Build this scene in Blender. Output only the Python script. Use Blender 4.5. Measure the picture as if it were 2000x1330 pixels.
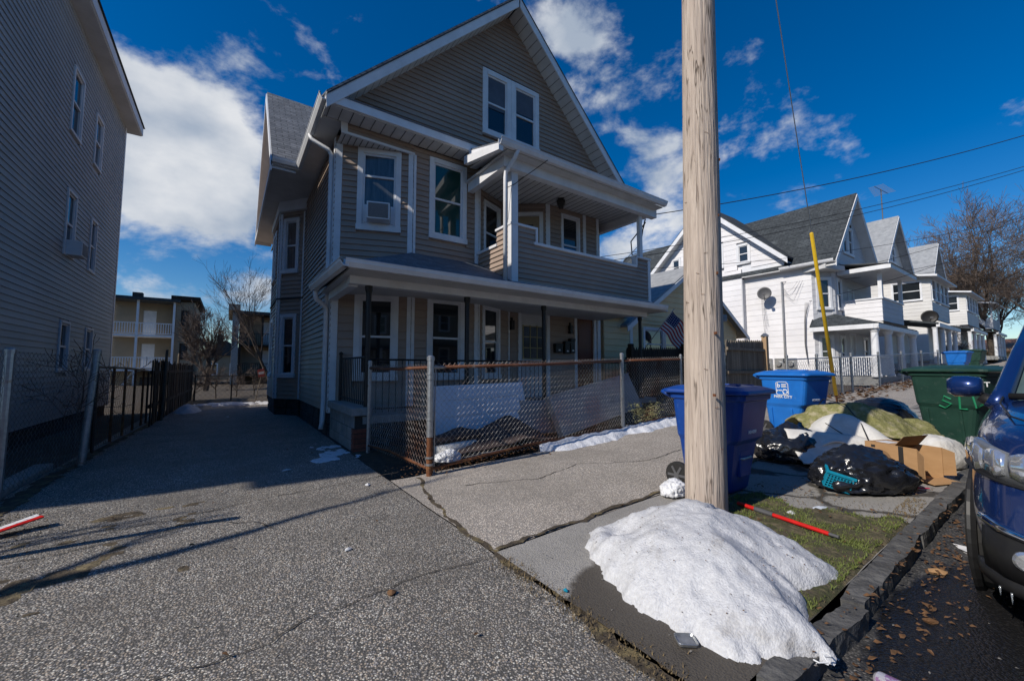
import bpy, bmesh, math, random
from mathutils import Vector, Matrix, noise
random.seed(7)
R_ = math.radians
scene = bpy.context.scene
for o in list(bpy.data.objects):
    bpy.data.objects.remove(o)
col = scene.collection

# ---------------------------------------------------------------- camera
CAM_H, FPX, PITCH, YAW = 1.27, 789.0, 4.0, 34.9
cam = bpy.data.cameras.new('camera')
cam.sensor_width = 36.0
cam.lens = FPX * 36.0 / 2000.0
cam.clip_start = 0.05
cam.clip_end = 3000
camo = bpy.data.objects.new('camera', cam)
col.objects.link(camo)
camo.location = (0, 0, CAM_H)
camo.rotation_euler = (R_(90 + PITCH), 0, R_(-YAW))
scene.camera = camo

# ---------------------------------------------------------------- sun, sky, exposure
SUN_EL, SUN_AZ = 37.0, 271.2      # azimuth clockwise from +y, where the sun stands
sv = Vector((math.sin(R_(SUN_AZ)) * math.cos(R_(SUN_EL)), math.cos(R_(SUN_AZ)) * math.cos(R_(SUN_EL)), math.sin(R_(SUN_EL))))
sl = bpy.data.lights.new('sun', 'SUN')
sl.energy = 4.4
sl.angle = R_(0.53)
sl.color = (1.0, 0.93, 0.83)
so = bpy.data.objects.new('sun', sl)
col.objects.link(so)
so.rotation_euler = (-sv).to_track_quat('-Z', 'Y').to_euler()
so.location = sv * 60

world = bpy.data.worlds.new('World')
scene.world = world
world.use_nodes = True
wn, wl = world.node_tree.nodes, world.node_tree.links
wn.clear()
def N(nt, t, **kw):
    n = nt.new(t)
    for k, v in kw.items():
        setattr(n, k, v)
    return n
out = N(wn, 'ShaderNodeOutputWorld')
bg = N(wn, 'ShaderNodeBackground')
bg.inputs[1].default_value = 0.085
sky = N(wn, 'ShaderNodeTexSky', sky_type='NISHITA', sun_disc=False)
sky.sun_elevation = R_(SUN_EL)
sky.sun_rotation = R_(SUN_AZ)
sky.air_density = 1.0
sky.dust_density = 0.25
sky.ozone_density = 3.5
hs = N(wn, 'ShaderNodeHueSaturation')
hs.inputs['Saturation'].default_value = 1.45
hs.inputs['Hue'].default_value = 0.507
hs.inputs['Value'].default_value = 1.22
wl.new(sky.outputs[0], hs.inputs['Color'])
tc = N(wn, 'ShaderNodeTexCoord')
nz = N(wn, 'ShaderNodeTexNoise')
nz.inputs['Scale'].default_value = 5.0
nz.inputs['Detail'].default_value = 9
nz.inputs['Roughness'].default_value = 0.60
nz.inputs['Distortion'].default_value = 0.12
mp = N(wn, 'ShaderNodeMapping')
mp.inputs['Scale'].default_value = (1.0, 1.0, 1.7)
mp.inputs['Location'].default_value = (3.1, 1.7, 0.4)
wl.new(tc.outputs['Generated'], mp.inputs[0])
wl.new(mp.outputs[0], nz.inputs['Vector'])
dens = nz.outputs['Fac']
def wmath(op, a, b):
    n = N(wn, 'ShaderNodeMath', operation=op)
    for i, q in enumerate((a, b)):
        if q is None: continue
        if isinstance(q, (int, float)): n.inputs[i].default_value = q
        else: wl.new(q, n.inputs[i])
    return n.outputs[0]
# cloud banks: a direction, how wide, how dense
for d, w, amt in (((-0.123, 0.884, 0.450), 0.006, 0.19), ((-0.083, 0.914, 0.396), 0.007, 0.2), ((-0.021, 0.928, 0.372), 0.005, 0.19), ((0.009, 0.944, 0.329), 0.0025, 0.15), ((-0.153, 0.861, 0.485), 0.004, 0.17), ((-0.153, 0.918, 0.366), 0.005, 0.17), ((-0.103, 0.937, 0.333), 0.004, 0.12), ((-0.056, 0.976, 0.213), 0.0012, 0.13), ((-0.148, 0.967, 0.208), 0.001, 0.11), ((-0.126, 0.961, 0.245), 0.001, 0.1), ((-0.141, 0.981, 0.134), 0.0022, 0.15), ((0.038, 0.985, 0.170), 0.002, 0.1), ((0.680, 0.536, 0.501), 0.005, 0.13), ((0.621, 0.553, 0.556), 0.003, 0.11), ((0.742, 0.513, 0.431), 0.005, 0.14), ((0.498, 0.549, 0.671), 0.004, 0.12), ((0.561, 0.537, 0.630), 0.003, 0.1), ((0.747, 0.579, 0.327), 0.004, 0.14), ((0.854, 0.343, 0.392), 0.006, 0.06), ((0.893, 0.241, 0.380), 0.004, 0.06), ((0.813, 0.508, 0.285), 0.003, 0.1)):
    dn = Vector(d).normalized()
    dp = N(wn, 'ShaderNodeVectorMath', operation='DOT_PRODUCT')
    wl.new(tc.outputs['Generated'], dp.inputs[0])
    dp.inputs[1].default_value = dn
    e = wmath('SUBTRACT', 1.0, dp.outputs['Value'])
    e = wmath('DIVIDE', e, w)
    e = wmath('MULTIPLY', e, -1.0)
    e = wmath('EXPONENT', e, None)
    e = wmath('MULTIPLY', e, amt)
    dens = wmath('ADD', dens, e)
cr = N(wn, 'ShaderNodeMapRange', interpolation_type='SMOOTHSTEP')
cr.inputs['From Min'].default_value = 0.60
cr.inputs['From Max'].default_value = 0.80
cr.inputs['To Max'].default_value = 0.95
wl.new(dens, cr.inputs[0])
mx = N(wn, 'ShaderNodeMix', data_type='RGBA')
wl.new(cr.outputs[0], mx.inputs[0])
wl.new(hs.outputs[0], mx.inputs[6])
nz2 = N(wn, 'ShaderNodeTexNoise')
nz2.inputs['Scale'].default_value = 6.0
nz2.inputs['Detail'].default_value = 6
wl.new(mp.outputs[0], nz2.inputs['Vector'])
crc = N(wn, 'ShaderNodeValToRGB')
crc.color_ramp.elements[0].position = 0.35
crc.color_ramp.elements[0].color = (4.6, 5.4, 6.6, 1)
crc.color_ramp.elements[1].position = 0.65
crc.color_ramp.elements[1].color = (9.2, 9.4, 9.7, 1)
wl.new(nz2.outputs['Fac'], crc.inputs[0])
wl.new(crc.outputs[0], mx.inputs[7])
wl.new(mx.outputs[2], bg.inputs[0])
wl.new(bg.outputs[0], out.inputs[0])

scene.view_settings.view_transform = 'Standard'
scene.view_settings.look = 'None'
scene.view_settings.exposure = 0.0
scene.view_settings.gamma = 1.0
scene.render.engine = 'CYCLES'

# ---------------------------------------------------------------- helpers
def gz(x, y=0):
    return 0.034 * max(0.0, min(x, 70.0) - 1.5)

MATS = {}
def mat(name, c1, c2=None, rough=0.7, scale=8.0, detail=5, bump=0.0, bscale=None, metal=0.0, spec=0.4, mix=(0.35, 0.65),
        stretch=(1, 1, 1), coat=0.0, c3=None, s3=2.0, m3=(0.55, 0.7), island=0.0, trans=0.0):
    """noise-mottled principled material; c3 = a second, larger stain; island = value jitter per piece"""
    if name in MATS: return MATS[name]
    m = bpy.data.materials.new(name)
    m.use_nodes = True
    nt, L = m.node_tree.nodes, m.node_tree.links
    b = nt['Principled BSDF']
    b.inputs['Roughness'].default_value = rough
    b.inputs['Metallic'].default_value = metal
    b.inputs['Specular IOR Level'].default_value = spec
    b.inputs['Coat Weight'].default_value = coat
    b.inputs['Coat Roughness'].default_value = 0.04
    b.inputs['Transmission Weight'].default_value = trans
    c2 = c2 or tuple(v * 0.8 for v in c1)
    g = N(nt, 'ShaderNodeNewGeometry')
    mpn = N(nt, 'ShaderNodeMapping')
    mpn.inputs['Scale'].default_value = stretch
    L.new(g.outputs['Position'], mpn.inputs[0])
    n = N(nt, 'ShaderNodeTexNoise')
    n.inputs['Scale'].default_value = scale
    n.inputs['Detail'].default_value = detail
    n.inputs['Roughness'].default_value = 0.62
    L.new(mpn.outputs[0], n.inputs['Vector'])
    r = N(nt, 'ShaderNodeMapRange')
    r.inputs[1].default_value, r.inputs[2].default_value = mix
    L.new(n.outputs['Fac'], r.inputs[0])
    x = N(nt, 'ShaderNodeMix', data_type='RGBA')
    x.inputs[6].default_value = (*c1, 1)
    x.inputs[7].default_value = (*c2, 1)
    L.new(r.outputs[0], x.inputs[0])
    o = x.outputs[2]
    if c3:
        n3 = N(nt, 'ShaderNodeTexNoise')
        n3.inputs['Scale'].default_value = s3
        n3.inputs['Detail'].default_value = 6
        n3.inputs['Roughness'].default_value = 0.65
        L.new(mpn.outputs[0], n3.inputs['Vector'])
        r3 = N(nt, 'ShaderNodeMapRange')
        r3.inputs[1].default_value, r3.inputs[2].default_value = m3
        L.new(n3.outputs['Fac'], r3.inputs[0])
        x3 = N(nt, 'ShaderNodeMix', data_type='RGBA')
        L.new(r3.outputs[0], x3.inputs[0])
        L.new(o, x3.inputs[6])
        x3.inputs[7].default_value = (*c3, 1)
        o = x3.outputs[2]
    if island:
        oi = N(nt, 'ShaderNodeObjectInfo')
        mr = N(nt, 'ShaderNodeMapRange')
        mr.inputs[3].default_value, mr.inputs[4].default_value = 1 - island, 1 + island
        L.new(oi.outputs['Random'], mr.inputs[0])
        h = N(nt, 'ShaderNodeHueSaturation')
        L.new(mr.outputs[0], h.inputs['Value'])
        L.new(o, h.inputs['Color'])
        o = h.outputs[0]
    L.new(o, b.inputs['Base Color'])
    if bump:
        n2 = N(nt, 'ShaderNodeTexNoise')
        n2.inputs['Scale'].default_value = bscale or scale * 3
        n2.inputs['Detail'].default_value = 6
        L.new(mpn.outputs[0], n2.inputs['Vector'])
        bp = N(nt, 'ShaderNodeBump')
        bp.inputs['Strength'].default_value = min(1.0, bump)
        bp.inputs['Distance'].default_value = 0.02
        L.new(n2.outputs['Fac'], bp.inputs['Height'])
        L.new(bp.outputs[0], b.inputs['Normal'])
    MATS[name] = m
    return m

def aggregate(name, base, stones, scale=75.0, patch=None, crack=0.0, crack_scale=0.6, contrast=1.0, rough=0.8, wet=None):
    """worn asphalt: exposed pebbles of mixed colours in a dark binder, patches and cracks"""
    m = bpy.data.materials.new(name)
    m.use_nodes = True
    nt, L = m.node_tree.nodes, m.node_tree.links
    b = nt['Principled BSDF']
    b.inputs['Roughness'].default_value = rough
    b.inputs['Specular IOR Level'].default_value = 0.3
    g = N(nt, 'ShaderNodeNewGeometry')
    v = N(nt, 'ShaderNodeTexVoronoi')
    v.inputs['Scale'].default_value = scale
    L.new(g.outputs['Position'], v.inputs['Vector'])
    sep = N(nt, 'ShaderNodeSeparateColor')
    L.new(v.outputs['Color'], sep.inputs[0])
    ramp = N(nt, 'ShaderNodeValToRGB')
    ramp.color_ramp.interpolation = 'CONSTANT'
    els = ramp.color_ramp.elements
    els[0].position, els[0].color = 0, (*stones[0], 1)
    els[1].position, els[1].color = 1.0 / len(stones), (*stones[1], 1)
    for i, c in enumerate(stones[2:]):
        e = els.new((i + 2) / len(stones))
        e.color = (*c, 1)
    L.new(sep.outputs[0], ramp.inputs[0])
    edge = N(nt, 'ShaderNodeMapRange')
    edge.inputs[1].default_value, edge.inputs[2].default_value = 0.35, 0.62
    L.new(v.outputs['Distance'], edge.inputs[0])
    x = N(nt, 'ShaderNodeMix', data_type='RGBA')
    L.new(edge.outputs[0], x.inputs[0])
    L.new(ramp.outputs[0], x.inputs[6])
    x.inputs[7].default_value = (*base, 1)
    o = x.outputs[2]
    n = N(nt, 'ShaderNodeTexNoise')
    n.inputs['Scale'].default_value = 1.3
    n.inputs['Detail'].default_value = 7
    n.inputs['Roughness'].default_value = 0.7
    L.new(g.outputs['Position'], n.inputs['Vector'])
    r = N(nt, 'ShaderNodeMapRange')
    r.inputs[1].default_value, r.inputs[2].default_value = 0.42, 0.68
    r.inputs[4].default_value = 0.62 * contrast
    L.new(n.outputs['Fac'], r.inputs[0])
    x2 = N(nt, 'ShaderNodeMix', data_type='RGBA')
    L.new(r.outputs[0], x2.inputs[0])
    L.new(o, x2.inputs[6])
    x2.inputs[7].default_value = (*(patch or base), 1)
    o = x2.outputs[2]
    if crack:
        wob = N(nt, 'ShaderNodeTexNoise')
        wob.inputs['Scale'].default_value = 2.5
        wob.inputs['Detail'].default_value = 5
        L.new(g.outputs['Position'], wob.inputs['Vector'])
        va = N(nt, 'ShaderNodeVectorMath', operation='MULTIPLY_ADD')
        L.new(wob.outputs['Color'], va.inputs[0])
        va.inputs[1].default_value = (0.5, 0.5, 0)
        L.new(g.outputs['Position'], va.inputs[2])
        cv = N(nt, 'ShaderNodeTexVoronoi', feature='DISTANCE_TO_EDGE')
        cv.inputs['Scale'].default_value = crack_scale
        L.new(va.outputs[0], cv.inputs['Vector'])
        cm = N(nt, 'ShaderNodeMapRange')
        cm.inputs[1].default_value, cm.inputs[2].default_value = 0.004 * crack, 0.012 * crack
        cm.inputs[3].default_value, cm.inputs[4].default_value = 0.85, 0.0
        L.new(cv.outputs['Distance'], cm.inputs[0])
        x3 = N(nt, 'ShaderNodeMix', data_type='RGBA')
        L.new(cm.outputs[0], x3.inputs[0])
        L.new(o, x3.inputs[6])
        x3.inputs[7].default_value = (0.022, 0.019, 0.015, 1)
        o = x3.outputs[2]
    if wet:   # dark damp patch with a ragged outline: centre, radii
        (wx, wy), (rx, ry), wc, wr = wet
        mpw = N(nt, 'ShaderNodeMapping')
        mpw.inputs['Location'].default_value = (-wx / rx, -wy / ry, 0)
        mpw.inputs['Scale'].default_value = (1 / rx, 1 / ry, 0)
        L.new(g.outputs['Position'], mpw.inputs[0])
        ln = N(nt, 'ShaderNodeVectorMath', operation='LENGTH')
        L.new(mpw.outputs[0], ln.inputs[0])
        nw = N(nt, 'ShaderNodeTexNoise')
        nw.inputs['Scale'].default_value = 4.0
        nw.inputs['Detail'].default_value = 5
        L.new(g.outputs['Position'], nw.inputs['Vector'])
        ad = N(nt, 'ShaderNodeMath', operation='MULTIPLY_ADD')
        L.new(nw.outputs['Fac'], ad.inputs[0])
        ad.inputs[1].default_value = 0.5
        L.new(ln.outputs['Value'], ad.inputs[2])
        mw = N(nt, 'ShaderNodeMapRange')
        mw.inputs[1].default_value, mw.inputs[2].default_value = 1.2, 1.28
        mw.inputs[3].default_value, mw.inputs[4].default_value = 0.88, 0.0
        L.new(ad.outputs[0], mw.inputs[0])
        x4 = N(nt, 'ShaderNodeMix', data_type='RGBA')
        L.new(mw.outputs[0], x4.inputs[0])
        L.new(o, x4.inputs[6])
        x4.inputs[7].default_value = (*wc, 1)
        o = x4.outputs[2]
        rr = N(nt, 'ShaderNodeMapRange')
        rr.inputs[3].default_value, rr.inputs[4].default_value = rough, wr
        L.new(mw.outputs[0], rr.inputs[0])
        L.new(rr.outputs[0], b.inputs['Roughness'])
    L.new(o, b.inputs['Base Color'])
    bp = N(nt, 'ShaderNodeBump')
    bp.inputs['Strength'].default_value = 0.7
    bp.inputs['Distance'].default_value = 0.006
    inv = N(nt, 'ShaderNodeMath', operation='SUBTRACT')
    inv.inputs[0].default_value = 1.0
    L.new(v.outputs['Distance'], inv.inputs[1])
    L.new(inv.outputs[0], bp.inputs['Height'])
    L.new(bp.outputs[0], b.inputs['Normal'])
    MATS[name] = m
    return m

BASE = {}
def link(o, parent=None):
    col.objects.link(o)
    if parent is not None:
        o.parent = parent
    return o
def thing(name, label, cat, loc=(0, 0, 0), rotz=0.0, group=None, wb=None):
    """an Empty at the thing's base; wb = the point its parts' coordinates are measured from"""
    o = bpy.data.objects.new(name, None)
    o.empty_display_size = 0.2
    o.location = loc
    o.rotation_euler = (0, 0, rotz)
    link(o)
    tag(o, label, cat, group)
    BASE[o] = Vector(wb if wb is not None else (0, 0, 0))
    return o
def house_root(name, label, cat, loc, group=None):
    return thing(name, label, cat, loc, 0, group, wb=loc)
def tag(o, label=None, cat=None, group=None, kind=None):
    if label: o['label'] = label
    if cat: o['category'] = cat
    if group: o['group'] = group
    if kind: o['kind'] = kind
    return o

class MB:
    def __init__(s):
        s.v, s.f = [], []
    def add(s, vs, fs):
        k = len(s.v)
        s.v += [Vector(q) for q in vs]
        s.f += [tuple(i + k for i in q) for q in fs]
        return s
    def box(s, x0, x1, y0, y1, z0, z1):
        return s.add([(x, y, z) for z in (z0, z1) for y in (y0, y1) for x in (x0, x1)],
                     [(0, 2, 3, 1), (4, 5, 7, 6), (0, 1, 5, 4), (2, 6, 7, 3), (0, 4, 6, 2), (1, 3, 7, 5)])
    def obox(s, o, ex, ey, ez, a, b, c):
        """box spanned along ex (a0..a1), ey (b0..b1), ez (c0..c1) from o"""
        o, ex, ey, ez = Vector(o), Vector(ex), Vector(ey), Vector(ez)
        vs = [o + ex * i + ey * j + ez * k for k in c for j in b for i in a]
        return s.add(vs, [(0, 2, 3, 1), (4, 5, 7, 6), (0, 1, 5, 4), (2, 6, 7, 3), (0, 4, 6, 2), (1, 3, 7, 5)])
    def prism(s, pts, d):
        """polygon pts (3D) extruded by vector d"""
        n = len(pts)
        d = Vector(d)
        p = [Vector(q) for q in pts]
        return s.add(p + [q + d for q in p], [tuple(range(n))[::-1], tuple(range(n, 2 * n))] + [(i, (i + 1) % n, n + (i + 1) % n, n + i) for i in range(n)])
    def tube(s, pts, r, n=6, cap=True):
        pts = [Vector(p) for p in pts]
        rs = r if isinstance(r, (list, tuple)) else [r] * len(pts)
        k = len(s.v)
        up = None
        for i, p in enumerate(pts):
            t = (pts[min(i + 1, len(pts) - 1)] - pts[max(i - 1, 0)])
            if t.length < 1e-9: t = Vector((0, 0, 1))
            t.normalize()
            if up is None:
                up = Vector((0, 0, 1)) if abs(t.z) < 0.9 else Vector((1, 0, 0))
            a = t.cross(up)
            if a.length < 1e-6: a = t.orthogonal()
            a.normalize()
            b = a.cross(t)
            b.normalize()
            up = b
            for j in range(n):
                w = 2 * math.pi * j / n
                s.v.append(p + (a * math.cos(w) + b * math.sin(w)) * rs[i])
        for i in range(len(pts) - 1):
            for j in range(n):
                j2 = (j + 1) % n
                s.f.append((k + i * n + j, k + i * n + j2, k + (i + 1) * n + j2, k + (i + 1) * n + j))
        if cap:
            s.f.append(tuple(k + j for j in range(n))[::-1])
            s.f.append(tuple(k + (len(pts) - 1) * n + j for j in range(n)))
        return s
    def lathe(s, c, prof, n=16, ax='z'):
        k = len(s.v)
        c = Vector(c)
        for r, h in prof:
            for j in range(n):
                w = 2 * math.pi * j / n
                q = (r * math.cos(w), r * math.sin(w), h) if ax == 'z' else ((r * math.cos(w), h, r * math.sin(w)) if ax == 'y' else (h, r * math.cos(w), r * math.sin(w)))
                s.v.append(c + Vector(q))
        for i in range(len(prof) - 1):
            for j in range(n):
                j2 = (j + 1) % n
                s.f.append((k + i * n + j, k + i * n + j2, k + (i + 1) * n + j2, k + (i + 1) * n + j))
        s.f.append(tuple(k + j for j in range(n))[::-1])
        s.f.append(tuple(k + (len(prof) - 1) * n + j for j in range(n)))
        return s
    def build(s, name, m, parent=None, smooth=False, bevel=0.0, fix=True):
        off = Vector((0, 0, 0))
        p = parent
        while p is not None:
            if p in BASE: off = BASE[p]
            p = p.parent
        me = bpy.data.meshes.new(name)
        me.from_pydata([tuple(q - off) for q in s.v], [], s.f)
        if fix:
            bm = bmesh.new()
            bm.from_mesh(me)
            bmesh.ops.recalc_face_normals(bm, faces=bm.faces)
            bm.to_mesh(me)
            bm.free()
        if m is not None:
            me.materials.append(m)
        if smooth:
            for q in me.polygons: q.use_smooth = True
        o = bpy.data.objects.new(name, me)
        link(o, parent)
        if bevel:
            bv = o.modifiers.new('bevel', 'BEVEL')
            bv.width = bevel
            bv.segments = 2
            bv.limit_method = 'ANGLE'
        return o

def copy_tree(o, parent=None):
    c = o.copy()
    link(c, parent)
    for ch in o.children:
        copy_tree(ch, c)
    return c

# ---- walls: a frame is (origin 2D, direction 2D, outward normal 2D)
class Wall:
    def __init__(s, a, b, root):
        s.a = Vector((a[0], a[1], 0))
        d = Vector((b[0] - a[0], b[1] - a[1], 0))
        s.L = d.length
        s.e = d.normalized()
        s.n = Vector((s.e.y, -s.e.x, 0))       # outward is to the right of a->b
        s.root = root
    def p(s, l, o, z):
        return s.a + s.e * l + s.n * o + Vector((0, 0, z))
    def box(s, mb, l0, l1, o0, o1, z0, z1):
        return mb.obox(s.a, s.e, s.n, (0, 0, 1), (l0, l1), (o0, o1), (z0, z1))

def siding(w, z0, z1, ex, m, openings=(), lim=None, proud=0.026, parts=True, name='siding_board', back=True, bm_=None):
    """clapboard wall: a backing sheet with openings and one wedge board per course.
    lim(z) -> (l0, l1) for gables"""
    lim = lim or (lambda z: (0.0, w.L))
    wl_ = None
    b = MB()
    zs = sorted({z0, z1, *[o[2] for o in openings if z0 < o[2] < z1], *[o[3] for o in openings if z0 < o[3] < z1]})
    if lim(z0) != lim(z1):
        pts = [w.p(lim(z0)[0], -0.07, z0), w.p(lim(z0)[1], -0.07, z0), w.p(lim(z1)[1], -0.07, z1), w.p(lim(z1)[0], -0.07, z1)]
        b.prism(pts, -w.n * 0.08)
    else:
        for za, zb in zip(zs, zs[1:]):
            cuts = sorted([(o[0], o[1]) for o in openings if o[2] < zb - 1e-4 and o[3] > za + 1e-4])
            l = 0
            for c0, c1 in cuts + [(w.L, w.L)]:
                if c0 - l > 0.005:
                    w.box(b, l, c0, -0.1, -0.02, za, zb)
                l = c1
    wall = b.build('wall', bm_ or m, w.root)
    acc = MB()
    z = z0
    while z < z1 - 0.02:
        zt = min(z + ex, z1)
        la, lb = lim(z)
        ta, tb = lim(zt)
        mbd = MB()
        cuts = sorted([(o[0], o[1], o[2], o[3]) for o in openings if o[2] < zt - 0.01 and o[3] > z + 0.01])
        segs, l = [], la
        for c in cuts + [(lb, lb, 0, 0)]:
            if c[0] - l > 0.01: segs.append((l, c[0]))
            l = max(l, c[1])
        for i, (p0, p1) in enumerate(segs):
            q0 = ta if i == 0 and abs(p0 - la) < 1e-6 else p0
            q1 = tb if abs(p1 - lb) < 1e-6 else p1
            if q1 < q0: q0 = q1 = (q0 + q1) / 2
            vs = [w.p(p0, -0.02, z), w.p(p1, -0.02, z), w.p(p1, proud, z), w.p(p0, proud, z),
                  w.p(p1, proud * 0.9, z + 0.012), w.p(p0, proud * 0.9, z + 0.012),
                  w.p(q0, -0.001, zt), w.p(q1, -0.001, zt), w.p(q0, -0.02, zt), w.p(q1, -0.02, zt)]
            if parts and mbd.v:
                mbd.build(name, m, wall); mbd = MB()
            mbd.add(vs, [(0, 1, 2, 3), (3, 2, 4, 5), (5, 4, 7, 6), (6, 7, 9, 8), (8, 9, 1, 0), (0, 3, 5, 6, 8), (1, 9, 7, 4, 2)])
        if mbd.v:
            if parts: mbd.build(name, m, wall)
            else: acc.add(mbd.v, mbd.f)
        z = zt
    if not parts and acc.v:
        o = acc.build(name + 's', m, wall)
        o['kind'] = 'stuff'
    return wall

def window(w, l0, l1, z0, z1, trim=0.1, glass=None, tmat=None, sash=True, sill=True, mid=None, depth=0.05, blind=None, bars=0):
    """double-hung window: casing (part) with sill, sashes and panes (sub-parts)"""
    glass = glass or MATS['glass']
    tmat = tmat or MATS['trim_white']
    f = MB()
    o1 = 0.035
    w.box(f, l0, l0 + trim, -0.03, o1, z0, z1)
    w.box(f, l1 - trim, l1, -0.03, o1, z0, z1)
    w.box(f, l0 + trim, l1 - trim, -0.03, o1 + 0.004, z1 - trim, z1)
    w.box(f, l0 - 0.01, l1 + 0.01, -0.03, o1 + (0.03 if sill else 0.003), z0 - 0.001, z0 + trim * 1.05)
    win = f.build('window', tmat, w.root, bevel=0.006)
    a0, a1, b0, b1 = l0 + trim, l1 - trim, z0 + trim * 1.05, z1 - trim
    mid = mid or (b0 + b1) / 2
    t = 0.035
    s = MB()
    w.box(s, a0, a0 + t, -0.06, 0.006, b0, b1)
    w.box(s, a1 - t, a1, -0.06, 0.006, b0, b1)
    w.box(s, a0 + t, a1 - t, -0.06, 0.004, b1 - t, b1)
    w.box(s, a0 + t, a1 - t, -0.06, 0.008, mid - t * .6, mid + t * .6)
    w.box(s, a0 + t, a1 - t, -0.06, 0.002, b0, b0 + t * 1.2)
    s.build('sash', tmat, win)
    for za, zb, off in ((b0 + t * 1.2, mid - t * .6, -0.028), (mid + t * .6, b1 - t, -0.016)):
        g = MB()
        w.box(g, a0 + t, a1 - t, off - 0.008, off, za, zb)
        g.build('pane', glass, win)
    if blind:
        g = MB()
        w.box(g, a0 + t, a1 - t, -0.0155, -0.012, b1 - t - (b1 - b0) * blind, b1 - t)
        g.build('blind', MATS['blind'], win)
    return win

def wbox(w, name, m, l0, l1, o0, o1, z0, z1, bevel=0.0, parent=None):
    b = MB()
    w.box(b, l0, l1, o0, o1, z0, z1)
    return b.build(name, m, parent or w.root, bevel=bevel)

def sag(a, b, s=0.3, n=14):
    a, b = Vector(a), Vector(b)
    return [a.lerp(b, i / n) - Vector((0, 0, s * 4 * (i / n) * (1 - i / n))) for i in range(n + 1)]

def sheet(name, m, xs, ys, zf, kind='structure', smooth=True):
    b = MB()
    b.add([(x, y, zf(x, y)) for y in ys for x in xs], [])
    nx = len(xs)
    b.f = [(j * nx + i, j * nx + i + 1, (j + 1) * nx + i + 1, (j + 1) * nx + i) for j in range(len(ys) - 1) for i in range(nx - 1)]
    o = b.build(name, m, None, smooth=smooth, fix=False)
    if kind: o['kind'] = kind
    return o
def lin(a, b, n):
    return [a + (b - a) * i / n for i in range(n + 1)]
def fbm(x, y, z=0.0, o=4):
    return noise.fractal(Vector((x, y, z)), 0.9, 2.1, o)

# ---------------------------------------------------------------- materials
def shingles(name, c1, c2, step, ax, tab):
    """asphalt shingle courses: butt lines every step metres of height, staggered tabs along axis ax"""
    m = mat(name, c1, c2, rough=.92, scale=7, bump=.0, c3=tuple(v * 1.35 for v in c1), s3=1.3)
    nt, L = m.node_tree.nodes, m.node_tree.links
    b = nt['Principled BSDF']
    src = b.inputs['Base Color'].links[0].from_socket
    g = N(nt, 'ShaderNodeNewGeometry'); sp = N(nt, 'ShaderNodeSeparateXYZ'); L.new(g.outputs['Position'], sp.inputs[0])
    cb = N(nt, 'ShaderNodeCombineXYZ')
    L.new(sp.outputs[ax], cb.inputs[0]); L.new(sp.outputs[2], cb.inputs[1])
    br = N(nt, 'ShaderNodeTexBrick')
    br.inputs['Scale'].default_value = 1.0
    br.inputs['Brick Width'].default_value = tab
    br.inputs['Row Height'].default_value = step
    br.inputs['Mortar Size'].default_value = step * .10
    br.inputs['Mortar Smooth'].default_value = .3
    br.inputs['Color1'].default_value = (1.12, 1.12, 1.12, 1); br.inputs['Color2'].default_value = (.78, .79, .8, 1); br.inputs['Mortar'].default_value = (.38, .38, .39, 1)
    L.new(cb.outputs[0], br.inputs['Vector'])
    mu = N(nt, 'ShaderNodeMix', data_type='RGBA', blend_type='MULTIPLY'); mu.inputs[0].default_value = 1
    L.new(src, mu.inputs[6]); L.new(br.outputs['Color'], mu.inputs[7]); L.new(mu.outputs[2], b.inputs['Base Color'])
    bp = N(nt, 'ShaderNodeBump'); bp.inputs['Strength'].default_value = .6; bp.inputs['Distance'].default_value = .01; bp.invert = True
    L.new(br.outputs['Fac'], bp.inputs['Height']); L.new(bp.outputs[0], b.inputs['Normal'])
    return m
mat('trim_white', (.74, .75, .77), (.64, .65, .67), rough=.55, scale=3, c3=(.50, .48, .45), s3=1.6, m3=(.6, .85))
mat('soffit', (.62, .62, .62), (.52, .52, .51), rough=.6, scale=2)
mat('taupe_siding', (.365, .280, .225), (.325, .25, .20), rough=.55, scale=1.2, island=.05, c3=(.285, .212, .165), s3=.8, m3=(.55, .8))
mat('left_siding', (.42, .425, .43), (.36, .365, .37), rough=.55, scale=.7, island=.05, c3=(.35, .345, .34), s3=.5, m3=(.55, .8))
mat('white_siding', (.76, .75, .76), (.68, .67, .68), rough=.7, scale=1.0, island=.03, c3=(.5, .48, .47), s3=.4, m3=(.55, .8))
mat('grey_and_shade_siding', (.55, .56, .58), (.5, .5, .52), rough=.7, scale=1.0, island=.03)  # own grey of far houses; shade put into the white house's colour
mat('yellow_siding', (.76, .58, .34), (.67, .51, .29), rough=.7, scale=1.2, island=.04)
mat('tan_siding', (.31, .25, .175), (.26, .21, .145), rough=.75, scale=1.0)
mat('glass', (.012, .016, .02), (.02, .024, .028), rough=.03, spec=.9, scale=2)
mat('glass_curtain', (.09, .10, .11), (.05, .055, .06), rough=.06, spec=.8, scale=6, stretch=(3, 3, .3))
mat('glass_green', (.012, .05, .045), (.02, .06, .05), rough=.03, spec=.9, scale=3)
mat('glass_blue', (.05, .16, .33), (.05, .14, .28), rough=.15, spec=.6, scale=3)
mat('blind', (.10, .11, .135), (.075, .08, .10), rough=.5, scale=3)
mat('shingle_grey', (.16, .175, .195), (.085, .095, .11), rough=.9, scale=9, bump=.6, bscale=30, c3=(.22, .23, .24), s3=1.2, stretch=(1, 1, 3))
mat('shingle_dark', (.055, .065, .07), (.028, .034, .038), rough=.9, scale=5, bump=.6, bscale=25, stretch=(1, 1, 2))
mat('shingle_light', (.33, .34, .35), (.24, .25, .26), rough=.9, scale=4, bump=.5, bscale=20)
shingles('shingle_main', (.16, .175, .195), (.10, .11, .125), .098, 1, .3)
shingles('shingle_cross', (.19, .20, .215), (.12, .13, .145), .10, 0, .3)
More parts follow.
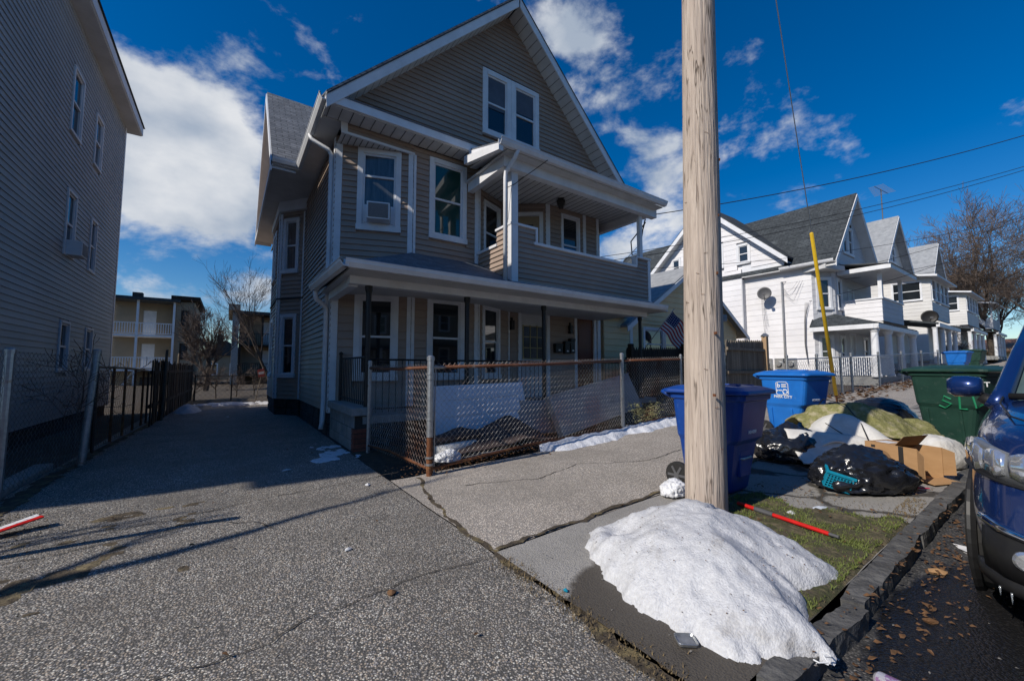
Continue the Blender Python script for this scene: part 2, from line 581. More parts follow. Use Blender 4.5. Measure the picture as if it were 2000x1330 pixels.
shingles('shingle_porch', (.17, .19, .215), (.11, .125, .145), .055, 0, .3)
shingles('shingle_black', (.062, .072, .078), (.032, .038, .043), .10, 1, .33)
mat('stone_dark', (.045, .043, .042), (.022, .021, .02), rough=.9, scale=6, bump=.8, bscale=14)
mat('stone_rock', (.06, .058, .056), (.03, .029, .028), rough=.9, scale=6, bump=.8, bscale=14, island=.35)
mat('block_concrete', (.30, .30, .29), (.22, .22, .21), rough=.9, scale=12, bump=.4, bscale=60, island=.12)
mat('brick_red', (.24, .075, .045), (.17, .05, .035), rough=.9, scale=20, bump=.4, bscale=60, island=.2)
mat('black_iron', (.012, .012, .013), (.02, .018, .016), rough=.5, scale=15)
mat('galvanised', (.42, .43, .44), (.30, .31, .32), rough=.42, metal=.75, scale=25, c3=(.22, .11, .05), s3=5, m3=(.62, .75))
mat('chain_wire', (.46, .45, .43), (.30, .26, .22), rough=.5, metal=.5, scale=6, c3=(.24, .10, .045), s3=1.4, m3=(.50, .66))
mat('chain_dark', (.22, .23, .24), (.12, .11, .10), rough=.5, metal=.5, scale=6)
mat('rust', (.20, .075, .028), (.10, .036, .016), rough=.85, scale=18, bump=.5, bscale=50, c3=(.30, .14, .05), s3=7)
mat('rusty_rail', (.16, .06, .028), (.09, .035, .018), rough=.8, scale=10, c3=(.34, .33, .32), s3=2.2, m3=(.55, .62))
mat('pole_wood', (.56, .475, .40), (.38, .31, .26), rough=.95, scale=34, detail=8, bump=1.0, bscale=44, stretch=(1, 1, .055), c3=(.22, .175, .145), s3=30, m3=(.60, .68), spec=.15)
mat('old_wood', (.20, .165, .125), (.12, .098, .075), rough=.9, scale=14, bump=.5, bscale=40, stretch=(1, 1, .12), island=.18)
mat('post_wood', (.42, .29, .17), (.33, .22, .13), rough=.85, scale=14, stretch=(1, 1, .15), bump=.3)
mat('dark_wood', (.030, .022, .016), (.016, .012, .009), rough=.9, scale=14, stretch=(1, 1, .15), island=.25, bump=.4)
mat('brown_door', (.16, .048, .02), (.12, .036, .016), rough=.5, scale=8, stretch=(1, 1, .2))
mat('door_white', (.60, .61, .62), (.5, .51, .52), rough=.5, scale=3)
mat('door_beige', (.38, .29, .19), (.32, .25, .16), rough=.5, scale=3)
mat('muntin_yellow', (.42, .36, .17), rough=.6)
mat('cable', (.02, .02, .022), rough=.6)
mat('cable_grey', (.12, .12, .125), rough=.6)
mat('yellow_guard', (.72, .47, .02), (.6, .38, .02), rough=.45, scale=6, c3=(.42, .28, .05), s3=8, m3=(.6, .75))
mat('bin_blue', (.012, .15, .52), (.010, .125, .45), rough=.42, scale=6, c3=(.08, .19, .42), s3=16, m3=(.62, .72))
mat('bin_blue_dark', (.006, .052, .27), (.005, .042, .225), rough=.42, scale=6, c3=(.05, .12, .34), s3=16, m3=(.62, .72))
mat('bin_green', (.018, .055, .040), (.013, .042, .031), rough=.45, scale=6, c3=(.06, .09, .075), s3=14, m3=(.6, .72))
mat('black_rubber', (.015, .015, .015), (.022, .021, .02), rough=.75, scale=20)
mat('grey_plastic', (.10, .10, .105), rough=.5)
mat('print_white', (.78, .79, .8), rough=.6)
mat('graffiti_green', (.015, .22, .10), rough=.6)
mat('black_bag', (.010, .011, .014), (.015, .016, .020), rough=.22, spec=.65, scale=8, bump=.5, bscale=16, stretch=(1, .35, 1))
mat('basket_teal', (.005, .25, .38), rough=.4)
mat('carpet_pad', (.27, .26, .11), (.17, .165, .065), rough=1, scale=26, bump=.8, bscale=70, c3=(.36, .32, .20), s3=9, m3=(.5, .62), spec=.1)
mat('foam_white', (.66, .65, .62), (.56, .54, .50), rough=.9, scale=8, bump=.3, bscale=40)
mat('cardboard', (.42, .25, .12), (.37, .215, .10), rough=.85, scale=6, stretch=(1, 1, 3))
mat('cardboard_inside', (.33, .20, .10), rough=.9)
mat('print_black', (.03, .027, .025), rough=.6)
mat('print_brown', (.27, .155, .075), rough=.8)
mat('snow', (.62, .625, .64), (.49, .495, .515), rough=.55, scale=45, detail=9, bump=.45, bscale=95, c3=(.26, .235, .20), s3=4.2, m3=(.56, .82), spec=.35)
mat('snow_dirty', (.72, .74, .78), (.60, .61, .64), rough=.75, scale=14, detail=8, bump=.7, bscale=40, c3=(.34, .32, .30), s3=5, m3=(.58, .75), spec=.3)
mat('curb_stone', (.115, .113, .11), (.055, .054, .053), rough=.85, scale=9, bump=1.0, bscale=26, c3=(.15, .145, .135), s3=4, m3=(.55, .72))
mat('soil', (.085, .065, .045), (.05, .038, .027), rough=1, scale=12, bump=.8, bscale=40, c3=(.13, .10, .06), s3=2)
mat('leaf_brown', (.17, .085, .036), (.09, .048, .022), rough=.8, scale=30, island=.3)
mat('bark', (.09, .07, .055), (.05, .04, .032), rough=.95, scale=20, stretch=(1, 1, .3), bump=.5)
mat('twig', (.15, .11, .085), (.10, .075, .06), rough=.9, scale=20)
mat('grass', (.17, .20, .05), (.09, .12, .028), rough=.8, scale=30)
mat('dry_grass', (.19, .14, .07), (.11, .08, .045), rough=.9, scale=30)
mat('juniper', (.20, .22, .08), (.36, .34, .17), rough=.8, scale=14)
mat('car_blue', (.008, .030, .135), (.007, .026, .12), rough=.25, metal=.35, coat=1.0, scale=3)
mat('car_black', (.012, .012, .013), (.016, .016, .016), rough=.5, scale=20)
mat('car_glass', (.05, .08, .085), (.11, .16, .16), rough=.03, spec=.9, scale=1.5)
mat('chrome', (.75, .76, .78), (.7, .71, .73), rough=.12, metal=1.0)
mat('lamp_clear', (.80, .82, .84), (.62, .64, .67), rough=.1, scale=14, metal=.8, spec=.9)
mat('lamp_lens', (.10, .105, .11), (.16, .165, .17), rough=.05, scale=9, spec=.9, coat=1.0)
mat('lamp_amber', (.75, .20, .02), (.6, .14, .01), rough=.1, spec=.8)
mat('faded_red', (.42, .10, .085), (.34, .08, .07), rough=.7)
mat('red_paint', (.62, .015, .012), (.5, .012, .01), rough=.4)
mat('ice', (.75, .8, .85), rough=.1, trans=.8, spec=.6)
mat('flag_red', (.42, .03, .045), rough=.85)
mat('flag_white', (.66, .66, .66), rough=.85)
mat('flag_blue', (.02, .03, .13), rough=.85)
mat('rug_brown', (.10, .075, .07), (.075, .056, .052), rough=1, scale=30, bump=.5, bscale=120, spec=.1)
mat('panel_blue_white', (.58, .62, .68), (.5, .54, .6), rough=.5, scale=3)
mat('panel_grey', (.26, .26, .265), (.22, .22, .225), rough=.75, scale=40, detail=2, c3=(.20, .20, .2), s3=3)
mat('brick_tan', (.45, .38, .30), (.36, .30, .24), rough=.9, scale=10, island=.15)
mat('roof_orange', (.30, .15, .09), (.22, .11, .07), rough=.9, scale=4)

# weather checks: thin dark splits running up the pole
def splits(m, scale, stretch, width):
    nt, L = m.node_tree.nodes, m.node_tree.links
    b = nt['Principled BSDF']
    src = b.inputs['Base Color'].links[0].from_socket
    g = N(nt, 'ShaderNodeNewGeometry'); mp_ = N(nt, 'ShaderNodeMapping'); mp_.inputs['Scale'].default_value = (1, 1, stretch)
    L.new(g.outputs['Position'], mp_.inputs[0])
    n = N(nt, 'ShaderNodeTexNoise'); n.inputs['Scale'].default_value = scale; n.inputs['Detail'].default_value = 3
    L.new(mp_.outputs[0], n.inputs['Vector'])
    a = N(nt, 'ShaderNodeMath', operation='SUBTRACT'); a.inputs[1].default_value = .5; L.new(n.outputs['Fac'], a.inputs[0])
    c = N(nt, 'ShaderNodeMath', operation='ABSOLUTE'); L.new(a.outputs[0], c.inputs[0])
    r = N(nt, 'ShaderNodeMapRange'); r.inputs[1].default_value = width * .3; r.inputs[2].default_value = width; r.inputs[3].default_value = .85; r.inputs[4].default_value = 0
    L.new(c.outputs[0], r.inputs[0])
    k = N(nt, 'ShaderNodeTexNoise'); k.inputs['Scale'].default_value = 2.6; L.new(g.outputs['Position'], k.inputs['Vector'])
    kr = N(nt, 'ShaderNodeMapRange'); kr.inputs[1].default_value = .45; kr.inputs[2].default_value = .6; L.new(k.outputs['Fac'], kr.inputs[0])
    mu = N(nt, 'ShaderNodeMath', operation='MULTIPLY'); L.new(r.outputs[0], mu.inputs[0]); L.new(kr.outputs[0], mu.inputs[1])
    x = N(nt, 'ShaderNodeMix', data_type='RGBA'); L.new(mu.outputs[0], x.inputs[0]); L.new(src, x.inputs[6]); x.inputs[7].default_value = (.055, .04, .03, 1)
    L.new(x.outputs[2], b.inputs['Base Color'])
splits(MATS['pole_wood'], 16, .07, .016)

def text_mesh(name, s, size, m, parent, origin, ex, ey, extrude=0.002, align='CENTER'):
    c = bpy.data.curves.new(name, 'FONT')
    c.body = s
    c.size = size
    c.align_x = align
    c.align_y = 'CENTER'
    c.extrude = extrude
    c.offset = size * 0.018
    t = bpy.data.objects.new(name, c)
    col.objects.link(t)
    dg = bpy.context.evaluated_depsgraph_get()
    me = bpy.data.meshes.new_from_object(t.evaluated_get(dg))
    bpy.data.objects.remove(t)
    ex, ey = Vector(ex).normalized(), Vector(ey).normalized()
    ez = ex.cross(ey)
    off = Vector((0, 0, 0))
    p = parent
    while p is not None:
        if p in BASE: off = BASE[p]
        p = p.parent
    for v in me.vertices:
        q = v.co
        v.co = Vector(origin) - off + ex * q.x + ey * q.y + ez * q.z
    me.materials.clear()
    me.materials.append(m)
    o = bpy.data.objects.new(name, me)
    return link(o, parent)

# ================================================================ SETTING
STONES = [(0.362, 0.328, 0.288), (0.617, 0.552, 0.471), (0.171, 0.164, 0.158), (0.448, 0.369, 0.288), (0.266, 0.255, 0.255), (0.800, 0.766, 0.673), (0.128, 0.121, 0.111), (0.405, 0.388, 0.374), (0.511, 0.429, 0.337)]
aggregate('driveway_asphalt', (.085, .082, .077), STONES, scale=105, patch=(.11, .10, .088), contrast=1.0, crack=0)
STONES2 = [(0.457, 0.408, 0.359), (0.673, 0.597, 0.508), (0.309, 0.286, 0.260), (0.538, 0.454, 0.372), (0.391, 0.358, 0.323), (0.800, 0.726, 0.620), (0.229, 0.214, 0.198)]
aggregate('sidewalk_asphalt', (.26, .235, .21), STONES2, scale=92, patch=(.22, .198, .17), crack=0)
STONES3 = [(0.285, 0.274, 0.263), (0.358, 0.343, 0.327), (0.211, 0.205, 0.200), (0.316, 0.300, 0.274)]
aggregate('old_concrete', (.31, .295, .27), STONES3, scale=95, patch=(.20, .19, .175), wet=((2.22, 1.22), (.84, .74), (.055, .045, .034), .5))
aggregate('cracked_slab', (.29, .275, .25), STONES3, scale=80, patch=(.20, .19, .17), crack=5.0, crack_scale=1.25)
STONES4 = [(.075, .074, .074), (.12, .115, .11), (.05, .05, .051), (.17, .16, .15)]
aggregate('road_asphalt', (.045, .044, .044), STONES4, scale=80, patch=(.03, .03, .03), rough=.7, wet=((3.1, .25), (1.0, .5), (.008, .008, .009), .12))

def steps(a, b, n0, far, nf):
    return [-far * (1 - i / nf) ** 2 + a for i in range(nf)] + lin(a, b, n0) + [b + far * ((i + 1) / nf) ** 2 for i in range(nf)]
sheet('ground', MATS['soil'], steps(-30, 90, 120, 1500, 12), steps(-30, 60, 60, 1500, 12), lambda x, y: (gz(x) if y > 4.62 or x < -1.8 else gz(x) - .22) - 0.03 + (.012 * fbm(x * 2, y * 2) if -5 < x < 12 and 5 < y < 9 else 0))
def zdrive(x, y):
    return gz(x) + .010 * fbm(x * .9, y * .9) + .004 * fbm(x * 3, y * 3, 5)
sheet('driveway', MATS['driveway_asphalt'], lin(-1.78, 1.54, 60), lin(-2.5, 18.6, 200), lambda x, y: zdrive(x, y) + (.0 if y < 18 else -.05))
sheet('sidewalk', MATS['sidewalk_asphalt'], lin(1.545, 3.5, 30) + lin(3.7, 60, 150), lin(2.44, 4.62, 24), lambda x, y: zdrive(x, y) + .006)
sheet('concrete_verge', MATS['old_concrete'], lin(1.56, 3.75, 40), lin(.86, 2.42, 30), lambda x, y: gz(x) + .012 + .004 * fbm(x * 2, y * 2))
sheet('cracked_verge', MATS['cracked_slab'], lin(3.77, 60, 260), lin(.86, 2.42, 20), lambda x, y: gz(x) + .010 + .010 * fbm(x * 1.3, y * 1.3))
def zroad(x, y):
    k = max(0, min(1, (x - 1.3) / .9))
    k2 = max(0, min(1, (-y) / 1.0))
    return gz(x) - .012 - .06 * max(k * k * (3 - 2 * k), k2 * .6) + .005 * fbm(x, y)
sheet('road', MATS['road_asphalt'], lin(-60, 0, 30) + lin(.2, 6, 60) + lin(6.5, 90, 60), lin(-9.2, -1, 14) + lin(-.9, .845, 24), zroad)
sheet('far_sidewalk', MATS['old_concrete'], lin(-60, 90, 60), lin(-11.4, -9.1, 4), lambda x, y: gz(x) + .03)

# seams where slabs meet: thin dirt and dead moss lying in the joint
def seam(pts, w, m, name='pavement_joint', z=.007):
    b = MB()
    P = []
    for (a, c) in zip(pts, pts[1:]):
        k = max(2, int((Vector(c) - Vector(a)).length / .05))
        P += [Vector(a).lerp(Vector(c), i / k) for i in range(k)]
    P.append(Vector(pts[-1]))
    L, Rr = [], []
    for i, p in enumerate(P):
        t = (P[min(i + 1, len(P) - 1)] - P[max(i - 1, 0)]).normalized()
        nn = Vector((-t.y, t.x))
        j = .05 * fbm(p.x * 3, p.y * 3, 3) + .014 * fbm(p.x * 17, p.y * 17, 5)
        ww = max(.002, w * (.55 + .8 * abs(fbm(p.x * 5, p.y * 5, 9)) + .5 * fbm(p.x * 14, p.y * 14, 1)))
        c = p + nn * j
        for lst, s_ in ((L, 1), (Rr, -1)):
            q = c + nn * ww * s_
            lst.append((q.x, q.y, zdrive(q.x, q.y) + z))
    n = len(P)
    b.add(L + Rr, [(i, i + 1, n + i + 1, n + i) for i in range(n - 1)])
    o = b.build(name, m, None, fix=False)
    o['kind'] = 'structure'
mat('joint_dirt', (.09, .07, .048), (.045, .036, .026), rough=1, scale=25, bump=.6, bscale=60, c3=(.19, .15, .075), s3=6, m3=(.5, .62))
mat('joint_dark', (.06, .054, .047), (.035, .031, .027), rough=1, scale=25)
seam([(1.85, 4.55), (1.62, 3.6), (1.56, 2.9), (1.57, 2.42)], .028, MATS['joint_dirt'])
seam([(1.57, 2.44), (1.56, 1.9), (1.54, 1.5), (1.50, 1.1), (1.48, .3)], .05, MATS['joint_dirt'])
seam([(1.57, 2.43), (2.4, 2.45), (3.5, 2.45), (4.5, 2.44), (8, 2.46)], .024, MATS['joint_dirt'], z=.02)
seam([(1.55, 2.40), (1.0, 2.42), (.45, 2.36), (.05, 2.25), (-.5, 2.3)], .0045, MATS['joint_dark'])
seam([(-1.0, 4.35), (-.3, 4.55), (.3, 4.72), (1.0, 4.78), (1.75, 4.95)], .006, MATS['joint_dark'])
seam([(-1.2, 4.1), (-.5, 4.2), (-.1, 4.25), (.2, 4.05), (.35, 3.8)], .006, MATS['joint_dark'])
seam([(2.1, 3.9), (2.9, 3.6), (3.6, 3.75), (4.4, 3.3), (5.6, 3.4)], .006, MATS['joint_dark'], z=.012)
seam([(3.76, .9), (3.76, 2.4)], .02, MATS['joint_dirt'], z=.02)
seam([(-1.75, 3.2), (-1.62, 5), (-1.66, 8), (-1.5, 12), (-1.45, 17)], .10, MATS['joint_dirt'])

# ================================================================ GREY-TAUPE HOUSE
TS, TW, SF = MATS['taupe_siding'], MATS['trim_white'], MATS['soffit']
H = house_root('two_family_house', 'taupe clapboard gabled house with white trim, corner balcony and front porch', 'house', (5.4, 9.0, 0))
EX, EXL = .118, .157     # upper courses are narrower than those under the porch
Q, Pc, B1, C1, D1 = (1.6, 8.5), (3.03, 8.0), (4.62, 8.0), (5.9, 8.6), (9.3, 8.6)
wA, wB, wC, wD = Wall(Q, Pc, H), Wall(Pc, B1, H), Wall(B1, C1, H), Wall(C1, D1, H)
wS, wE, wF = Wall((1.6, 12.45), Q, H), Wall((1.05, 13.15), (1.6, 12.45), H), Wall((1.05, 15.3), (1.05, 13.15), H)
wG = Wall((1.6, 8.0), (9.3, 8.0), H)
# openings: l0, l1, z0, z1
oA = [(.41, 1.27, 4.07, 5.80), (.42, 1.27, 1.03, 2.79)]
oB = [(.36, 1.27, 4.07, 5.80), (.35, 1.24, 1.03, 2.82)]
oC = [(.22, .93, 3.95, 5.25), (.17, .95, 1.03, 2.80)]
siding(wA, .45, 2.95, EXL, TS, oA[1:]); siding(wA, 2.95, 5.82, EX, TS, oA[:1])
siding(wB, .45, 2.95, EXL, TS, oB[1:]); siding(wB, 2.95, 6.00, EX, TS, oB[:1])
siding(wC, .45, 2.95, EXL, TS, oC[1:])
oD = [(.28, 1.36, .52, 2.84), (2.30, 3.20, .52, 2.84)]
siding(wD, .45, 2.95, EXL, TS, oD, parts=False)
# upper floor behind the balcony: a faceted recess
wC2, wE2, wD2, wF2 = Wall(B1, (5.65, 8.45), H), Wall((5.65, 8.45), (6.48, 7.8), H), Wall((6.48, 7.8), (8.42, 7.8), H), Wall((8.42, 7.8), (9.3, 8.6), H)
oC2, oE2, oD2 = [(.20, .92, 3.75, 5.30)], [(.05, 1.0, 3.0, 5.27)], [(.52, 1.20, 3.70, 5.36)]
for w_, o_ in ((wC2, oC2), (wE2, oE2), (wD2, oD2), (wF2, [])): siding(w_, 3.0, 5.5, EX, TS, o_, parts=False)
siding(wS, .44, 6.0, EX, TS)
oE = [(.13, .70, 1.02, 2.80), (.13, .70, 3.95, 5.55)]
siding(wE, .44, 5.75, EX, TS, oE, parts=False)
oF = [(.35, 1.2, 1.02, 2.80), (.35, 1.2, 3.95, 5.5)]
siding(wF, .44, 5.75, EX, TS, oF, parts=False)
siding(Wall((1.6, 16), (1.05, 15.3), H), .44, 5.75, EX, TS, parts=False)
siding(Wall((1.6, 19), (1.6, 16), H), .44, 6.0, EX, TS, parts=False)
siding(Wall((9.3, 8.6), (9.3, 19), H), .44, 6.1, EX, TS, parts=False)
siding(Wall((9.3, 19), (1.6, 19), H), .44, 6.1, EX, TS, parts=False)
RX, RZ, SL = 5.46, 10.42, .99
def glim(z):
    h = max(.02, (RZ - .22 - z) / SL)
    return (max(0, RX - h - 1.6), min(7.7, RX + h - 1.6))
siding(wG, 6.32, RZ - .24, EX, TS, [(3.11, 4.83, 6.86, 8.52)], lim=glim)
# header over the cut corner and its little soffit
wH = Wall((1.6, 8.0), Pc, H)
siding(wH, 5.83, 6.02, .095, TS)
MB().prism([(1.6, 8.0, 5.812), (3.03, 8.0, 5.812), (1.6, 8.5, 5.812)], (0, 0, .016)).build('corner_soffit', SF, H)
wbox(wH, 'trim_board', TW, -.02, 1.45, -.01, .03, 5.79, 5.838)
wbox(wH, 'trim_board', TW, -.03, .09, -.01, .028, 5.838, 6.03)
for l in range(12):
    MB().box(1.66 + l * .11, 1.672 + l * .11, 8.0, 8.5 - l * .0385 - .05, 5.803, 5.8115).build('soffit_groove', MATS['grey_plastic'], H)
# windows
wa = window(wA, *oA[0], trim=.11, mid=5.22, glass=MATS['glass_curtain'])
window(wA, *oA[1], trim=.12)
window(wB, .36, 1.27, 4.07, 5.88, trim=.11, glass=MATS['glass_green'])
window(wB, *oB[1], trim=.11)
window(wC, *oC[1], trim=.10)
window(wC2, *oC2[0], trim=.08)
window(wD2, *oD2[0], trim=.07)
wbox(wD2, 'roller_blind', MATS['glass_blue'], .64, 1.08, -.026, -.012, 3.82, 4.48)
for o in oE: window(wE, *o, trim=.10, glass=MATS['glass_curtain'] if o[2] > 3 else None)
for o in oF: window(wF, *o, trim=.10)
wg1 = window(wG, 3.11, 3.94, 6.86, 8.52, trim=.13, blind=.55)
wg2 = window(wG, 3.943, 4.83, 6.86, 8.52, trim=.13, blind=.42)
# corner boards
def cboard(w, l0, l1, z0, z1, o=.03):
    wbox(w, 'corner_board', TW, l0, l1, -.02, o, z0, z1, bevel=.005)
cboard(wA, -.005, .12, .42, 5.81)
cboard(wS, wS.L - .10, wS.L - .004, .42, 5.95)
cboard(wA, wA.L - .10, wA.L, 3.5, 5.80); cboard(wB, .003, .06, 3.5, 5.80, .034)
cboard(wA, wA.L - .08, wA.L, .5, 2.75); cboard(wB, .003, .07, .5, 2.75, .034)
cboard(wB, wB.L - .10, wB.L, .5, 2.75); cboard(wB, wB.L - .10, wB.L, 3.5, 5.6)
cboard(wC, wC.L - .06, wC.L, .5, 2.75); cboard(wC, .003, .05, .5, 2.75)
cboard(wD2, .003, .14, 3.0, 5.49); cboard(wD2, 1.32, 1.43, 3.0, 5.49); cboard(wD2, 1.84, 1.94, 3.0, 5.49); cboard(wC2, .003, .06, 3.0, 5.49); cboard(wD, 3.26, 3.39, .5, 2.75)
cboard(wE, .02, .10, .44, 5.7); cboard(wE, wE.L - .05, wE.L, .44, 5.7); cboard(wF, wF.L - .12, wF.L, .44, 5.7, .032)
cboard(wF, 0, .1, .44, 5.7)
wbox(wE, 'belt_trim', MATS['shingle_dark'], 0, wE.L, -.01, .05, 3.22, 3.26)
wbox(wF, 'belt_trim', MATS['shingle_dark'], 0, wF.L, -.01, .05, 3.22, 3.26)
# doors under the porch
def door(w, l0, l1, z0, z1, m, trim=.10):
    f = MB()
    w.box(f, l0, l0 + trim, -.03, .04, z0, z1); w.box(f, l1 - trim, l1, -.03, .04, z0, z1)
    w.box(f, l0 + trim, l1 - trim, -.03, .044, z1 - trim, z1)
    d = f.build('door', TW, w.root, bevel=.005)
    b = MB(); w.box(b, l0 + trim, l1 - trim, -.06, -.02, z0, z1 - trim)
    b.build('door_leaf', m, d)
    k = MB(); k.lathe(w.p(l1 - trim - .07, .0, z0 + 1.0), [(.025, -.03), (.03, .0), (.02, .02)], 8); k.build('handle', MATS['chrome'], d)
    return d
d1 = door(wD, *oD[0], MATS['door_white'])
wbox(wD, 'transom_panel', MATS['door_white'], .38, 1.26, -.02, .02, 2.48, 2.72, parent=d1)
for i in range(3):
    for j in range(3):
        wbox(wD, 'pane', MATS['glass_curtain'], .47 + i * .235, .47 + i * .235 + .225, -.018, -.01, 1.55 + j * .29, 1.55 + j * .29 + .275, parent=d1)
g = MB()
for i in range(4): wD.box(g, .455 + i * .235, .475 + i * .235, -.02, .004, 1.53, 2.44)
for j in range(4): wD.box(g, .475, 1.16, -.02, .002, 1.53 + j * .29, 1.55 + j * .29)
g.build('muntins', MATS['muntin_yellow'], d1)
d2 = door(wD, *oD[1], MATS['brown_door'])
for j in range(3):
    wbox(wD, 'door_panel', MATS['brown_door'], 2.50, 3.0, -.021, -.012, .70 + j * .62, 1.2 + j * .62, bevel=.006, parent=d2)
text_mesh('house_number', '87', .10, MATS['black_iron'], H, wD.p(2.75, .048, 2.79), wD.e, (0, 0, 1))
d3 = door(wE2, *oE2[0], MATS['door_beige'])
wbox(wE2, 'pane', MATS['glass'], .30, .75, -.02, -.012, 3.9, 4.95, parent=d3)
g = MB()
wE2.box(g, .26, .30, -.02, .0, 3.86, 4.99); wE2.box(g, .75, .79, -.02, .0, 3.86, 4.99); wE2.box(g, .30, .75, -.02, .0, 4.95, 4.99); wE2.box(g, .30, .75, -.02, .0, 3.86, 3.9)
g.build('door_window_frame', MATS['door_beige'], d3)

# foundation stones
mat('mortar', (.05, .048, .045), rough=1)
for w in (wS, wE, wF):
    b = MB(); w.box(b, 0, w.L, -.18, -.05, -.08, .45); fo = b.build('foundation', MATS['mortar'], H)
    for r in range(2):
        l = -.1 * r
        while l < w.L:
            ln = random.uniform(.34, .62)
            a, c = max(0, l), min(w.L, l + ln - .025)
            if c - a > .08:
                q = random.uniform(0, .025)
                wbox(w, 'stone', MATS['stone_rock'], a, c, -.1, -.02 + q, -.06 + r * .255, .18 + r * .255, bevel=.02, parent=fo)
            l += ln
# main roof
def slab(pts, t, name, m, par):
    return MB().prism(pts, (0, 0, -t)).build(name, m, par)
YF, YB = 7.52, 19.4
EL, ER = 1.22, 9.70
zE = RZ - (RX - EL) * SL
rf = slab([(EL, YF, zE), (RX, YF, RZ), (RX, YB, RZ), (EL, YB, zE)], .07, 'roof', MATS['shingle_main'], H)
slab([(RX + .001, YF, RZ), (ER, YF, zE), (ER, YB, zE), (RX + .001, YB, RZ)], .07, 'roof', MATS['shingle_main'], H)
def rake(x0, z0, x1, z1):
    MB().prism([(x0, YF - .03, z0 - .075), (x1, YF - .03, z1 - .075), (x1, YF - .03, z1 - .335), (x0, YF - .03, z0 - .335)], (0, .03, 0)).build('rake_board', TW, H)
    MB().prism([(x0, YF, z0 - .235), (x1, YF, z1 - .235), (x1, YF, z1 - .255), (x0, YF, z0 - .255)], (0, .50, 0)).build('rake_soffit', SF, H)
    MB().prism([(x0, YF - .045, z0 - .0705), (x1, YF - .045, z1 - .0705), (x1, YF - .045, z1 - .10), (x0, YF - .045, z0 - .10)], (0, .014, 0)).build('drip_edge', MATS['shingle_dark'], H)
    d = Vector((x1 - x0, 0, z1 - z0)); n = int(d.length / .2)
    g = MB()
    for i in range(n):
        p = Vector((x0, YF, z0 - .256)) + d * (i / n)
        g.prism([p, p + d * (.05 / n), p + d * (.05 / n) + Vector((0, .48, 0)), p + Vector((0, .48, 0))], (0, 0, -.004))
    g.build('soffit_grooves', MATS['grey_plastic'], H)
rake(EL, zE, RX - .02, RZ - .02)
rake(ER, zE, RX + .02, RZ - .02)
# front eave return (pent) with fascia and soffit
wbox(wG, 'fascia', TW, -.38, 7.95, .44, .49, 6.02, 6.20, bevel=.008)
wbox(wG, 'soffit', SF, -.38, 7.9, .03, .44, 6.005, 6.03)
MB().prism([(1.22, 7.5, 6.21), (9.6, 7.5, 6.21), (9.6, 8.0, 6.40), (1.22, 8.0, 6.40)], (0, 0, -.03)).build('pent_roof', MATS['shingle_grey'], H)
g = MB()
for i in range(42): g.box(1.3 + i * .2, 1.312 + i * .2, 7.57, 7.98, 5.998, 6.0045)
g.build('soffit_grooves', MATS['grey_plastic'], H)
# side eave, gutter, downspout
MB().box(EL, 1.6, 8.0, 10.6, 6.00, 6.03).build('soffit', SF, H)
def gutter(p0, p1, out_, par, name='gutter', m=None, s=.12):
    p0, p1, o = Vector(p0), Vector(p1), Vector(out_)
    U = Vector((0, 0, 1))
    prof = [(0, 0), (s * .65, 0), (s, s * .55), (s, s), (s * 1.1, s), (s * 1.1, s * .9), (s * .9, s * .93), (s * .88, s * .55), (s * .6, s * .1), (0.01, s * .1), (.01, s), (0, s)]
    return MB().prism([p0 + o * a + U * b for a, b in prof], p1 - p0).build(name, m or TW, par)
gutter((EL + .01, 7.5, 6.03), (EL + .01, 10.62, 6.03), (-1, 0, 0), H)
b = MB(); b.tube([(1.16, 8.9, 6.06), (1.2, 8.88, 5.95), (1.48, 8.66, 5.72), (1.53, 8.62, 5.60), (1.53, 8.62, 3.1), (1.53, 8.60, .9), (1.50, 8.58, .25)], .045, 8)
b.build('downspout', MATS['galvanised'] if False else TW, H, smooth=True)
# cross gable over the bay
GX, GY, GZ, GE, gh = .62, 14.2, 9.85, 6.17, 3.55
slab([(GX, GY - gh, GE), (4.9, GY - gh, GE), (4.9, GY, GZ), (GX, GY, GZ)], .07, 'roof', MATS['shingle_cross'], H)
slab([(GX, GY + .001, GZ), (4.9, GY + .001, GZ), (4.9, GY + gh, GE), (GX, GY + gh, GE)], .07, 'roof', MATS['shingle_cross'], H)
for s_ in (-1, 1):
    MB().prism([(GX - .03, GY + s_ * gh, GE - .06), (GX - .03, GY, GZ - .06), (GX - .03, GY, GZ - .30), (GX - .03, GY + s_ * gh, GE - .30)], (.03, 0, 0)).build('rake_board', TW, H)
    MB().prism([(GX, GY + s_ * gh, GE - .22), (GX, GY, GZ - .22), (GX, GY, GZ - .24), (GX, GY + s_ * gh, GE - .24)], (.5, 0, 0)).build('rake_soffit', SF, H)
wX = Wall((1.02, GY + gh), (1.02, GY - gh), H)
siding(wX, 6.2, GZ - .25, EX, TS, parts=False, lim=lambda z: ((gh - (GZ - .22 - z) * gh / (GZ - GE), gh + (GZ - .22 - z) * gh / (GZ - GE))))
MB().box(GX, 1.62, GY - gh, GY + gh, 6.03, 6.055).build('soffit', SF, H)
gutter((GX, GY - gh, 6.06), (1.3, GY - gh, 6.06), (0, -1, 0), H)
MB().prism([(.98, 13.05, 5.74), (1.66, 12.2, 5.74), (1.66, 16.2, 5.74), (.98, 15.4, 5.74)], (0, 0, .29)).build('bay_cornice', TW, H)
MB().box(GX - .02, GX + .02, GY - gh, GY + gh, 6.0, 6.13).build('fascia', TW, H)
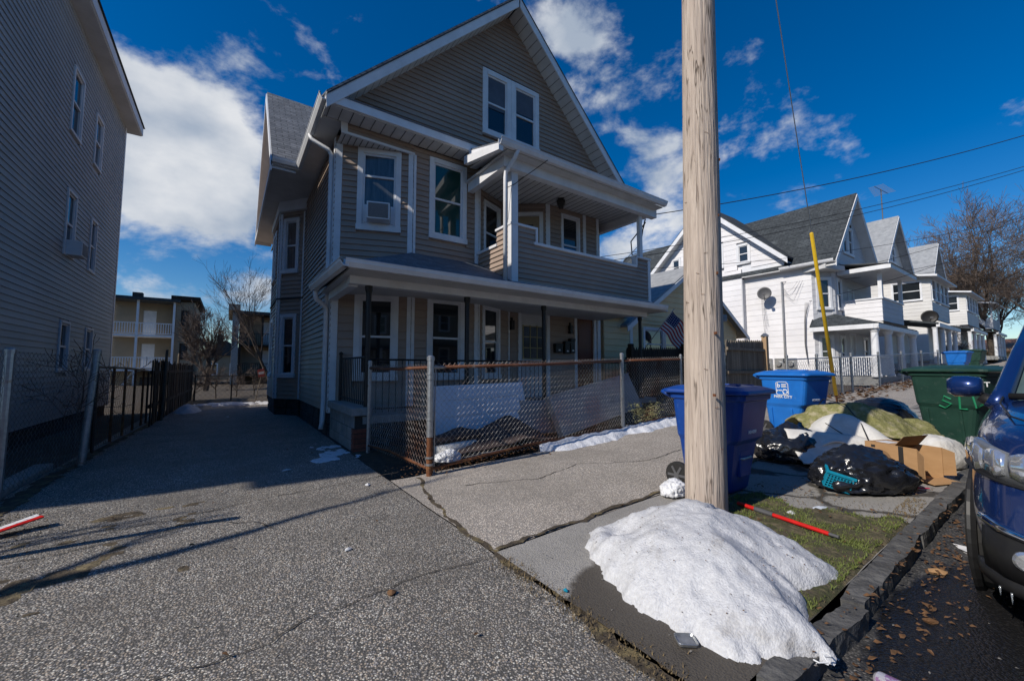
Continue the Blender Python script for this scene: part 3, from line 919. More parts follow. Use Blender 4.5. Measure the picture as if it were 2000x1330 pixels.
# ---- lower porch
MB().box(1.75, 9.25, 6.62, 8.62, .40, .52).build('porch_floor', MATS['block_concrete'], H)
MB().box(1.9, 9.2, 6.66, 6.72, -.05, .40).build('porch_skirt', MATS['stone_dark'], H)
GY0, GZ0 = 6.15, 2.84
slope = (3.69 - GZ0) / (8.0 - GY0)
pr = MB()
pr.prism([(1.36, GY0, GZ0), (8.98, GY0, GZ0), (8.98, 8.0, 3.69), (3.03, 8.0, 3.69)], (0, 0, -.05))
pr.prism([(1.36, GY0, GZ0), (3.03, 8.0, 3.69), (1.6, 8.5, 2.97), (1.3, 8.42, GZ0)], (0, 0, -.05))
pr.build('porch_roof', MATS['shingle_porch'], H)
gutter((1.30, GY0 - .01, 2.74), (9.0, GY0 - .01, 2.74), (0, -1, 0), H)
gutter((1.35, GY0 - .12, 2.74), (1.29, 8.42, 2.74), (-1, 0, 0), H)
MB().box(1.5, 8.95, 6.62, 6.78, 2.62, 2.80).build('porch_beam', TW, H)
MB().box(1.52, 1.66, 6.78, 8.4, 2.60, 2.80).build('porch_beam', TW, H)
MB().box(1.40, 9.25, 6.2, 8.6, 2.745, 2.775).build('porch_ceiling', SF, H)
b = MB(); b.tube([(1.27, 8.30, 2.74), (1.28, 8.32, 2.60), (1.48, 8.50, 2.48), (1.51, 8.54, 2.38), (1.51, 8.54, .3), (1.47, 8.50, .12)], .045, 8)
b.build('downspout', TW, H, smooth=True)
for x in (1.82, 3.64, 5.51, 8.75):
    q = MB(); q.lathe((x, 6.70, 0), [(.07, .52), (.07, .60), (.042, .64), (.045, 2.5), (.06, 2.55), (.06, 2.622)], 10)
    q.build('porch_post', MATS['black_iron'], H, smooth=False)
def railing(p0, p1, z0, z1, n, m=None, r=.008):
    p0, p1 = Vector(p0), Vector(p1)
    b = MB()
    b.tube([p0 + Vector((0, 0, z1)), p1 + Vector((0, 0, z1))], .016, 4)
    b.tube([p0 + Vector((0, 0, z0 + .06)), p1 + Vector((0, 0, z0 + .06))], .012, 4)
    for i in range(n + 1):
        p = p0.lerp(p1, i / n)
        b.tube([p + Vector((0, 0, z0)), p + Vector((0, 0, z1))], r, 4)
    return b.build('railing', m or MATS['black_iron'], H)
railing((1.76, 8.3, 0), (1.80, 6.72, 0), .68, 1.46, 14)
q = MB(); q.tube([(1.76, 8.3, .66), (1.76, 8.3, 1.54)], .028, 8); q.lathe((1.76, 8.3, 1.54), [(.035, 0), (.04, .03), (.01, .06)], 8); q.build('rail_post', MATS['black_iron'], H)
railing((1.86, 6.70, 0), (3.6, 6.70, 0), .56, 1.42, 16)
railing((3.68, 6.70, 0), (5.47, 6.70, 0), .56, 1.42, 16)
railing((6.6, 6.70, 0), (8.7, 6.70, 0), .56, 1.42, 18)
# block wing wall with cap and bricks at its end
ww = Wall((1.62, 8.44), (1.62, 6.62), H)
wk = wbox(ww, 'wing_wall', MATS['mortar'], .005, ww.L - .005, -.20, -.012, -.06, .53)
for r in range(3):
    l = -.2 * (r % 2)
    while l < ww.L - .03:
        a, c = max(0, l), min(ww.L - (.14 if r < 2 else 0), l + .395)
        if c - a > .05: wbox(ww, 'block', MATS['block_concrete'], a, c - .008, -.21, 0, -.05 + r * .195, .138 + r * .195, bevel=.006, parent=wk)
        l += .40
for r in range(5):
    wbox(ww, 'brick', MATS['brick_red'], ww.L - .135, ww.L + .004, -.215, .004, -.05 + r * .078, .018 + r * .078, bevel=.005, parent=wk)
wbox(ww, 'coping', MATS['block_concrete'], -.02, ww.L + .05, -.27, .05, .535, .66, bevel=.012)
# ---- balcony
wP, wQ = Wall((4.60, 6.6), (9.06, 6.6), H), Wall((4.60, 7.98), (4.60, 6.6), H)
siding(wP, 3.02, 3.87, .107, TS)
siding(wQ, 3.02, 3.87, .107, TS)
for w, l0, l1, za, zb in ((wP, 0, .62, 3.87, 4.20), (wQ, wQ.L - .55, wQ.L, 3.87, 4.20), (wP, wP.L - .55, wP.L, 3.87, 4.13)):
    sub = Wall(tuple(w.p(l0, 0, 0)[:2]), tuple(w.p(l1, 0, 0)[:2]), H)
    siding(sub, za, zb, .11, TS)
    wbox(w, 'pier_cap', TW, l0 - .02, l1 + .03, -.14, .045, zb, zb + .05, bevel=.005)
wbox(wP, 'rail_cap', TW, .55, wP.L - .55, -.14, .045, 3.87, 3.93, bevel=.005)
wbox(wQ, 'rail_cap', TW, 0, wQ.L - .52, -.14, .045, 3.87, 3.93, bevel=.005)
wbox(wP, 'trim_board', TW, .60, .65, -.1, .04, 3.93, 4.2)
wbox(wP, 'trim_board', TW, wP.L - .58, wP.L - .53, -.1, .04, 3.93, 4.13)
wbox(wP, 'trim_board', TW, -.02, wP.L + .02, -.03, .05, 2.95, 3.03, bevel=.005)
wbox(wQ, 'trim_board', TW, 0, wQ.L, -.03, .045, 2.96, 3.03)
wbox(wP, 'corner_board', TW, wP.L - .09, wP.L + .01, -.1, .03, 3.03, 4.12)
wbox(wP, 'corner_board', TW, -.03, .13, -.1, .035, 3.03, 5.32)
wbox(wQ, 'corner_board', TW, 0, .05, -.1, .035, 3.03, 3.87)
MB().box(4.62, 9.2, 6.68, 8.6, 2.90, 3.0).build('balcony_floor', SF, H)
MB().box(8.70, 8.80, 6.60, 6.70, 4.1, 5.34).build('balcony_post', TW, H)
b = MB(); b.tube([(4.47, 6.2, 5.55), (4.45, 6.28, 5.42), (4.40, 6.52, 5.22), (4.40, 6.54, 5.1), (4.40, 6.54, 3.0)], .042, 8)
b.build('downspout', TW, H, smooth=True)
# balcony roof
MB().box(4.32, 9.24, 6.46, 6.62, 5.30, 5.52).build('balcony_beam', TW, H)
MB().box(4.32, 4.46, 6.62, 7.96, 5.30, 5.52).build('balcony_beam', TW, H)
MB().box(8.9, 9.04, 6.62, 8.6, 5.30, 5.52).build('balcony_beam', TW, H)
MB().box(4.25, 9.22, 6.26, 8.6, 5.505, 5.53).build('balcony_ceiling', SF, H)
g = MB()
for i in range(28): g.box(4.5 + i * .165, 4.512 + i * .165, 6.63, 8.55, 5.499, 5.5045)
g.build('ceiling_grooves', MATS['grey_plastic'], H)
MB().prism([(4.14, 6.24, 5.66), (9.24, 6.24, 5.66), (9.24, 8.0, 6.22), (4.14, 8.0, 6.22)], (0, 0, -.05)).build('balcony_roof', MATS['shingle_grey'], H)
MB().prism([(4.12, 6.22, 5.61), (4.12, 7.55, 6.03), (4.12, 7.55, 5.72), (4.12, 6.22, 5.50)], (.04, 0, 0)).build('fascia', TW, H)
MB().prism([(4.02, 6.20, 5.53), (4.02, 7.6, 5.90), (4.02, 7.6, 5.72), (4.02, 6.20, 5.42)], (.10, 0, 0)).build('gutter', TW, H)
MB().prism([(4.16, 6.26, 5.535), (4.16, 7.6, 5.70), (4.32, 7.6, 5.70), (4.32, 6.26, 5.535)], (0, 0, -.012)).build('soffit', SF, H)
gutter((4.04, 6.25, 5.53), (9.26, 6.25, 5.53), (0, -1, 0), H)
# balcony ceiling light, wall lights
lt = MB(); lt.lathe((6.62, 7.35, 0), [(.10, 5.50), (.10, 5.46), (.15, 5.42), (.15, 5.40), (.07, 5.26)], 4); lt.build('ceiling_light', MATS['black_iron'], H)
for l in (.06, 2.12):
    b = MB(); wD.box(b, l - .05, l + .06, .0, .1, 2.28, 2.52); wD.box(b, l - .02, l + .03, .0, .06, 2.52, 2.6); b.build('wall_lantern', MATS['black_iron'], H, bevel=.01)

# things on and about the house
ac = thing('air_conditioner', 'white window air conditioner in the upper left corner window', 'air conditioner', wA.p(.84, 0, 4.18), 0, wb=wA.p(.84, 0, 4.18))
b = MB(); wA.box(b, .62, 1.06, -.05, .26, 4.25, 4.60); b.build('housing', TW, ac, bevel=.012)
b = MB(); wA.box(b, .65, 1.03, .26, .266, 4.28, 4.57)
for i in range(14): wA.box(b, .65, 1.03, .266, .274, 4.285 + i * .02, 4.295 + i * .02)
b.build('grille', MATS['panel_grey'], ac)
b = MB(); wA.box(b, .54, 1.15, -.02, -.006, 4.19, 4.245); wA.box(b, .54, .61, -.01, .0, 4.25, 4.62); wA.box(b, 1.07, 1.15, -.01, .0, 4.25, 4.62); b.build('side_panel', TW, ac)
for k, (l, z0, h_, wd, lab) in enumerate(((1.62, 1.72, .24, .26, 'wide black mailbox beside the white porch door'), (1.93, 1.70, .34, .18, 'tall black mailbox in the middle of the three'), (2.14, 1.72, .40, .17, 'black mailbox next to the brown porch door'))):
    mbx = thing('mailbox', lab, 'mailbox', wD.p(l, 0, z0), 0, 'mailboxes by the porch doors', wb=wD.p(l, 0, z0))
    b = MB(); wD.box(b, l - wd / 2, l + wd / 2, .018, .13, z0, z0 + h_); b.build('box', MATS['black_iron'], mbx, bevel=.012)
    b = MB(); wD.box(b, l - wd / 2 - .006, l + wd / 2 + .006, .018, .15, z0 + h_ - .06, z0 + h_ + .012); b.build('lid', MATS['black_iron'], mbx, bevel=.01)
    b = MB(); wD.box(b, l - .03, l + .04, .13, .134, z0 + .05, z0 + .09); b.build('label_plate', MATS['print_white'], mbx)

# ================================================================ LEFT BUILDING
LB = house_root('apartment_building', 'tall three-storey pale grey clapboard building along the left of the driveway', 'building', (-6.5, 10.6, 0))
LS = MATS['left_siding']
wL = Wall((-2.8, 5.75), (-2.8, 16.0), LB)
def yy(a, b, c, d): return (a - 5.75, b - 5.75, c, d)
oL = [yy(11.32, 12.0, 6.0, 7.36), yy(12.98, 13.62, 6.02, 7.26), yy(11.48, 12.08, 3.53, 4.88), yy(13.16, 13.70, 3.53, 4.80),
      yy(11.62, 12.22, 1.20, 2.24), yy(13.35, 13.95, 1.22, 2.24), yy(7.2, 7.9, 6.0, 7.3), yy(7.2, 7.9, 3.5, 4.85)]
siding(wL, .28, 8.36, .105, LS, oL, proud=.014)
for i, o in enumerate(oL): window(wL, *o, trim=.055, glass=MATS['glass_curtain'] if i % 2 else None, sill=False)
cboard_l = wbox(wL, 'corner_board', TW, wL.L - .09, wL.L + .012, -.03, .02, .25, 8.36)
wbox(wL, 'corner_board', TW, -.012, .09, -.03, .02, .25, 8.36)
for a, b_ in (((-10.5, 5.75), (-2.8, 5.75)), ((-2.8, 16.0), (-10.5, 16.0)), ((-10.5, 16.0), (-10.5, 5.75))):
    siding(Wall(a, b_, LB), .28, 8.36, .105, LS, parts=False)
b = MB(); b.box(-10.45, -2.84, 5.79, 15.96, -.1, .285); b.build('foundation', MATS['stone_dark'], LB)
b = MB(); b.box(-10.9, -2.50, 5.40, 16.3, 8.37, 8.40); b.build('soffit', SF, LB)
b = MB(); b.box(-2.52, -2.47, 5.38, 16.32, 8.40, 8.64); b.build('fascia', TW, LB)
b = MB(); b.box(-10.9, -2.52, 16.27, 16.32, 8.40, 8.64); b.build('fascia', TW, LB)
b = MB(); b.box(-10.9, -2.52, 5.38, 5.43, 8.40, 8.64); b.build('fascia', TW, LB)
b = MB(); b.prism([(-2.43, 5.36, 8.65), (-10.9, 5.36, 8.65), (-10.9, 5.36, 9.0), (-6.6, 5.36, 9.2)], (0, 10.99, 0)); b.build('roof', MATS['shingle_dark'], LB)
b = MB(); b.box(-2.815, -2.55, 11.6, 11.98, 3.55, 3.85)
ac2 = thing('air_conditioner', 'small white air conditioner in a middle-floor window of the left building', 'air conditioner', (-2.75, 11.78, 3.55), wb=(-2.75, 11.78, 3.55))
b.build('housing', TW, ac2, bevel=.012)
b = MB(); b.box(-2.55, -2.544, 11.63, 11.95, 3.58, 3.82); b.build('grille', MATS['panel_grey'], ac2)

# ================================================================ FENCES
def chain(b, p0, p1, zf, h, d=.038, r=.0024):
    """woven zigzag wires between p0 and p1 (2D), from zf up to zf+h"""
    p0, p1 = Vector((*p0, 0)), Vector((*p1, 0))
    L_ = (p1 - p0).length
    e = (p1 - p0) / L_
    nrm = Vector((e.y, -e.x, 0))
    n = int(L_ / d)
    k = int(h / d)
    for i in range(n):
        pts = []
        for j in range(k + 1):
            l = (i + ((i + j) % 2)) * d + .002 * fbm(i * .7, j * .7)
            p = p0 + e * min(l, L_)
            bul = .012 * fbm(p.x * .9, j * .15, 4)
            pts.append(p + nrm * (.003 * (1 if j % 2 else -1) + bul) + Vector((0, 0, zf(p.x, p.y) + j * d)))
        b.tube(pts, r, 3, cap=False)
def fpost(name, x, y, z0, h, r, root, m=None, tilt=(0, 0), cap=True):
    q = MB()
    q.tube([(x, y, z0), (x + tilt[0] * h, y + tilt[1] * h, z0 + h)], r, 12)
    if cap:
        c = Vector((x + tilt[0] * h, y + tilt[1] * h, z0 + h))
        q.tube([c - Vector((0, 0, .03)), c + Vector((0, 0, .012)), c + Vector((0, 0, .03))], [r * 1.15, r * 1.15, r * .7], 12)
    return q.build(name, m or MATS['galvanised'], root, smooth=False)
FC = house_root('chain_link_fence', 'rusty chain link fence round the front yard of the taupe house', 'fence', (1.97, 4.52, 0))
c0, c1, c2, c3, cl = (1.97, 4.52), (5.82, 4.87), (9.62, 5.0), (11.6, 5.0), (1.80, 6.46)
zf = lambda x, y: gz(x) + .06
FH = 1.2
p_ = fpost('corner_post', *c0, gz(2) + .45, .93, .040, FC)
fpost('post_base', *c0, -.03, .50, .036, FC, MATS['rust'], cap=False)
q = MB()
for z in (.14, .22, .66, .75, 1.14, 1.20): q.lathe((*c0, 0), [(.046, z), (.046, z + .022)], 12)
q.build('clamp_band', MATS['galvanised'], FC)
q = MB(); q.tube([(c0[0] + .06, c0[1] + .01, .05), (c0[0] + .07, c0[1] + .01, 1.32)], .009, 5); q.build('tension_bar', MATS['galvanised'], FC)
fpost('line_post', *c1, gz(c1[0]) - .05, 1.43, .033, FC)
fpost('line_post', *c2, gz(c2[0]) - .05, 1.40, .033, FC)
fpost('line_post', 7.75, 4.93, gz(7.75) - .05, 1.38, .025, FC)
fpost('line_post', *cl, -.05, 1.42, .03, FC)
for a, c in ((c0, c1), (c1, c2), (cl, c0)):
    A, C_ = Vector((*a, zf(*a))), Vector((*c, zf(*c)))
    q = MB(); q.tube([A + Vector((0, 0, 1.21)), A.lerp(C_, .5) + Vector((0, 0, 1.195)), C_ + Vector((0, 0, 1.21))], .021, 8); q.build('top_rail', MATS['rusty_rail'], FC, smooth=True)
    q = MB(); q.tube([A + Vector((0, 0, .02)), A.lerp(C_, .4) + Vector((0, 0, .06)), C_ + Vector((0, 0, .02))], .019, 8); q.build('bottom_rail', MATS['rust'], FC, smooth=True)
    q = MB(); chain(q, a, c, zf, FH + .06); q.build('chain_link', MATS['chain_wire'], FC)['kind'] = 'stuff'

# left fence of posts, mesh and a dark pipe gate
FL = house_root('chain_link_fence', 'leaning grey chain link fence in front of the left building', 'fence', (-1.6, 6.9, 0))
fpost('line_post', -1.56, 7.72, -.05, 1.56, .042, FL, tilt=(.03, .10))
fpost('line_post', -1.80, 6.12, -.05, 1.50, .042, FL, tilt=(.0, .02))
fpost('line_post', -1.86, 4.3, -.05, 1.50, .042, FL)
for a, c in (((-1.80, 6.12), (-1.56, 7.72)), ((-1.86, 4.3), (-1.80, 6.12))):
    q = MB(); chain(q, a, c, lambda x, y: .04, 1.42, d=.036, r=.0019); q.build('chain_link', MATS['chain_dark'], FL)['kind'] = 'stuff'
q = MB(); q.box(-1.98, -1.80, 4.2, 7.7, -.05, .07); q.build('kerb', MATS['block_concrete'], FL, bevel=.02)
GT = house_root('gate', 'dark rusty pipe gate with wire mesh standing open by the left building', 'gate', (-1.5, 8.9, 0))
g0, g1 = (-1.53, 8.05), (-1.42, 11.6)
q = MB()
q.tube([(*g0, .12), (*g0, 1.3), (-1.475, 9.8, 1.28), (*g1, 1.22), (*g1, .1), (-1.475, 9.8, .1), (*g0, .12)], .022, 6)
q.build('gate_frame', MATS['black_iron'], GT)
for k in range(4):
    y = 8.9 + k * .75
    q = MB(); q.tube([(-1.5 + k * .02, y, .1), (-1.5 + k * .02, y, 1.27)], .02, 6); q.build('upright', MATS['rust'], GT)
q = MB(); chain(q, g0, g1, lambda x, y: .1, 1.15, d=.06, r=.002); q.build('chain_link', MATS['rust'], GT)['kind'] = 'stuff'
WF = house_root('wooden_fence', 'dark weathered board fence at the far left of the driveway', 'fence', (-1.35, 16, 0))
for i in range(66):
    y = 11.9 + i * .145
    x = -1.42 + .0026 * (i) + random.uniform(-.012, .012)
    h_ = 1.45 + random.uniform(-.06, .05)
    t_ = random.uniform(-.012, .012)
    q = MB(); q.prism([(x, y + .005, -.02), (x, y + .135, -.02), (x, y + .135 + t_, h_ - .03), (x, y + .07 + t_, h_), (x, y + .005 + t_, h_ - .03)], (.02, 0, 0)); q.build('board', MATS['dark_wood'], WF)
for z in (.4, 1.15):
    q = MB(); q.prism([(-1.40, 11.9, z), (-1.22, 21.5, z), (-1.22, 21.5, z + .08), (-1.40, 11.9, z + .08)], (-.04, 0, 0)); q.build('rail', MATS['dark_wood'], WF)
for y in (13.2, 16.2):
    q = MB(); q.tube([(-1.33, y, 0), (-1.33, y + .35, 1.75)], .03, 6); q.build('leaning_stake', MATS['old_wood'], WF)

# dark picket fence between the taupe and the yellow house
PF = house_root('picket_fence', 'dark pointed picket fence between the taupe house and the yellow house', 'fence', (11, 7.7, .3))
for i in range(52):
    x = 9.42 + i * .105
    z0, z1 = gz(x) + .05, gz(x) + 1.62
    q = MB(); q.prism([(x, 7.7, z0), (x + .09, 7.7, z0), (x + .09, 7.7, z1 - .09), (x + .045, 7.7, z1), (x, 7.7, z1 - .09)], (0, .02, 0)); q.build('picket', MATS['dark_wood'], PF)
for z in (.5, 1.25):
    q = MB(); q.prism([(9.42, 7.72, gz(9.42) + z), (14.9, 7.72, gz(14.9) + z), (14.9, 7.72, gz(14.9) + z + .08), (9.42, 7.72, gz(9.42) + z + .08)], (0, .04, 0)); q.build('rail', MATS['dark_wood'], PF)
for x in (9.45, 12.1):
    q = MB(); q.box(x, x + .11, 7.55, 7.68, gz(x), gz(x) + 1.72); q.build('post', MATS['dark_wood'], PF)
# weathered stockade panel beyond the utility pole
SP = house_root('stockade_fence', 'weathered brown dog-eared board fence panel with a tan post', 'fence', (10.6, 5.0, .3))
for i in range(17):
    x = 9.72 + i * .112
    z0, z1 = gz(x) + .04, gz(x) + 1.68 + random.uniform(-.02, .02)
    q = MB(); q.prism([(x, 4.98, z0), (x + .104, 4.98, z0), (x + .104, 4.98, z1 - .09), (x + .08, 4.98, z1 - .02), (x + .05, 4.98, z1), (x + .024, 4.98, z1 - .02), (x, 4.98, z1 - .09)], (0, .02, 0)); q.build('board', MATS['old_wood'], SP)
for z in (.32, .85, 1.42):
    q = MB(); q.box(9.7, 11.6, 4.93, 4.975, .30 + z, .37 + z); q.build('rail', MATS['old_wood'], SP)
q = MB(); q.box(11.63, 11.75, 4.90, 5.02, .3, 2.12); q.build('post', MATS['post_wood'], SP)
q = MB(); q.lathe((11.69, 4.96, 0), [(.10, 2.12), (.10, 2.16), (.03, 2.22)], 4); q.build('post_cap', MATS['galvanised'], SP)
# chain link in front of the white house
FW = house_root('chain_link_fence', 'silver chain link fence and gate in front of the white house', 'fence', (16, 4.4, .5))
xs_ = [11.9, 13.8, 15.6, 16.5, 19.2, 22.0, 25.0, 28.0]
for x in xs_: fpost('line_post', x, 4.55 - (x - 11.9) * .02, gz(x) - .05, 1.30, .035, FW)
for a, c in zip(xs_, xs_[1:]):
    A, C_ = Vector((a, 4.55 - (a - 11.9) * .02, gz(a) + .03)), Vector((c, 4.55 - (c - 11.9) * .02, gz(c) + .03))
    q = MB(); q.tube([A + Vector((0, 0, 1.12)), C_ + Vector((0, 0, 1.12))], .02, 6); q.build('top_rail', MATS['galvanised'], FW)
    q = MB(); chain(q, A[:2], C_[:2], lambda x, y: gz(x) + .05, 1.08, d=.075, r=.0035); q.build('chain_link', MATS['galvanised'], FW)['kind'] = 'stuff'

# ================================================================ WHITE HOUSE
WH = house_root('two_family_house', 'large white shingled house with dark gabled roof and two-level front porch', 'house', (24, 12, .6))
WS, WS_SHADE = MATS['white_siding'], MATS['grey_and_shade_siding']  # grey copy: shade of the street-side walls put into the colour
w1, w2 = Wall((21, 9.75), (21, 6.9), WH), Wall((20.75, 15.3), (20.75, 9.75), WH)
w3 = Wall((21, 6.9), (21.75, 6.3), WH)
w4 = Wall((21.75, 6.3), (26.9, 6.3), WH)
siding(w1, .62, 6.05, .27, WS, proud=.01)
def l15(y): return 15.3 - y
ow2 = [(l15(11.35), l15(10.75), 4.0, 5.5)]
siding(w2, .62, 6.2, .27, WS, ow2, proud=.01)
window(w2, *ow2[0], trim=.12)
AY, AZ = 11.5, 10.05
wg_ = Wall((20.75, 15.3), (20.75, 7.9), WH)
def lim2(z):
    h = max(.02, (AZ - .12 - z) * 3.7 / 3.45)
    return (max(0, 3.8 - h), min(7.4, 3.8 + h))
GW_ = ((9.94, 9.28, 6.45, 7.48), (11.25, 10.6, 6.45, 7.75), (13.6, 13.0, 6.55, 7.55))
siding(wg_, 6.22, AZ - .15, .27, WS, [(15.3 - ya, 15.3 - yb, za, zb) for ya, yb, za, zb in GW_], lim=lim2, proud=.01)
for (ya, yb, za, zb) in GW_:
    window(wg_, 15.3 - ya, 15.3 - yb, za, zb, trim=.11)
siding(w3, .7, 6.0, .27, WS_SHADE, [(.18, .80, 1.3, 2.75), (.16, .82, 3.85, 5.3)], proud=.01)
window(w3, .18, .80, 1.3, 2.75, trim=.1); window(w3, .16, .82, 3.85, 5.3, trim=.1)
ow4 = [(.25, .85, 3.85, 5.3), (.3, .95, 1.2, 2.75), (1.5, 2.3, .95, 2.9), (1.6, 2.4, 3.0, 4.95), (3.4, 4.2, 1.4, 2.8)]
siding(w4, .7, 6.0, .27, WS_SHADE, ow4, proud=.01)
for o in (ow4[0], ow4[1], ow4[4]): window(w4, *o, trim=.1)
for o in (ow4[2], ow4[3]):
    f = MB(); w4.box(f, o[0], o[0] + .1, -.03, .04, o[2], o[3]); w4.box(f, o[1] - .1, o[1], -.03, .04, o[2], o[3]); w4.box(f, o[0] + .1, o[1] - .1, -.03, .04, o[3] - .1, o[3])
    dd = f.build('door', TW, WH); wbox(w4, 'door_leaf', MATS['door_white'], o[0] + .1, o[1] - .1, -.06, -.02, o[2], o[3] - .1, parent=dd)
wfg = Wall((21.0, 6.3), (26.9, 6.3), WH)
CX, CZ = 23.95, 9.55
def lim3(z):
    h = max(.02, (CZ - .15 - z) / 1.13)
    return (max(0, CX - 21 - h), min(5.9, CX - 21 + h))
siding(wfg, 6.02, CZ - .18, .27, WS_SHADE, [(2.0, 3.5, 6.6, 8.0)], lim=lim3, proud=.01)
window(wfg, 2.0, 2.75, 6.6, 8.0, trim=.1); window(wfg, 2.8, 3.5, 6.6, 8.0, trim=.1)
siding(Wall((26.9, 6.3), (26.9, 19), WH), .8, 6.1, .27, WS_SHADE, parts=False)
siding(Wall((21, 19), (21, 15.3), WH), .6, 6.1, .27, WS, parts=False)
SD = MATS['shingle_black']
ze = 6.1
slab([(20.65, 5.9, ze - .2), (CX, 5.9, CZ), (CX, 19.5, CZ), (20.65, 19.5, ze - .2)], .08, 'roof', SD, WH)
slab([(CX + .001, 5.9, CZ), (27.25, 5.9, ze - .2), (27.25, 19.5, ze - .2), (CX + .001, 19.5, CZ)], .08, 'roof', SD, WH)
slab([(20.35, 7.55, 6.32), (23.9, 7.55, 6.32), (23.9, AY, AZ), (20.35, AY, AZ)], .08, 'roof', SD, WH)
slab([(20.35, AY + .001, AZ), (23.9, AY + .001, AZ), (23.9, 15.45, 6.32), (20.35, 15.45, 6.32)], .08, 'roof', SD, WH)
for ya, s_ in ((7.55, 1), (15.45, -1)):
    MB().prism([(20.32, ya, 6.25), (20.32, AY, AZ - .07), (20.32, AY, AZ - .36), (20.32, ya, 6.0)], (.03, 0, 0)).build('rake_board', TW, WH)
    MB().prism([(20.35, ya, 6.03), (20.35, AY, AZ - .33), (20.75, AY, AZ - .33), (20.75, ya, 6.03)], (0, 0, .02)).build('rake_soffit', SF, WH)
for xa in (20.65, 27.25):
    MB().prism([(xa, 5.87, ze - .27), (CX, 5.87, CZ - .07), (CX, 5.87, CZ - .36), (xa, 5.87, ze - .52)], (0, .03, 0)).build('rake_board', TW, WH)
    MB().prism([(xa, 5.9, ze - .48), (CX, 5.9, CZ - .33), (CX, 6.3, CZ - .33), (xa, 6.3, ze - .48)], (0, 0, .02)).build('rake_soffit', SF, WH)
gutter((20.66, 5.95, 5.78), (20.66, 8.0, 5.78), (-1, 0, 0), WH)
MB().box(20.66, 21.05, 5.92, 9.7, 5.76, 5.80).build('soffit', SF, WH)
MB().prism([(20.62, 6.25, 5.55), (21.9, 5.95, 5.55), (21.9, 6.9, 5.55), (20.9, 7.2, 5.55)], (0, 0, .2)).build('bay_cornice', SF, WH)
MB().box(20.7, 21.0, 9.70, 9.75, .62, 5.7).build('corner_board', WS_SHADE, WH)  # side face of the bump-out, its shade put into the grey
MB().box(20.77, 21.3, 7.86, 9.72, 6.02, 6.36).build('frieze', TW, WH)
# porch and balcony
MB().prism([(20.65, 4.7, 3.1), (27.0, 4.7, 3.1), (27.0, 6.3, 3.65), (21.6, 6.3, 3.65)], (0, 0, -.06)).build('porch_roof', SD, WH)
MB().prism([(20.65, 4.7, 3.1), (21.6, 6.3, 3.65), (21.0, 6.95, 3.45), (20.65, 6.95, 3.1)], (0, 0, -.06)).build('porch_roof', SD, WH)
MB().box(20.63, 27.0, 4.66, 4.80, 2.86, 3.04).build('porch_beam', TW, WH)
MB().box(20.60, 20.74, 4.80, 6.95, 2.86, 3.04).build('porch_beam', TW, WH)
MB().box(20.74, 27.0, 4.8, 6.3, 2.9, 2.93).build('porch_ceiling', SF, WH)
MB().box(20.8, 27.0, 4.75, 6.3, .6, .95).build('porch_floor', MATS['block_concrete'], WH)
for x, y in ((20.85, 4.85), (22.7, 4.85), (24.6, 4.85), (26.8, 4.85)):
    q = MB(); q.lathe((x, y, 0), [(.17, .95), (.17, 1.02), (.14, 1.06), (.115, 2.7), (.16, 2.78), (.16, 2.861)], 14); q.build('column', TW, WH, smooth=False)
q = MB()
for i in range(30):
    y = 4.85 + i * .07
    q.box(20.83, 20.86, y, y + .03, 1.0, 1.72)
for i in range(26):
    x = 20.85 + i * .07
    q.box(x, x + .03, 4.83, 4.86, 1.0, 1.72)
q.box(20.81, 20.88, 4.8, 6.95, 1.72, 1.78); q.box(20.81, 22.7, 4.81, 4.88, 1.7225, 1.7825)
q.build('balustrade', TW, WH)
wb1, wb2 = Wall((22.6, 6.3), (22.6, 4.95), WH), Wall((22.6, 4.95), (25.9, 4.95), WH)
siding(wb1, 3.3, 4.25, .2, WS, proud=.012); siding(wb2, 3.3, 4.25, .2, WS_SHADE, proud=.012)
MB().box(22.55, 25.95, 4.9, 5.02, 4.25, 4.31).build('rail_cap', TW, WH)
MB().box(22.55, 22.67, 5.02, 6.3, 4.25, 4.31).build('rail_cap', TW, WH)
for x in (22.62, 25.8): MB().box(x, x + .13, 4.93, 5.06, 4.31, 5.42).build('balcony_post', TW, WH)
MB().box(22.1, 26.4, 4.5, 6.3, 5.42, 5.60).build('balcony_roof', TW, WH)
MB().prism([(22.05, 4.45, 5.605), (26.45, 4.45, 5.605), (26.45, 6.3, 5.9), (22.05, 6.3, 5.9)], (0, 0, -.004)).build('roof', MATS['shingle_light'], WH)
# conduit, meters
q = MB(); q.tube([(20.93, 8.05, 1.6), (20.93, 8.05, 5.3)], .045, 6); q.build('conduit', MATS['galvanised'], WH)
for k in range(3):
    y = 7.6 + k * .5
    q = MB(); q.box(20.8, 20.97, y, y + .35, 1.25, 1.75); q.lathe((20.78, y + .17, 1.5), [(.12, -.08), (.12, .02)], 10, ax='x'); q.build('meter', MATS['galvanised'], WH)
q = MB()
for k in range(4):
    y = 7.3 + k * .06 - .2
    q.tube([(20.9, 7.0 + .05 * k, 4.2), (20.88, 7.15 + .02 * k, 3.6 - .1 * k), (20.9, 7.2 + .015 * k, 2.4), (20.92, 7.15 + .02 * k, 1.4 + .15 * k)], .007, 4)
for k in range(3):
    q.tube([(20.9, 8.05, 5.1 - .15 * k), (20.8, 7.8 - .12 * k, 4.75 - .22 * k), (20.85, 7.6 - .1 * k, 4.9 - .1 * k), (20.88, 7.4 - .1 * k, 5.2)], .006, 4)
    q.tube([(20.6, 8.75 + .03 * k, 4.9), (20.85, 8.8 + .05 * k, 4.2 - .1 * k), (20.9, 8.7 + .08 * k, 3.3 - .15 * k)], .006, 4)
q.build('cables', MATS['cable_grey'], WH)
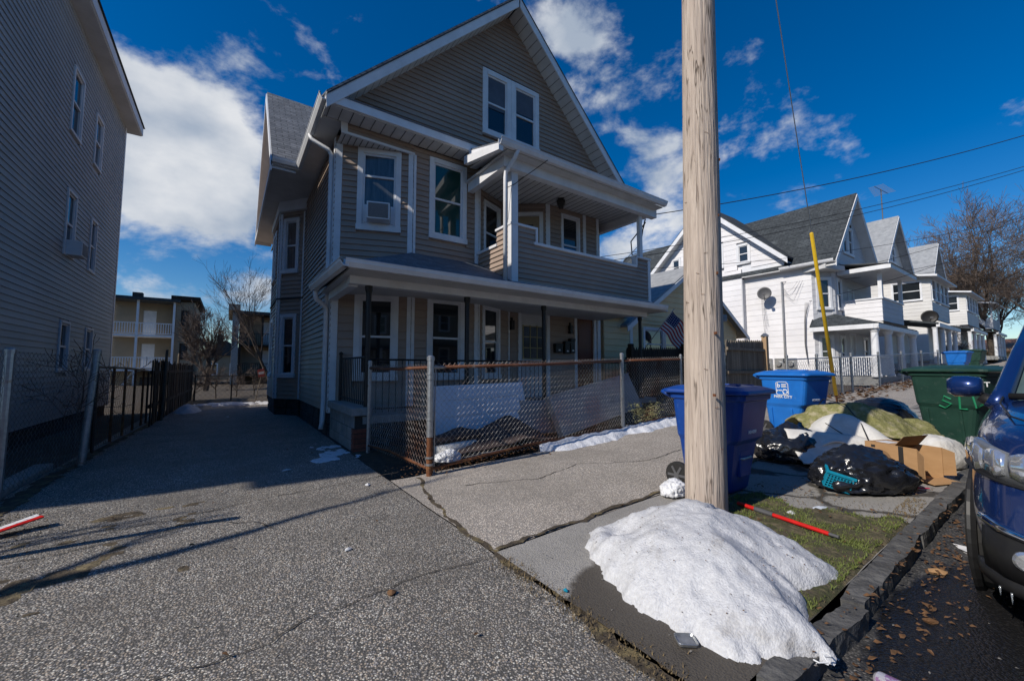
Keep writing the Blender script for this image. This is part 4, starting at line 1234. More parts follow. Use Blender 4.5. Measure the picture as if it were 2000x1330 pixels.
def dish(x, y, z, az, label, r=.29, m=None):
    t = thing('satellite_dish', label, 'satellite dish', (x, y, z), az, 'satellite dishes')
    b = MB()
    b.lathe((0, 0, .35), [(.01, .0), (r * .5, .015), (r * .85, .055), (r, .085), (r * 1.01, .095), (r * .8, .06), (r * .4, .03), (.01, .02)], 20, ax='x')
    b.build('reflector', m or MATS['grey_plastic'], t, smooth=True)
    b = MB(); b.tube([(0, 0, 0), (0, 0, .3), (-.02, 0, .38)], .025, 6); b.build('mast', MATS['galvanised'], t)
    b = MB(); b.tube([(0, 0, .1), (.45, 0, .25)], .015, 5); b.box(.40, .52, -.06, .06, .22, .32); b.build('feed_arm', MATS['grey_plastic'], t)
    return t
dish(20.55, 8.65, 4.45, R_(200), 'grey satellite dish on the sunlit wall of the white house')

# ================================================================ YELLOW HOUSE
YH = house_root('small_house', 'low yellow house with grey roof behind the dark picket fence', 'house', (14.4, 11, .4))
YS = MATS['yellow_siding']
wy = Wall((9.9, 9.0), (18.45, 9.0), YH)
siding(wy, .45, 2.98, .2, YS, [(2.0, 4.4, 1.55, 2.75)])
wyg = Wall((11.2, 9.0), (18.5, 9.0), YH)
siding(wyg, 2.98, 5.1, .2, YS, lim=lambda z: (max(0, 3.65 - (5.25 - z) * 1.62), min(7.3, 3.65 + (5.25 - z) * 1.62)))
siding(Wall((9.9, 15), (9.9, 9.0), YH), .45, 3.0, .2, YS, parts=False)
siding(Wall((18.45, 9.0), (18.45, 15), YH), .45, 3.0, .2, YS, parts=False)
window(wy, 2.0, 3.2, 1.55, 2.75, trim=.1); window(wy, 3.203, 4.4, 1.55, 2.75, trim=.1)
wbox(wy, 'corner_board', MATS['trim_white'], 1.28, 1.42, -.02, .03, .45, 2.98)
slab([(10.7, 8.7, 2.72), (14.85, 8.7, 5.35), (14.85, 15.5, 5.35), (10.7, 15.5, 2.72)], .08, 'roof', MATS['shingle_light'], YH)
slab([(14.851, 8.7, 5.35), (19.0, 8.7, 2.72), (19.0, 15.5, 2.72), (14.851, 15.5, 5.35)], .08, 'roof', MATS['shingle_light'], YH)
slab([(9.6, 8.75, 3.02), (10.9, 8.75, 3.02), (10.9, 15, 3.3), (9.6, 15, 3.3)], .06, 'roof', MATS['shingle_light'], YH)
for x in (10.7, 19.0):
    MB().prism([(x, 8.67, 2.66), (14.85, 8.67, 5.29), (14.85, 8.67, 5.12), (x, 8.67, 2.49)], (0, .03, 0)).build('rake_board', MATS['trim_white'], YH)
b = wbox(wy, 'stone_facing', MATS['brick_tan'], 7.4, 8.54, -.02, .03, .45, 2.3)
for r in range(12):
    l = 7.42 + .07 * (r % 2)
    while l < 8.5:
        ln = random.uniform(.15, .34)
        wbox(wy, 'stone', MATS['brick_tan'], l, min(8.53, l + ln - .015), .0, .05 + random.uniform(0, .015), .5 + r * .15, .635 + r * .15, bevel=.008, parent=b)
        l += ln
dish(18.3, 9.3, 3.15, R_(215), 'grey satellite dish on the right eave of the yellow house')
# flag on a slanted staff at the yellow house
FG = thing('flag', 'striped red and white flag with a blue corner on a slanted staff', 'flag', (12.0, 8.55, 1.85), wb=(12.0, 8.55, 1.85))
q = MB(); s0, s1 = Vector((11.9, 8.95, 1.95)), Vector((12.6, 8.2, 3.35)); q.tube([s0, s1], .014, 5); q.build('staff', MATS['galvanised'], FG)
hoist = lambda a: s1.lerp(s0, .05 + .42 * a)
fly = Vector((.95, -.05, -.62))
def fpt(a, b_):
    p = hoist(a) + fly * b_ + Vector((0, 0, -.18 * b_ * b_))
    return p + Vector((.3, .8, 0)).normalized() * (.05 * math.sin(b_ * 9 + a * 2))
for k in range(13):
    a0, a1 = k / 13, (k + 1) / 13
    b0 = .42 if k < 7 else 0
    q = MB(); n = 12
    vs = [fpt(a, b0 + (1 - b0) * i / n) for a in (a0, a1) for i in range(n + 1)]
    q.add(vs, [(i, i + 1, n + 2 + i, n + 1 + i) for i in range(n)])
    q.build('stripe', MATS['flag_red'] if k % 2 == 0 else MATS['flag_white'], FG, smooth=True)
q = MB(); n = 8
q.add([fpt(a * 7 / 13 / 6, .42 * i / n) for a in range(7) for i in range(n + 1)], [(a * (n + 1) + i, a * (n + 1) + i + 1, (a + 1) * (n + 1) + i + 1, (a + 1) * (n + 1) + i) for a in range(6) for i in range(n)])
cn = q.build('canton', MATS['flag_blue'], FG, smooth=True)
q = MB()
for a in range(5):
    for i in range(6):
        c = fpt((a + .8) * 7 / 13 / 5.6, .42 * (i + .6 + .0 * a) / 6.2) + Vector((-.2, -.6, 0)).normalized() * .006
        q.add([c + Vector((.028 * math.cos(w), 0, .028 * math.sin(w))) * (1 if j % 2 else .45) for j, w in enumerate([math.pi * .2 * t for t in range(10)])], [tuple(range(10))])
q.build('stars', MATS['flag_white'], cn)

# ================================================================ HOUSES FARTHER UP THE STREET
def row_house(x0, x1, yf, ea, ap, label, sm, rm, enclosed=True, name='two_family_house'):
    g_ = gz((x0 + x1) / 2)
    t = house_root(name, label, 'house', ((x0 + x1) / 2, yf + 4, g_))
    cx = (x0 + x1) / 2
    wl_ = Wall((x0, yf + 9), (x0, yf), t)
    siding(wl_, g_ + .4, ea, .22, sm, [(8.2 - .9, 8.2, ea - 2.2, ea - .8), (5.0, 5.8, ea - 2.2, ea - .8)], proud=.012)
    window(wl_, 7.3, 8.2, ea - 2.2, ea - .8); window(wl_, 5.0, 5.8, ea - 2.2, ea - .8)
    wf_ = Wall((x0, yf), (x1, yf), t)
    siding(wf_, g_ + .4, ea, .22, sm, proud=.012)
    hw = (x1 - x0) / 2
    k = (ap - ea) / (hw + .35)
    siding(wf_, ea + .02, ap - .3, .22, sm, [(hw - .9, hw + .8, ea + .35, ea + 1.45)], lim=lambda z: (max(0, hw - (ap - .15 - z) / k), min(2 * hw, hw + (ap - .15 - z) / k)), proud=.012)
    window(wf_, hw - .9, hw - .05, ea + .35, ea + 1.45); window(wf_, hw - .045, hw + .8, ea + .35, ea + 1.45)
    siding(Wall((x1, yf), (x1, yf + 9), t), g_ + .4, ea, .22, sm, parts=False)
    slab([(x0 - .35, yf - .45, ea - .05), (cx, yf - .45, ap), (cx, yf + 9.3, ap), (x0 - .35, yf + 9.3, ea - .05)], .08, 'roof', rm, t)
    slab([(cx + .001, yf - .45, ap), (x1 + .35, yf - .45, ea - .05), (x1 + .35, yf + 9.3, ea - .05), (cx + .001, yf + 9.3, ap)], .08, 'roof', rm, t)
    for xa in (x0 - .35, x1 + .35):
        MB().prism([(xa, yf - .48, ea - .12), (cx, yf - .48, ap - .07), (cx, yf - .48, ap - .32), (xa, yf - .48, ea - .37)], (0, .03, 0)).build('rake_board', TW, t)
    # two-level porch
    py = yf - 2.0
    MB().prism([(x0 - .3, py - .3, g_ + 2.65), (x1 + .3, py - .3, g_ + 2.65), (x1 + .3, yf, g_ + 3.1), (x0 - .3, yf, g_ + 3.1)], (0, 0, -.1)).build('porch_roof', MATS['shingle_dark'], t)
    MB().box(x0 - .28, x1 + .28, py - .34, py - .2, g_ + 2.42, g_ + 2.62).build('porch_beam', TW, t)
    for x in (x0, x0 + hw * .66, x0 + hw * 1.33, x1):
        q = MB(); q.lathe((x, py - .1, g_), [(.14, .2), (.14, .3), (.11, .35), (.10, 2.3), (.14, 2.42)], 10); q.build('column', TW, t)
    MB().box(x0 - .2, x1 + .2, py - .2, yf, g_ + .1, g_ + .45).build('porch_floor', MATS['block_concrete'], t)
    wp1, wp2 = Wall((x0 + .4, yf), (x0 + .4, py), t), Wall((x0 + .4, py), (x1 - .4, py), t)
    up = g_ + 2.95
    siding(wp1, up, up + .95, .2, sm, proud=.012); siding(wp2, up, up + .95, .2, sm, proud=.012)
    if enclosed:
        siding(wp1, up + .95, up + 2.35, .2, sm, [(.35, 1.65, up + 1.05, up + 2.2)], proud=.012)
        window(wp1, .35, 1.65, up + 1.05, up + 2.2, trim=.06)
        n_ = 4
        for i in range(n_):
            l = .1 + i * (wp2.L - .2) / n_
            window(wp2, l, l + (wp2.L - .2) / n_ - .02, up + 1.0, up + 2.3, trim=.08)
    else:
        for x in (x0 + .45, x1 - .55): MB().box(x, x + .12, py, py + .12, up + .95, up + 2.35).build('balcony_post', TW, t)
    MB().prism([(x0 - .1, py - .35, up + 2.36), (x1 + .1, py - .35, up + 2.36), (x1 + .1, yf, up + 2.75), (x0 - .1, yf, up + 2.75)], (0, 0, -.1)).build('balcony_roof', TW, t)
    return t
HW = mat('far_white_siding', (.66, .65, .63), (.58, .57, .55), rough=.7, scale=1, island=.03)
row_house(31.5, 37.0, 6.9, 7.6, 10.9, 'white house with pale grey roof, second beyond the taupe house on the street', HW, MATS['shingle_light'])
row_house(43.5, 49.5, 7.0, 7.6, 11.4, 'narrow greyish house with weathered roof, third along the row', HW, MATS['shingle_light'], enclosed=True)
row_house(57, 63, 7.0, 7.5, 10.8, 'last dark-porched house at the end of the row', MATS['grey_and_shade_siding'], MATS['shingle_light'], enclosed=False)
dish(31.6, 5.0, gz(33) + 2.7, R_(200), 'black satellite dish on the porch roof of the second white house', r=.36, m=MATS['black_iron'])
an = thing('roof_antenna', 'thin metal television antenna on the ridge of the second white house', 'antenna', (34.25, 7.2, 10.9))
q = MB(); q.tube([(0, 0, -.1), (0, 0, 2.0)], .03, 5); q.build('mast', MATS['cable_grey'], an)
q = MB(); q.tube([(-1.0, .1, 1.95), (1.1, -.1, 1.95)], .02, 4)
for i in range(9): q.tube([(-.95 + i * .24, -.35 - .02 * i, 1.95), (-.95 + i * .24, .4 + .02 * i, 1.95)], .012, 3)
q.build('elements', MATS['cable_grey'], an)
# low house with orange-brown roof far up the street
OH = house_root('far_house', 'low cream house with an orange brown roof far up the street', 'house', (82, 7, 2.2))
MB().box(76, 92, 3.5, 10, 1.8, 3.6).build('wall', MATS['yellow_siding'], OH)
MB().prism([(75.3, 2.8, 3.4), (75.3, 10.8, 3.4), (84, 10.8, 5.2), (84, 2.8, 5.2)], (0, 0, -.12)).build('roof', MATS['roof_orange'], OH)
MB().prism([(84.01, 2.8, 5.2), (84.01, 10.8, 5.2), (92.5, 10.8, 3.4), (92.5, 2.8, 3.4)], (0, 0, -.12)).build('roof', MATS['roof_orange'], OH)
wo = Wall((76, 3.49), (92, 3.49), OH)
for l in (1.5, 5, 9): window(wo, l, l + 1.1, 2.4, 3.3)

# ---- houses on the opposite side of the street (behind the camera; seen in the window panes)
def opposite_house(x0, x1, label, sm, ea=6.2, ap=9.6):
    g_ = gz(max(0, (x0 + x1) / 2))
    t = house_root('two_family_house', label, 'house', ((x0 + x1) / 2, -19, g_))
    yf, yb = -15.0, -25.0
    hw, cx = (x1 - x0) / 2, (x0 + x1) / 2
    wf_ = Wall((x1, yf), (x0, yf), t)
    ops = [(.8, 1.8, g_ + 1.2, g_ + 2.7), (hw * 2 - 1.8, hw * 2 - .8, g_ + 1.2, g_ + 2.7), (.8, 1.8, g_ + 4, g_ + 5.5), (hw * 2 - 1.8, hw * 2 - .8, g_ + 4, g_ + 5.5)]
    siding(wf_, g_, ea, .3, sm, ops, parts=False)
    for o in ops: window(wf_, *o)
    k = (ap - ea) / hw
    siding(wf_, ea, ap - .2, .3, sm, parts=False, lim=lambda z: (max(0, hw - (ap - z) / k), min(2 * hw, hw + (ap - z) / k)))
    for a, c in (((x0, yf), (x0, yb)), ((x1, yb), (x1, yf)), ((x0, yb), (x1, yb))):
        siding(Wall(a, c, t), g_, ea, .3, sm, parts=False)
    slab([(x0 - .4, yf + .5, ea - .1), (cx, yf + .5, ap + .1), (cx, yb - .4, ap + .1), (x0 - .4, yb - .4, ea - .1)], .1, 'roof', MATS['shingle_dark'], t)
    slab([(cx + .001, yf + .5, ap + .1), (x1 + .4, yf + .5, ea - .1), (x1 + .4, yb - .4, ea - .1), (cx + .001, yb - .4, ap + .1)], .1, 'roof', MATS['shingle_dark'], t)
    MB().box(x0 + .2, x1 - .2, yf, yf + 2.2, g_ + 2.8, g_ + 3.0).build('porch_roof', MATS['shingle_dark'], t)
    for x in (x0 + .4, cx, x1 - .4): MB().box(x - .08, x + .08, yf + 1.9, yf + 2.06, g_, g_ + 2.8).build('porch_post', TW, t)
opposite_house(-13, -5.5, 'brown house across the street left of the camera', MATS['taupe_siding'])
opposite_house(-2.5, 5.0, 'grey house across the street behind the camera', MATS['left_siding'], 6.4, 10.2)
opposite_house(8.5, 16, 'tan house across the street right of the camera', MATS['tan_siding'])
opposite_house(20, 27.5, 'pale house farther up on the opposite side', MATS['left_siding'], 6.5, 10)

# ================================================================ BUILDINGS BEHIND
def triple_decker(name, label, x0, x1, y, floors, z0, st, m, rm, side=None, railm=None):
    t = house_root(name, label, 'building', ((x0 + x1) / 2, y + 3, 0))
    W_ = Wall((x0, y + 1.6), (x1, y + 1.6), t)
    zt = z0 + floors * st
    ops = []
    for k in range(floors):
        zz = z0 + k * st
        ops += [(W_.L * .45, W_.L * .45 + .8, zz + .1, zz + 2.05)]
    siding(W_, z0 - 1, zt, .22, m, ops, parts=False)
    for o in ops:
        f = MB(); W_.box(f, o[0], o[1], -.06, -.03, o[2], o[3]); f.build('door', MATS['glass_curtain'] if o[2] < z0 + 2.5 else MATS['door_white'], t)
    for k in range(floors):
        zz = z0 + k * st
        MB().box(x0, x1, y - .05, y + 1.6, zz - .14, zz).build('porch_floor', railm or TW, t)
        q = MB()
        q.box(x0, x1, y - .03, y + .03, zz + .88, zz + .94)
        q.box(x0, x1, y - .02, y + .02, zz + .08, zz + .13)
        nb = int((x1 - x0) / .15)
        for i in range(nb): q.box(x0 + i * .15, x0 + i * .15 + .045, y - .015, y + .015, zz + .13, zz + .88)
        q.build('balustrade', railm or TW, t)
    for x in (x0, x0 + (x1 - x0) * .4, x1 - .14):
        MB().box(x, x + .14, y - .08, y + .06, z0 - 1, zt).build('porch_post', railm or TW, t)
    MB().box(x0 - .3, x1 + .3, y - .4, y + 9, zt, zt + .22).build('roof', rm, t)
    if side:
        xs, ys = side
        S1 = Wall((x1, y + .2), (xs, y + .2), t)
        siding(S1, z0 - 1, zt + .1, .22, m, [(.35, .85, z0 + k * st + .8, z0 + k * st + 2.1) for k in range(floors)], parts=False)
        for k in range(floors): window(S1, .35, .85, z0 + k * st + .8, z0 + k * st + 2.1, trim=.07, tmat=MATS['dark_wood'])
        siding(Wall((xs, y + .2), (xs, y + 8), t), z0 - 1, zt + .1, .22, m, parts=False)
        MB().box(x1 - .3, xs + .35, y - .15, y + 8.5, zt + .24, zt + .55).build('cornice', MATS['dark_wood'], t)
    # stair between the porches
    q = MB(); zz = z0
    q.prism([(x0 + .1, y + .6, zz), (x0 + .1, y + .6, zz + .25), (x0 + 1.5, y + .6, zz + st), (x0 + 1.5, y + .6, zz + st - .25)], (0, .06, 0))
    for i in range(10): q.box(x0 + .1 + i * .14, x0 + .36 + i * .14, y + .6, y + 1.3, zz + .15 + i * st / 10.5, zz + .19 + i * st / 10.5)
    q.build('stair', railm or TW, t)
    return t
tb = triple_decker('apartment_building', 'tan building with white stacked rear porches behind the left fence', -7.6, -3.75, 42, 3, -1.45, 2.68, MATS['tan_siding'], MATS['shingle_dark'], side=(-2.55, 0))
q = MB(); q.box(-6.55, -5.95, 43.2, 43.8, 6.6, 7.35); q.build('chimney', MATS['stone_dark'], tb)
triple_decker('apartment_building', 'narrow building with dark stacked porches seen beside the taupe house', .55, 4.4, 40, 3, -1.7, 2.5, MATS['tan_siding'], MATS['shingle_dark'], railm=MATS['dark_wood'])
BW = house_root('far_wall', 'pale concrete end wall of the narrow rear building', 'wall', (.3, 41, 0))
MB().box(.05, .5, 39.8, 48, -1, 6.0).build('wall', MATS['block_concrete'], BW)
MB().box(-.25, .55, 39.5, 48.2, 6.0, 6.5).build('coping', MATS['brick_tan'], BW)
for k, (x, y, w_, h_, c, lab) in enumerate(((-3.0, 58, 5, 4.6, 'tan_siding', 'distant tan house behind the bare tree'), (3.5, 66, 6, 4.2, 'grey_and_shade_siding', 'far grey house low between the rear buildings'))):
    t = house_root('far_house', lab, 'house', (x, y, 0))
    Wf = Wall((x, y), (x + w_, y), t)
    siding(Wf, -2, h_ - 1.8, .25, MATS[c], [(1, 1.9, .5, 1.9), (3, 3.9, .5, 1.9)], parts=False)
    window(Wf, 1, 1.9, .5, 1.9); window(Wf, 3, 3.9, .5, 1.9)
    siding(Wall((x, y + 6), (x, y), t), -2, h_ - 1.8, .25, MATS[c], parts=False)
    siding(Wall((x + w_, y), (x + w_, y + 6), t), -2, h_ - 1.8, .25, MATS[c], parts=False)
    MB().prism([(x - .3, y - .3, h_ - 1.8), (x + w_ / 2, y - .3, h_), (x + w_ + .3, y - .3, h_ - 1.8)], (0, 6.6, 0)).build('roof', MATS['shingle_dark'], t)

# ================================================================ TREES
def tree(name, label, x, y, z, h, spread, seed, depth=5, r0=.16, lean=(0, 0), twig_len=.75, up=.35, nb=(2, 4), fork=.28, tm='bark', group=None, rmin=.004):
    rnd = random.Random(seed)
    t = thing(name, label, 'tree', (x, y, z), group=group)
    trunk, crown = MB(), MB()
    def grow(p, d, ln, r, lv):
        n = 4 if lv < 2 else 3
        pts, rs, q, dd = [p.copy()], [r], p.copy(), d.copy()
        for i in range(n):
            dd = (dd + Vector((rnd.uniform(-1, 1), rnd.uniform(-1, 1), rnd.uniform(-.5, 1) * up)) * .16).normalized()
            q = q + dd * ln / n
            pts.append(q.copy()); rs.append(max(rmin, r * (1 - .42 * (i + 1) / n)))
        (trunk if lv < 2 else crown).tube(pts, rs, 7 if lv < 1 else (5 if lv < 2 else 3), cap=False)
        if lv >= depth: return
        for k in range(rnd.randint(*nb) + (1 if lv == 0 else 0)):
            i = rnd.randint(1 if lv else 2, n)
            a = rnd.uniform(0, 6.283)
            side = dd.orthogonal().normalized()
            side = Matrix.Rotation(a, 3, dd) @ side
            nd = (dd * (1 - spread * .5) + side * spread * rnd.uniform(.5, 1.1) + Vector((0, 0, up * .35))).normalized()
            grow(pts[i], nd, ln * rnd.uniform(.55, twig_len), rs[i] * rnd.uniform(.5, .72), lv + 1)
        grow(q, (dd + Vector((rnd.uniform(-.2, .2), rnd.uniform(-.2, .2), .1))).normalized(), ln * .72, rs[-1] * .95, lv + 1)
    grow(Vector((0, 0, -.1)), Vector((lean[0], lean[1], 1)).normalized(), h * fork, r0, 0)
    trunk.build('trunk', MATS[tm], t)
    crown.build('crown', MATS['twig'] if tm == 'bark' else MATS[tm], t)
    return t
tree('bare_tree', 'bare multi-stemmed tree at the end of the driveway', -1.15, 30, -.3, 9.0, .62, 5, depth=6, r0=.2, fork=.22, nb=(3, 3), up=.6, rmin=.007)
tree('bare_tree', 'bare thin tree leaning in beside the rear corner of the taupe house', 1.9, 24, 0, 7.5, .6, 12, depth=5, r0=.10, lean=(-.25, 0), fork=.33)
tree('bare_tree', 'small bare tree rising behind the tan rear building', -4.2, 47, 1, 8.0, .6, 9, depth=5, r0=.12)
for k, (x, y, h_, sd) in enumerate(((58, 5.2, 27, 3), (66, 1.5, 28, 21), (74, 6, 19, 33), (64, -5, 20, 41))):
    tree('bare_tree', ['broad bare tree above the blue car at the right edge', 'tall bare tree far right behind the nearer bare crown', 'bare tree above the far orange brown roof', 'bare tree at the far right edge of the street'][k], x, y, gz(x), h_, .78, sd, depth=6, r0=.3, fork=.21, nb=(3, 4) if k < 1 else (2, 4), group='bare street trees', up=.3, rmin=.011)
tree('bare_tree', 'gnarled bare tree in front of the left building, outside the view', -7.6, 3.95, 0, 4.7, .55, 77, depth=4, r0=.30, fork=.5, nb=(1, 2))
tree('bare_shrub', 'reddish bare shrub before the far porches up the street', 38, 4.8, gz(38), 3.0, .8, 51, depth=5, r0=.05, fork=.25, nb=(3, 4))
for k in range(4):
    tree('bare_shrub', ['tangle of bare brush left of the driveway end', 'low bare brush in the middle of the driveway end', 'bare brush beside the leaning red sign', 'dry brush along the rear fence'][k], -1.2 + k * .75, 21.5 + k * .8, 0, 2.0, .9, 60 + k, depth=4, r0=.03, fork=.3, nb=(3, 4), group='brush at the driveway end')
tree('vine', 'bare vine climbing the leaning fence post on the left', -1.62, 7.62, .3, 1.2, .9, 8, depth=4, r0=.012, fork=.45, nb=(2, 3))
# rear fence and leaning red sign
RF = house_root('chain_link_fence', 'low dark wire fence across the end of the driveway', 'fence', (.3, 20.5, 0))
for x in (-1.1, .1, 1.4): fpost('line_post', x, 20.5, -.05, 1.05, .025, RF, MATS['black_iron'])
q = MB(); q.tube([(-1.1, 20.5, .98), (1.5, 20.5, .98)], .015, 5); q.build('top_rail', MATS['black_iron'], RF)
q = MB(); chain(q, (-1.1, 20.5), (1.5, 20.5), lambda x, y: .03, .95, d=.09, r=.003); q.build('chain_link', MATS['black_iron'], RF)['kind'] = 'stuff'
sg = thing('sign', 'small red and white sign leaning on a stick at the driveway end', 'sign', (.98, 19.6, 0))
sg.scale = (.75, .75, .85)
q = MB(); q.tube([(-.08, 0, 0), (.22, 0, 1.55)], .02, 5); q.build('stick', MATS['old_wood'], sg)
q = MB(); q.obox((.12, -.03, 1.15), (.97, 0, .19), (0, 1, 0), (-.19, 0, .97), (-.12, .2), (-.01, .01), (-.05, .33)); q.build('plate', MATS['faded_red'], sg)
q = MB(); q.obox((.12, -.043, 1.15), (.97, 0, .19), (0, 1, 0), (-.19, 0, .97), (-.09, .17), (-.002, .002), (.08, .2)); q.build('panel', MATS['print_white'], sg)

# ---- a photo pixel gives a direction; the plane it lies on gives the distance
_F = Vector((math.sin(R_(YAW)), math.cos(R_(YAW)), 0)); _R = Vector((math.cos(R_(YAW)), -math.sin(R_(YAW)), 0)); _U = Vector((0, 0, 1))
_cf = _F * math.cos(R_(PITCH)) + _U * math.sin(R_(PITCH)); _cu = -_F * math.sin(R_(PITCH)) + _U * math.cos(R_(PITCH))
def ray(px, py): return _cf + _R * (px - 1000) / FPX - _cu * (py - 665) / FPX
def on_x(px, py, x): d = ray(px, py); return Vector((0, 0, CAM_H)) + d * (x / d.x)
def on_y(px, py, y): d = ray(px, py); return Vector((0, 0, CAM_H)) + d * (y / d.y)
def on_g(px, py):
    d = ray(px, py); z = 0
    for _ in range(30):
        p = Vector((0, 0, CAM_H)) + d * ((z - CAM_H) / d.z); z = .5 * z + .5 * gz(p.x)
    return p

# ================================================================ UTILITY POLE, GUY, WIRES
UP = thing('utility_pole', 'weathered wooden utility pole standing between the snow pile and the blue bins', 'utility pole', (3.29, 1.90, .05))
n, K = 28, 46
b = MB()
for i in range(K + 1):
    z = -.1 + 11.1 * (i / K) ** 1.5
    r = .163 - .0058 * z
    for j in range(n):
        w = 2 * math.pi * j / n
        rr = r * (1 + .012 * noise.noise(Vector((math.cos(w) * 5, math.sin(w) * 5, z * .5))) + .01 * noise.noise(Vector((math.cos(w) * 14, math.sin(w) * 14, z * .8))))
        b.v.append(Vector((rr * math.cos(w) + .0155 * z, rr * math.sin(w) - .0085 * z, z)))
b.f = [(i * n + j, i * n + (j + 1) % n, (i + 1) * n + (j + 1) % n, (i + 1) * n + j) for i in range(K) for j in range(n)]
b.build('shaft', MATS['pole_wood'], UP, smooth=True)
b = MB(); b.obox((.13, -.09, 1.62), (.82, -.57, 0), (.57, .82, 0), (0, 0, 1), (-.02, .05), (-.05, .05), (0, .055)); b.build('bracket', MATS['galvanised'], UP, bevel=.005)
b = MB(); b.lathe((.14, -.10, 1.55), [(.02, -.02), (.022, .02)], 8); b.build('bolt', MATS['black_iron'], UP)
for k in range(5):
    b = MB(); b.obox((-.10 + .05 * k, -.15, 1.0 + .5 * k), (.82, -.57, 0), (.57, .82, 0), (0, 0, 1), (-.006, .006), (-.03, .0), (0, .02)); b.build('nail', MATS['rust'], UP)
ga, gb = Vector((11.45, 3.38, .36)), Vector((3.46, 1.81, 10.9))
GW = thing('guy_wire', 'yellow guarded steel guy wire anchored in the pavement behind the bins', 'guy wire', ga, wb=ga)
b = MB(); b.tube([ga + Vector((0, 0, .1)), ga.lerp(gb, .5), gb], .008, 5); b.build('wire', MATS['galvanised'], GW)
gd = (gb - ga).normalized()
b = MB(); b.tube([ga + gd * .42, ga + gd * 2.3, ga + gd * 4.35, ga + gd * 4.36], [.037, .034, .030, .015], 10); b.build('guard', MATS['yellow_guard'], GW, smooth=True)
b = MB(); b.tube([ga + Vector((-.06, 0, -.3)), ga + gd * .25 + Vector((-.03, 0, 0)), ga + gd * .5], .012, 5); b.tube([ga + Vector((.06, 0, -.3)), ga + gd * .25 + Vector((.03, 0, 0)), ga + gd * .5], .012, 5)
b.build('anchor_rod', MATS['rust'], GW)

WL = [((8.95, 6.6, 5.34), (2060, 247, 22), .25, .022, 'service cable from the taupe balcony corner, topmost at the right edge'),
      ((9.32, 8.7, 4.75), (2060, 308, 22), .3, .016, 'thin cable just below the topmost one over the dark white-house roof'),
      ((9.32, 8.72, 4.6), (2060, 314, 22), .35, .016, 'paired cable running beside another over the dark roof'),
      ((9.32, 8.74, 4.35), (2060, 408, 26), .5, .014, 'cable sagging across the white house gable'),
      ((20.8, 8.05, 5.25), (2060, 407, 30), .3, .018, 'cable from the conduit of the white house to the right edge'),
      ((20.9, 7.0, 4.25), (2060, 424, 30), .35, .018, 'second cable from the white house, dipping slightly'),
      ((22.6, 6.2, 5.3), (2060, 455, 34), .3, .018, 'low cable crossing in front of the bare street trees'),
      ((31.4, 7.2, 6.6), (2060, 478, 44), .3, .02, 'lowest cable reaching the second white house')]
for a, (px, py, xx), s_, r_, lab in WL:
    e = on_x(px, py, xx)
    a = Vector(a)
    b = MB(); b.tube([p - a for p in sag(a, e, s_, 18)], r_ * .55, 4)
    o = b.build('overhead_cable', MATS['cable']); o.location = a
    tag(o, lab, 'cable', 'overhead cables')
b = MB(); q0 = Vector((9.15, 6.75, 5.25))
b.tube([q0 - q0, Vector((-.25, .3, -.5)), Vector((-.15, .35, -.85)), Vector((.1, .3, -.75)), Vector((.15, .2, -.1)), Vector((.02, .02, .1))], .018, 5)
b.tube([Vector((.1, .1, .0)), Vector((-.05, .2, -.6)), Vector((-.4, .5, -1.1)), Vector((-.5, .6, -1.5))], .010, 4)
o = b.build('hanging_cable', MATS['cable']); o.location = q0
tag(o, 'black cable loop dangling at the right end of the balcony', 'cable')
b = MB(); b.tube([Vector((0, 0, 0)), Vector((-.55, .4, -.5)), Vector((-1.1, .55, -.85))], .008, 4)
o = b.build('hanging_wire', MATS['cable']); o.location = on_y(1070, 313, 6.15)
tag(o, 'thin dark wire stretched under the balcony ceiling', 'wire')

# ================================================================ KERB, VERGE, SNOW
def rough_block(name, x0, x1, y0, y1, z0f, z1f, m, nx, amp, label=None, rot=0, cat=None, kind=None, ny=5, nz=5):
    cx, cy = (x0 + x1) / 2, (y0 + y1) / 2
    bm = bmesh.new()
    bmesh.ops.create_cube(bm, size=1)
    bmesh.ops.subdivide_edges(bm, edges=bm.edges[:], cuts=6, use_grid_fill=True)
    bmesh.ops.subdivide_edges(bm, edges=[e for e in bm.edges if abs(e.verts[0].co.x - e.verts[1].co.x) > .05], cuts=nx, use_grid_fill=False)
    for v in bm.verts:
        X, Y = v.co.x * (x1 - x0), v.co.y * (y1 - y0)
        z0, z1 = z0f(cx + X), z1f(cx + X)
        Z = z0 + (v.co.z + .5) * (z1 - z0)
        p = Vector((cx + X, cy + Y, Z))
        d = noise.noise_vector(p * 4.0) * amp + noise.noise_vector(p * 13) * amp * .5
        d.x *= .3
        v.co = Vector((X, Y, Z - gz(cx))) + d
    me = bpy.data.meshes.new(name)
    bm.to_mesh(me); bm.free()
    me.materials.append(m)
    o = bpy.data.objects.new(name, me)
    link(o)
    o.location = (cx, cy, gz(cx)); o.rotation_euler = (0, 0, rot)
    tag(o, label, cat, 'kerb stones along the road' if cat == 'kerb' else None, kind)
    return o
K1 = ['dark rough kerb stone nearest the camera, beside the snow pile tip', 'long broken dark kerb stone beside the grass verge', 'rough dark kerb stone by the front of the blue car', 'kerb stone hidden beside the blue car']
for k, (xa, xb, rt, ya, yb) in enumerate(((1.80, 2.68, -.05, .735, .845), (2.71, 4.02, .012, .745, .85), (4.05, 5.9, .0, .745, .855), (5.93, 9.0, 0, .745, .855))):
    rough_block('kerb_stone', xa, xb, ya, yb, lambda x: gz(x) - .25, lambda x: gz(x) + .024, MATS['curb_stone'], 3, .019, K1[k], rt, 'kerb')
rough_block('kerb', 9.05, 60, .70, .86, lambda x: gz(x) - .25, lambda x: gz(x) + .03, MATS['curb_stone'], 8, .02, kind='structure')

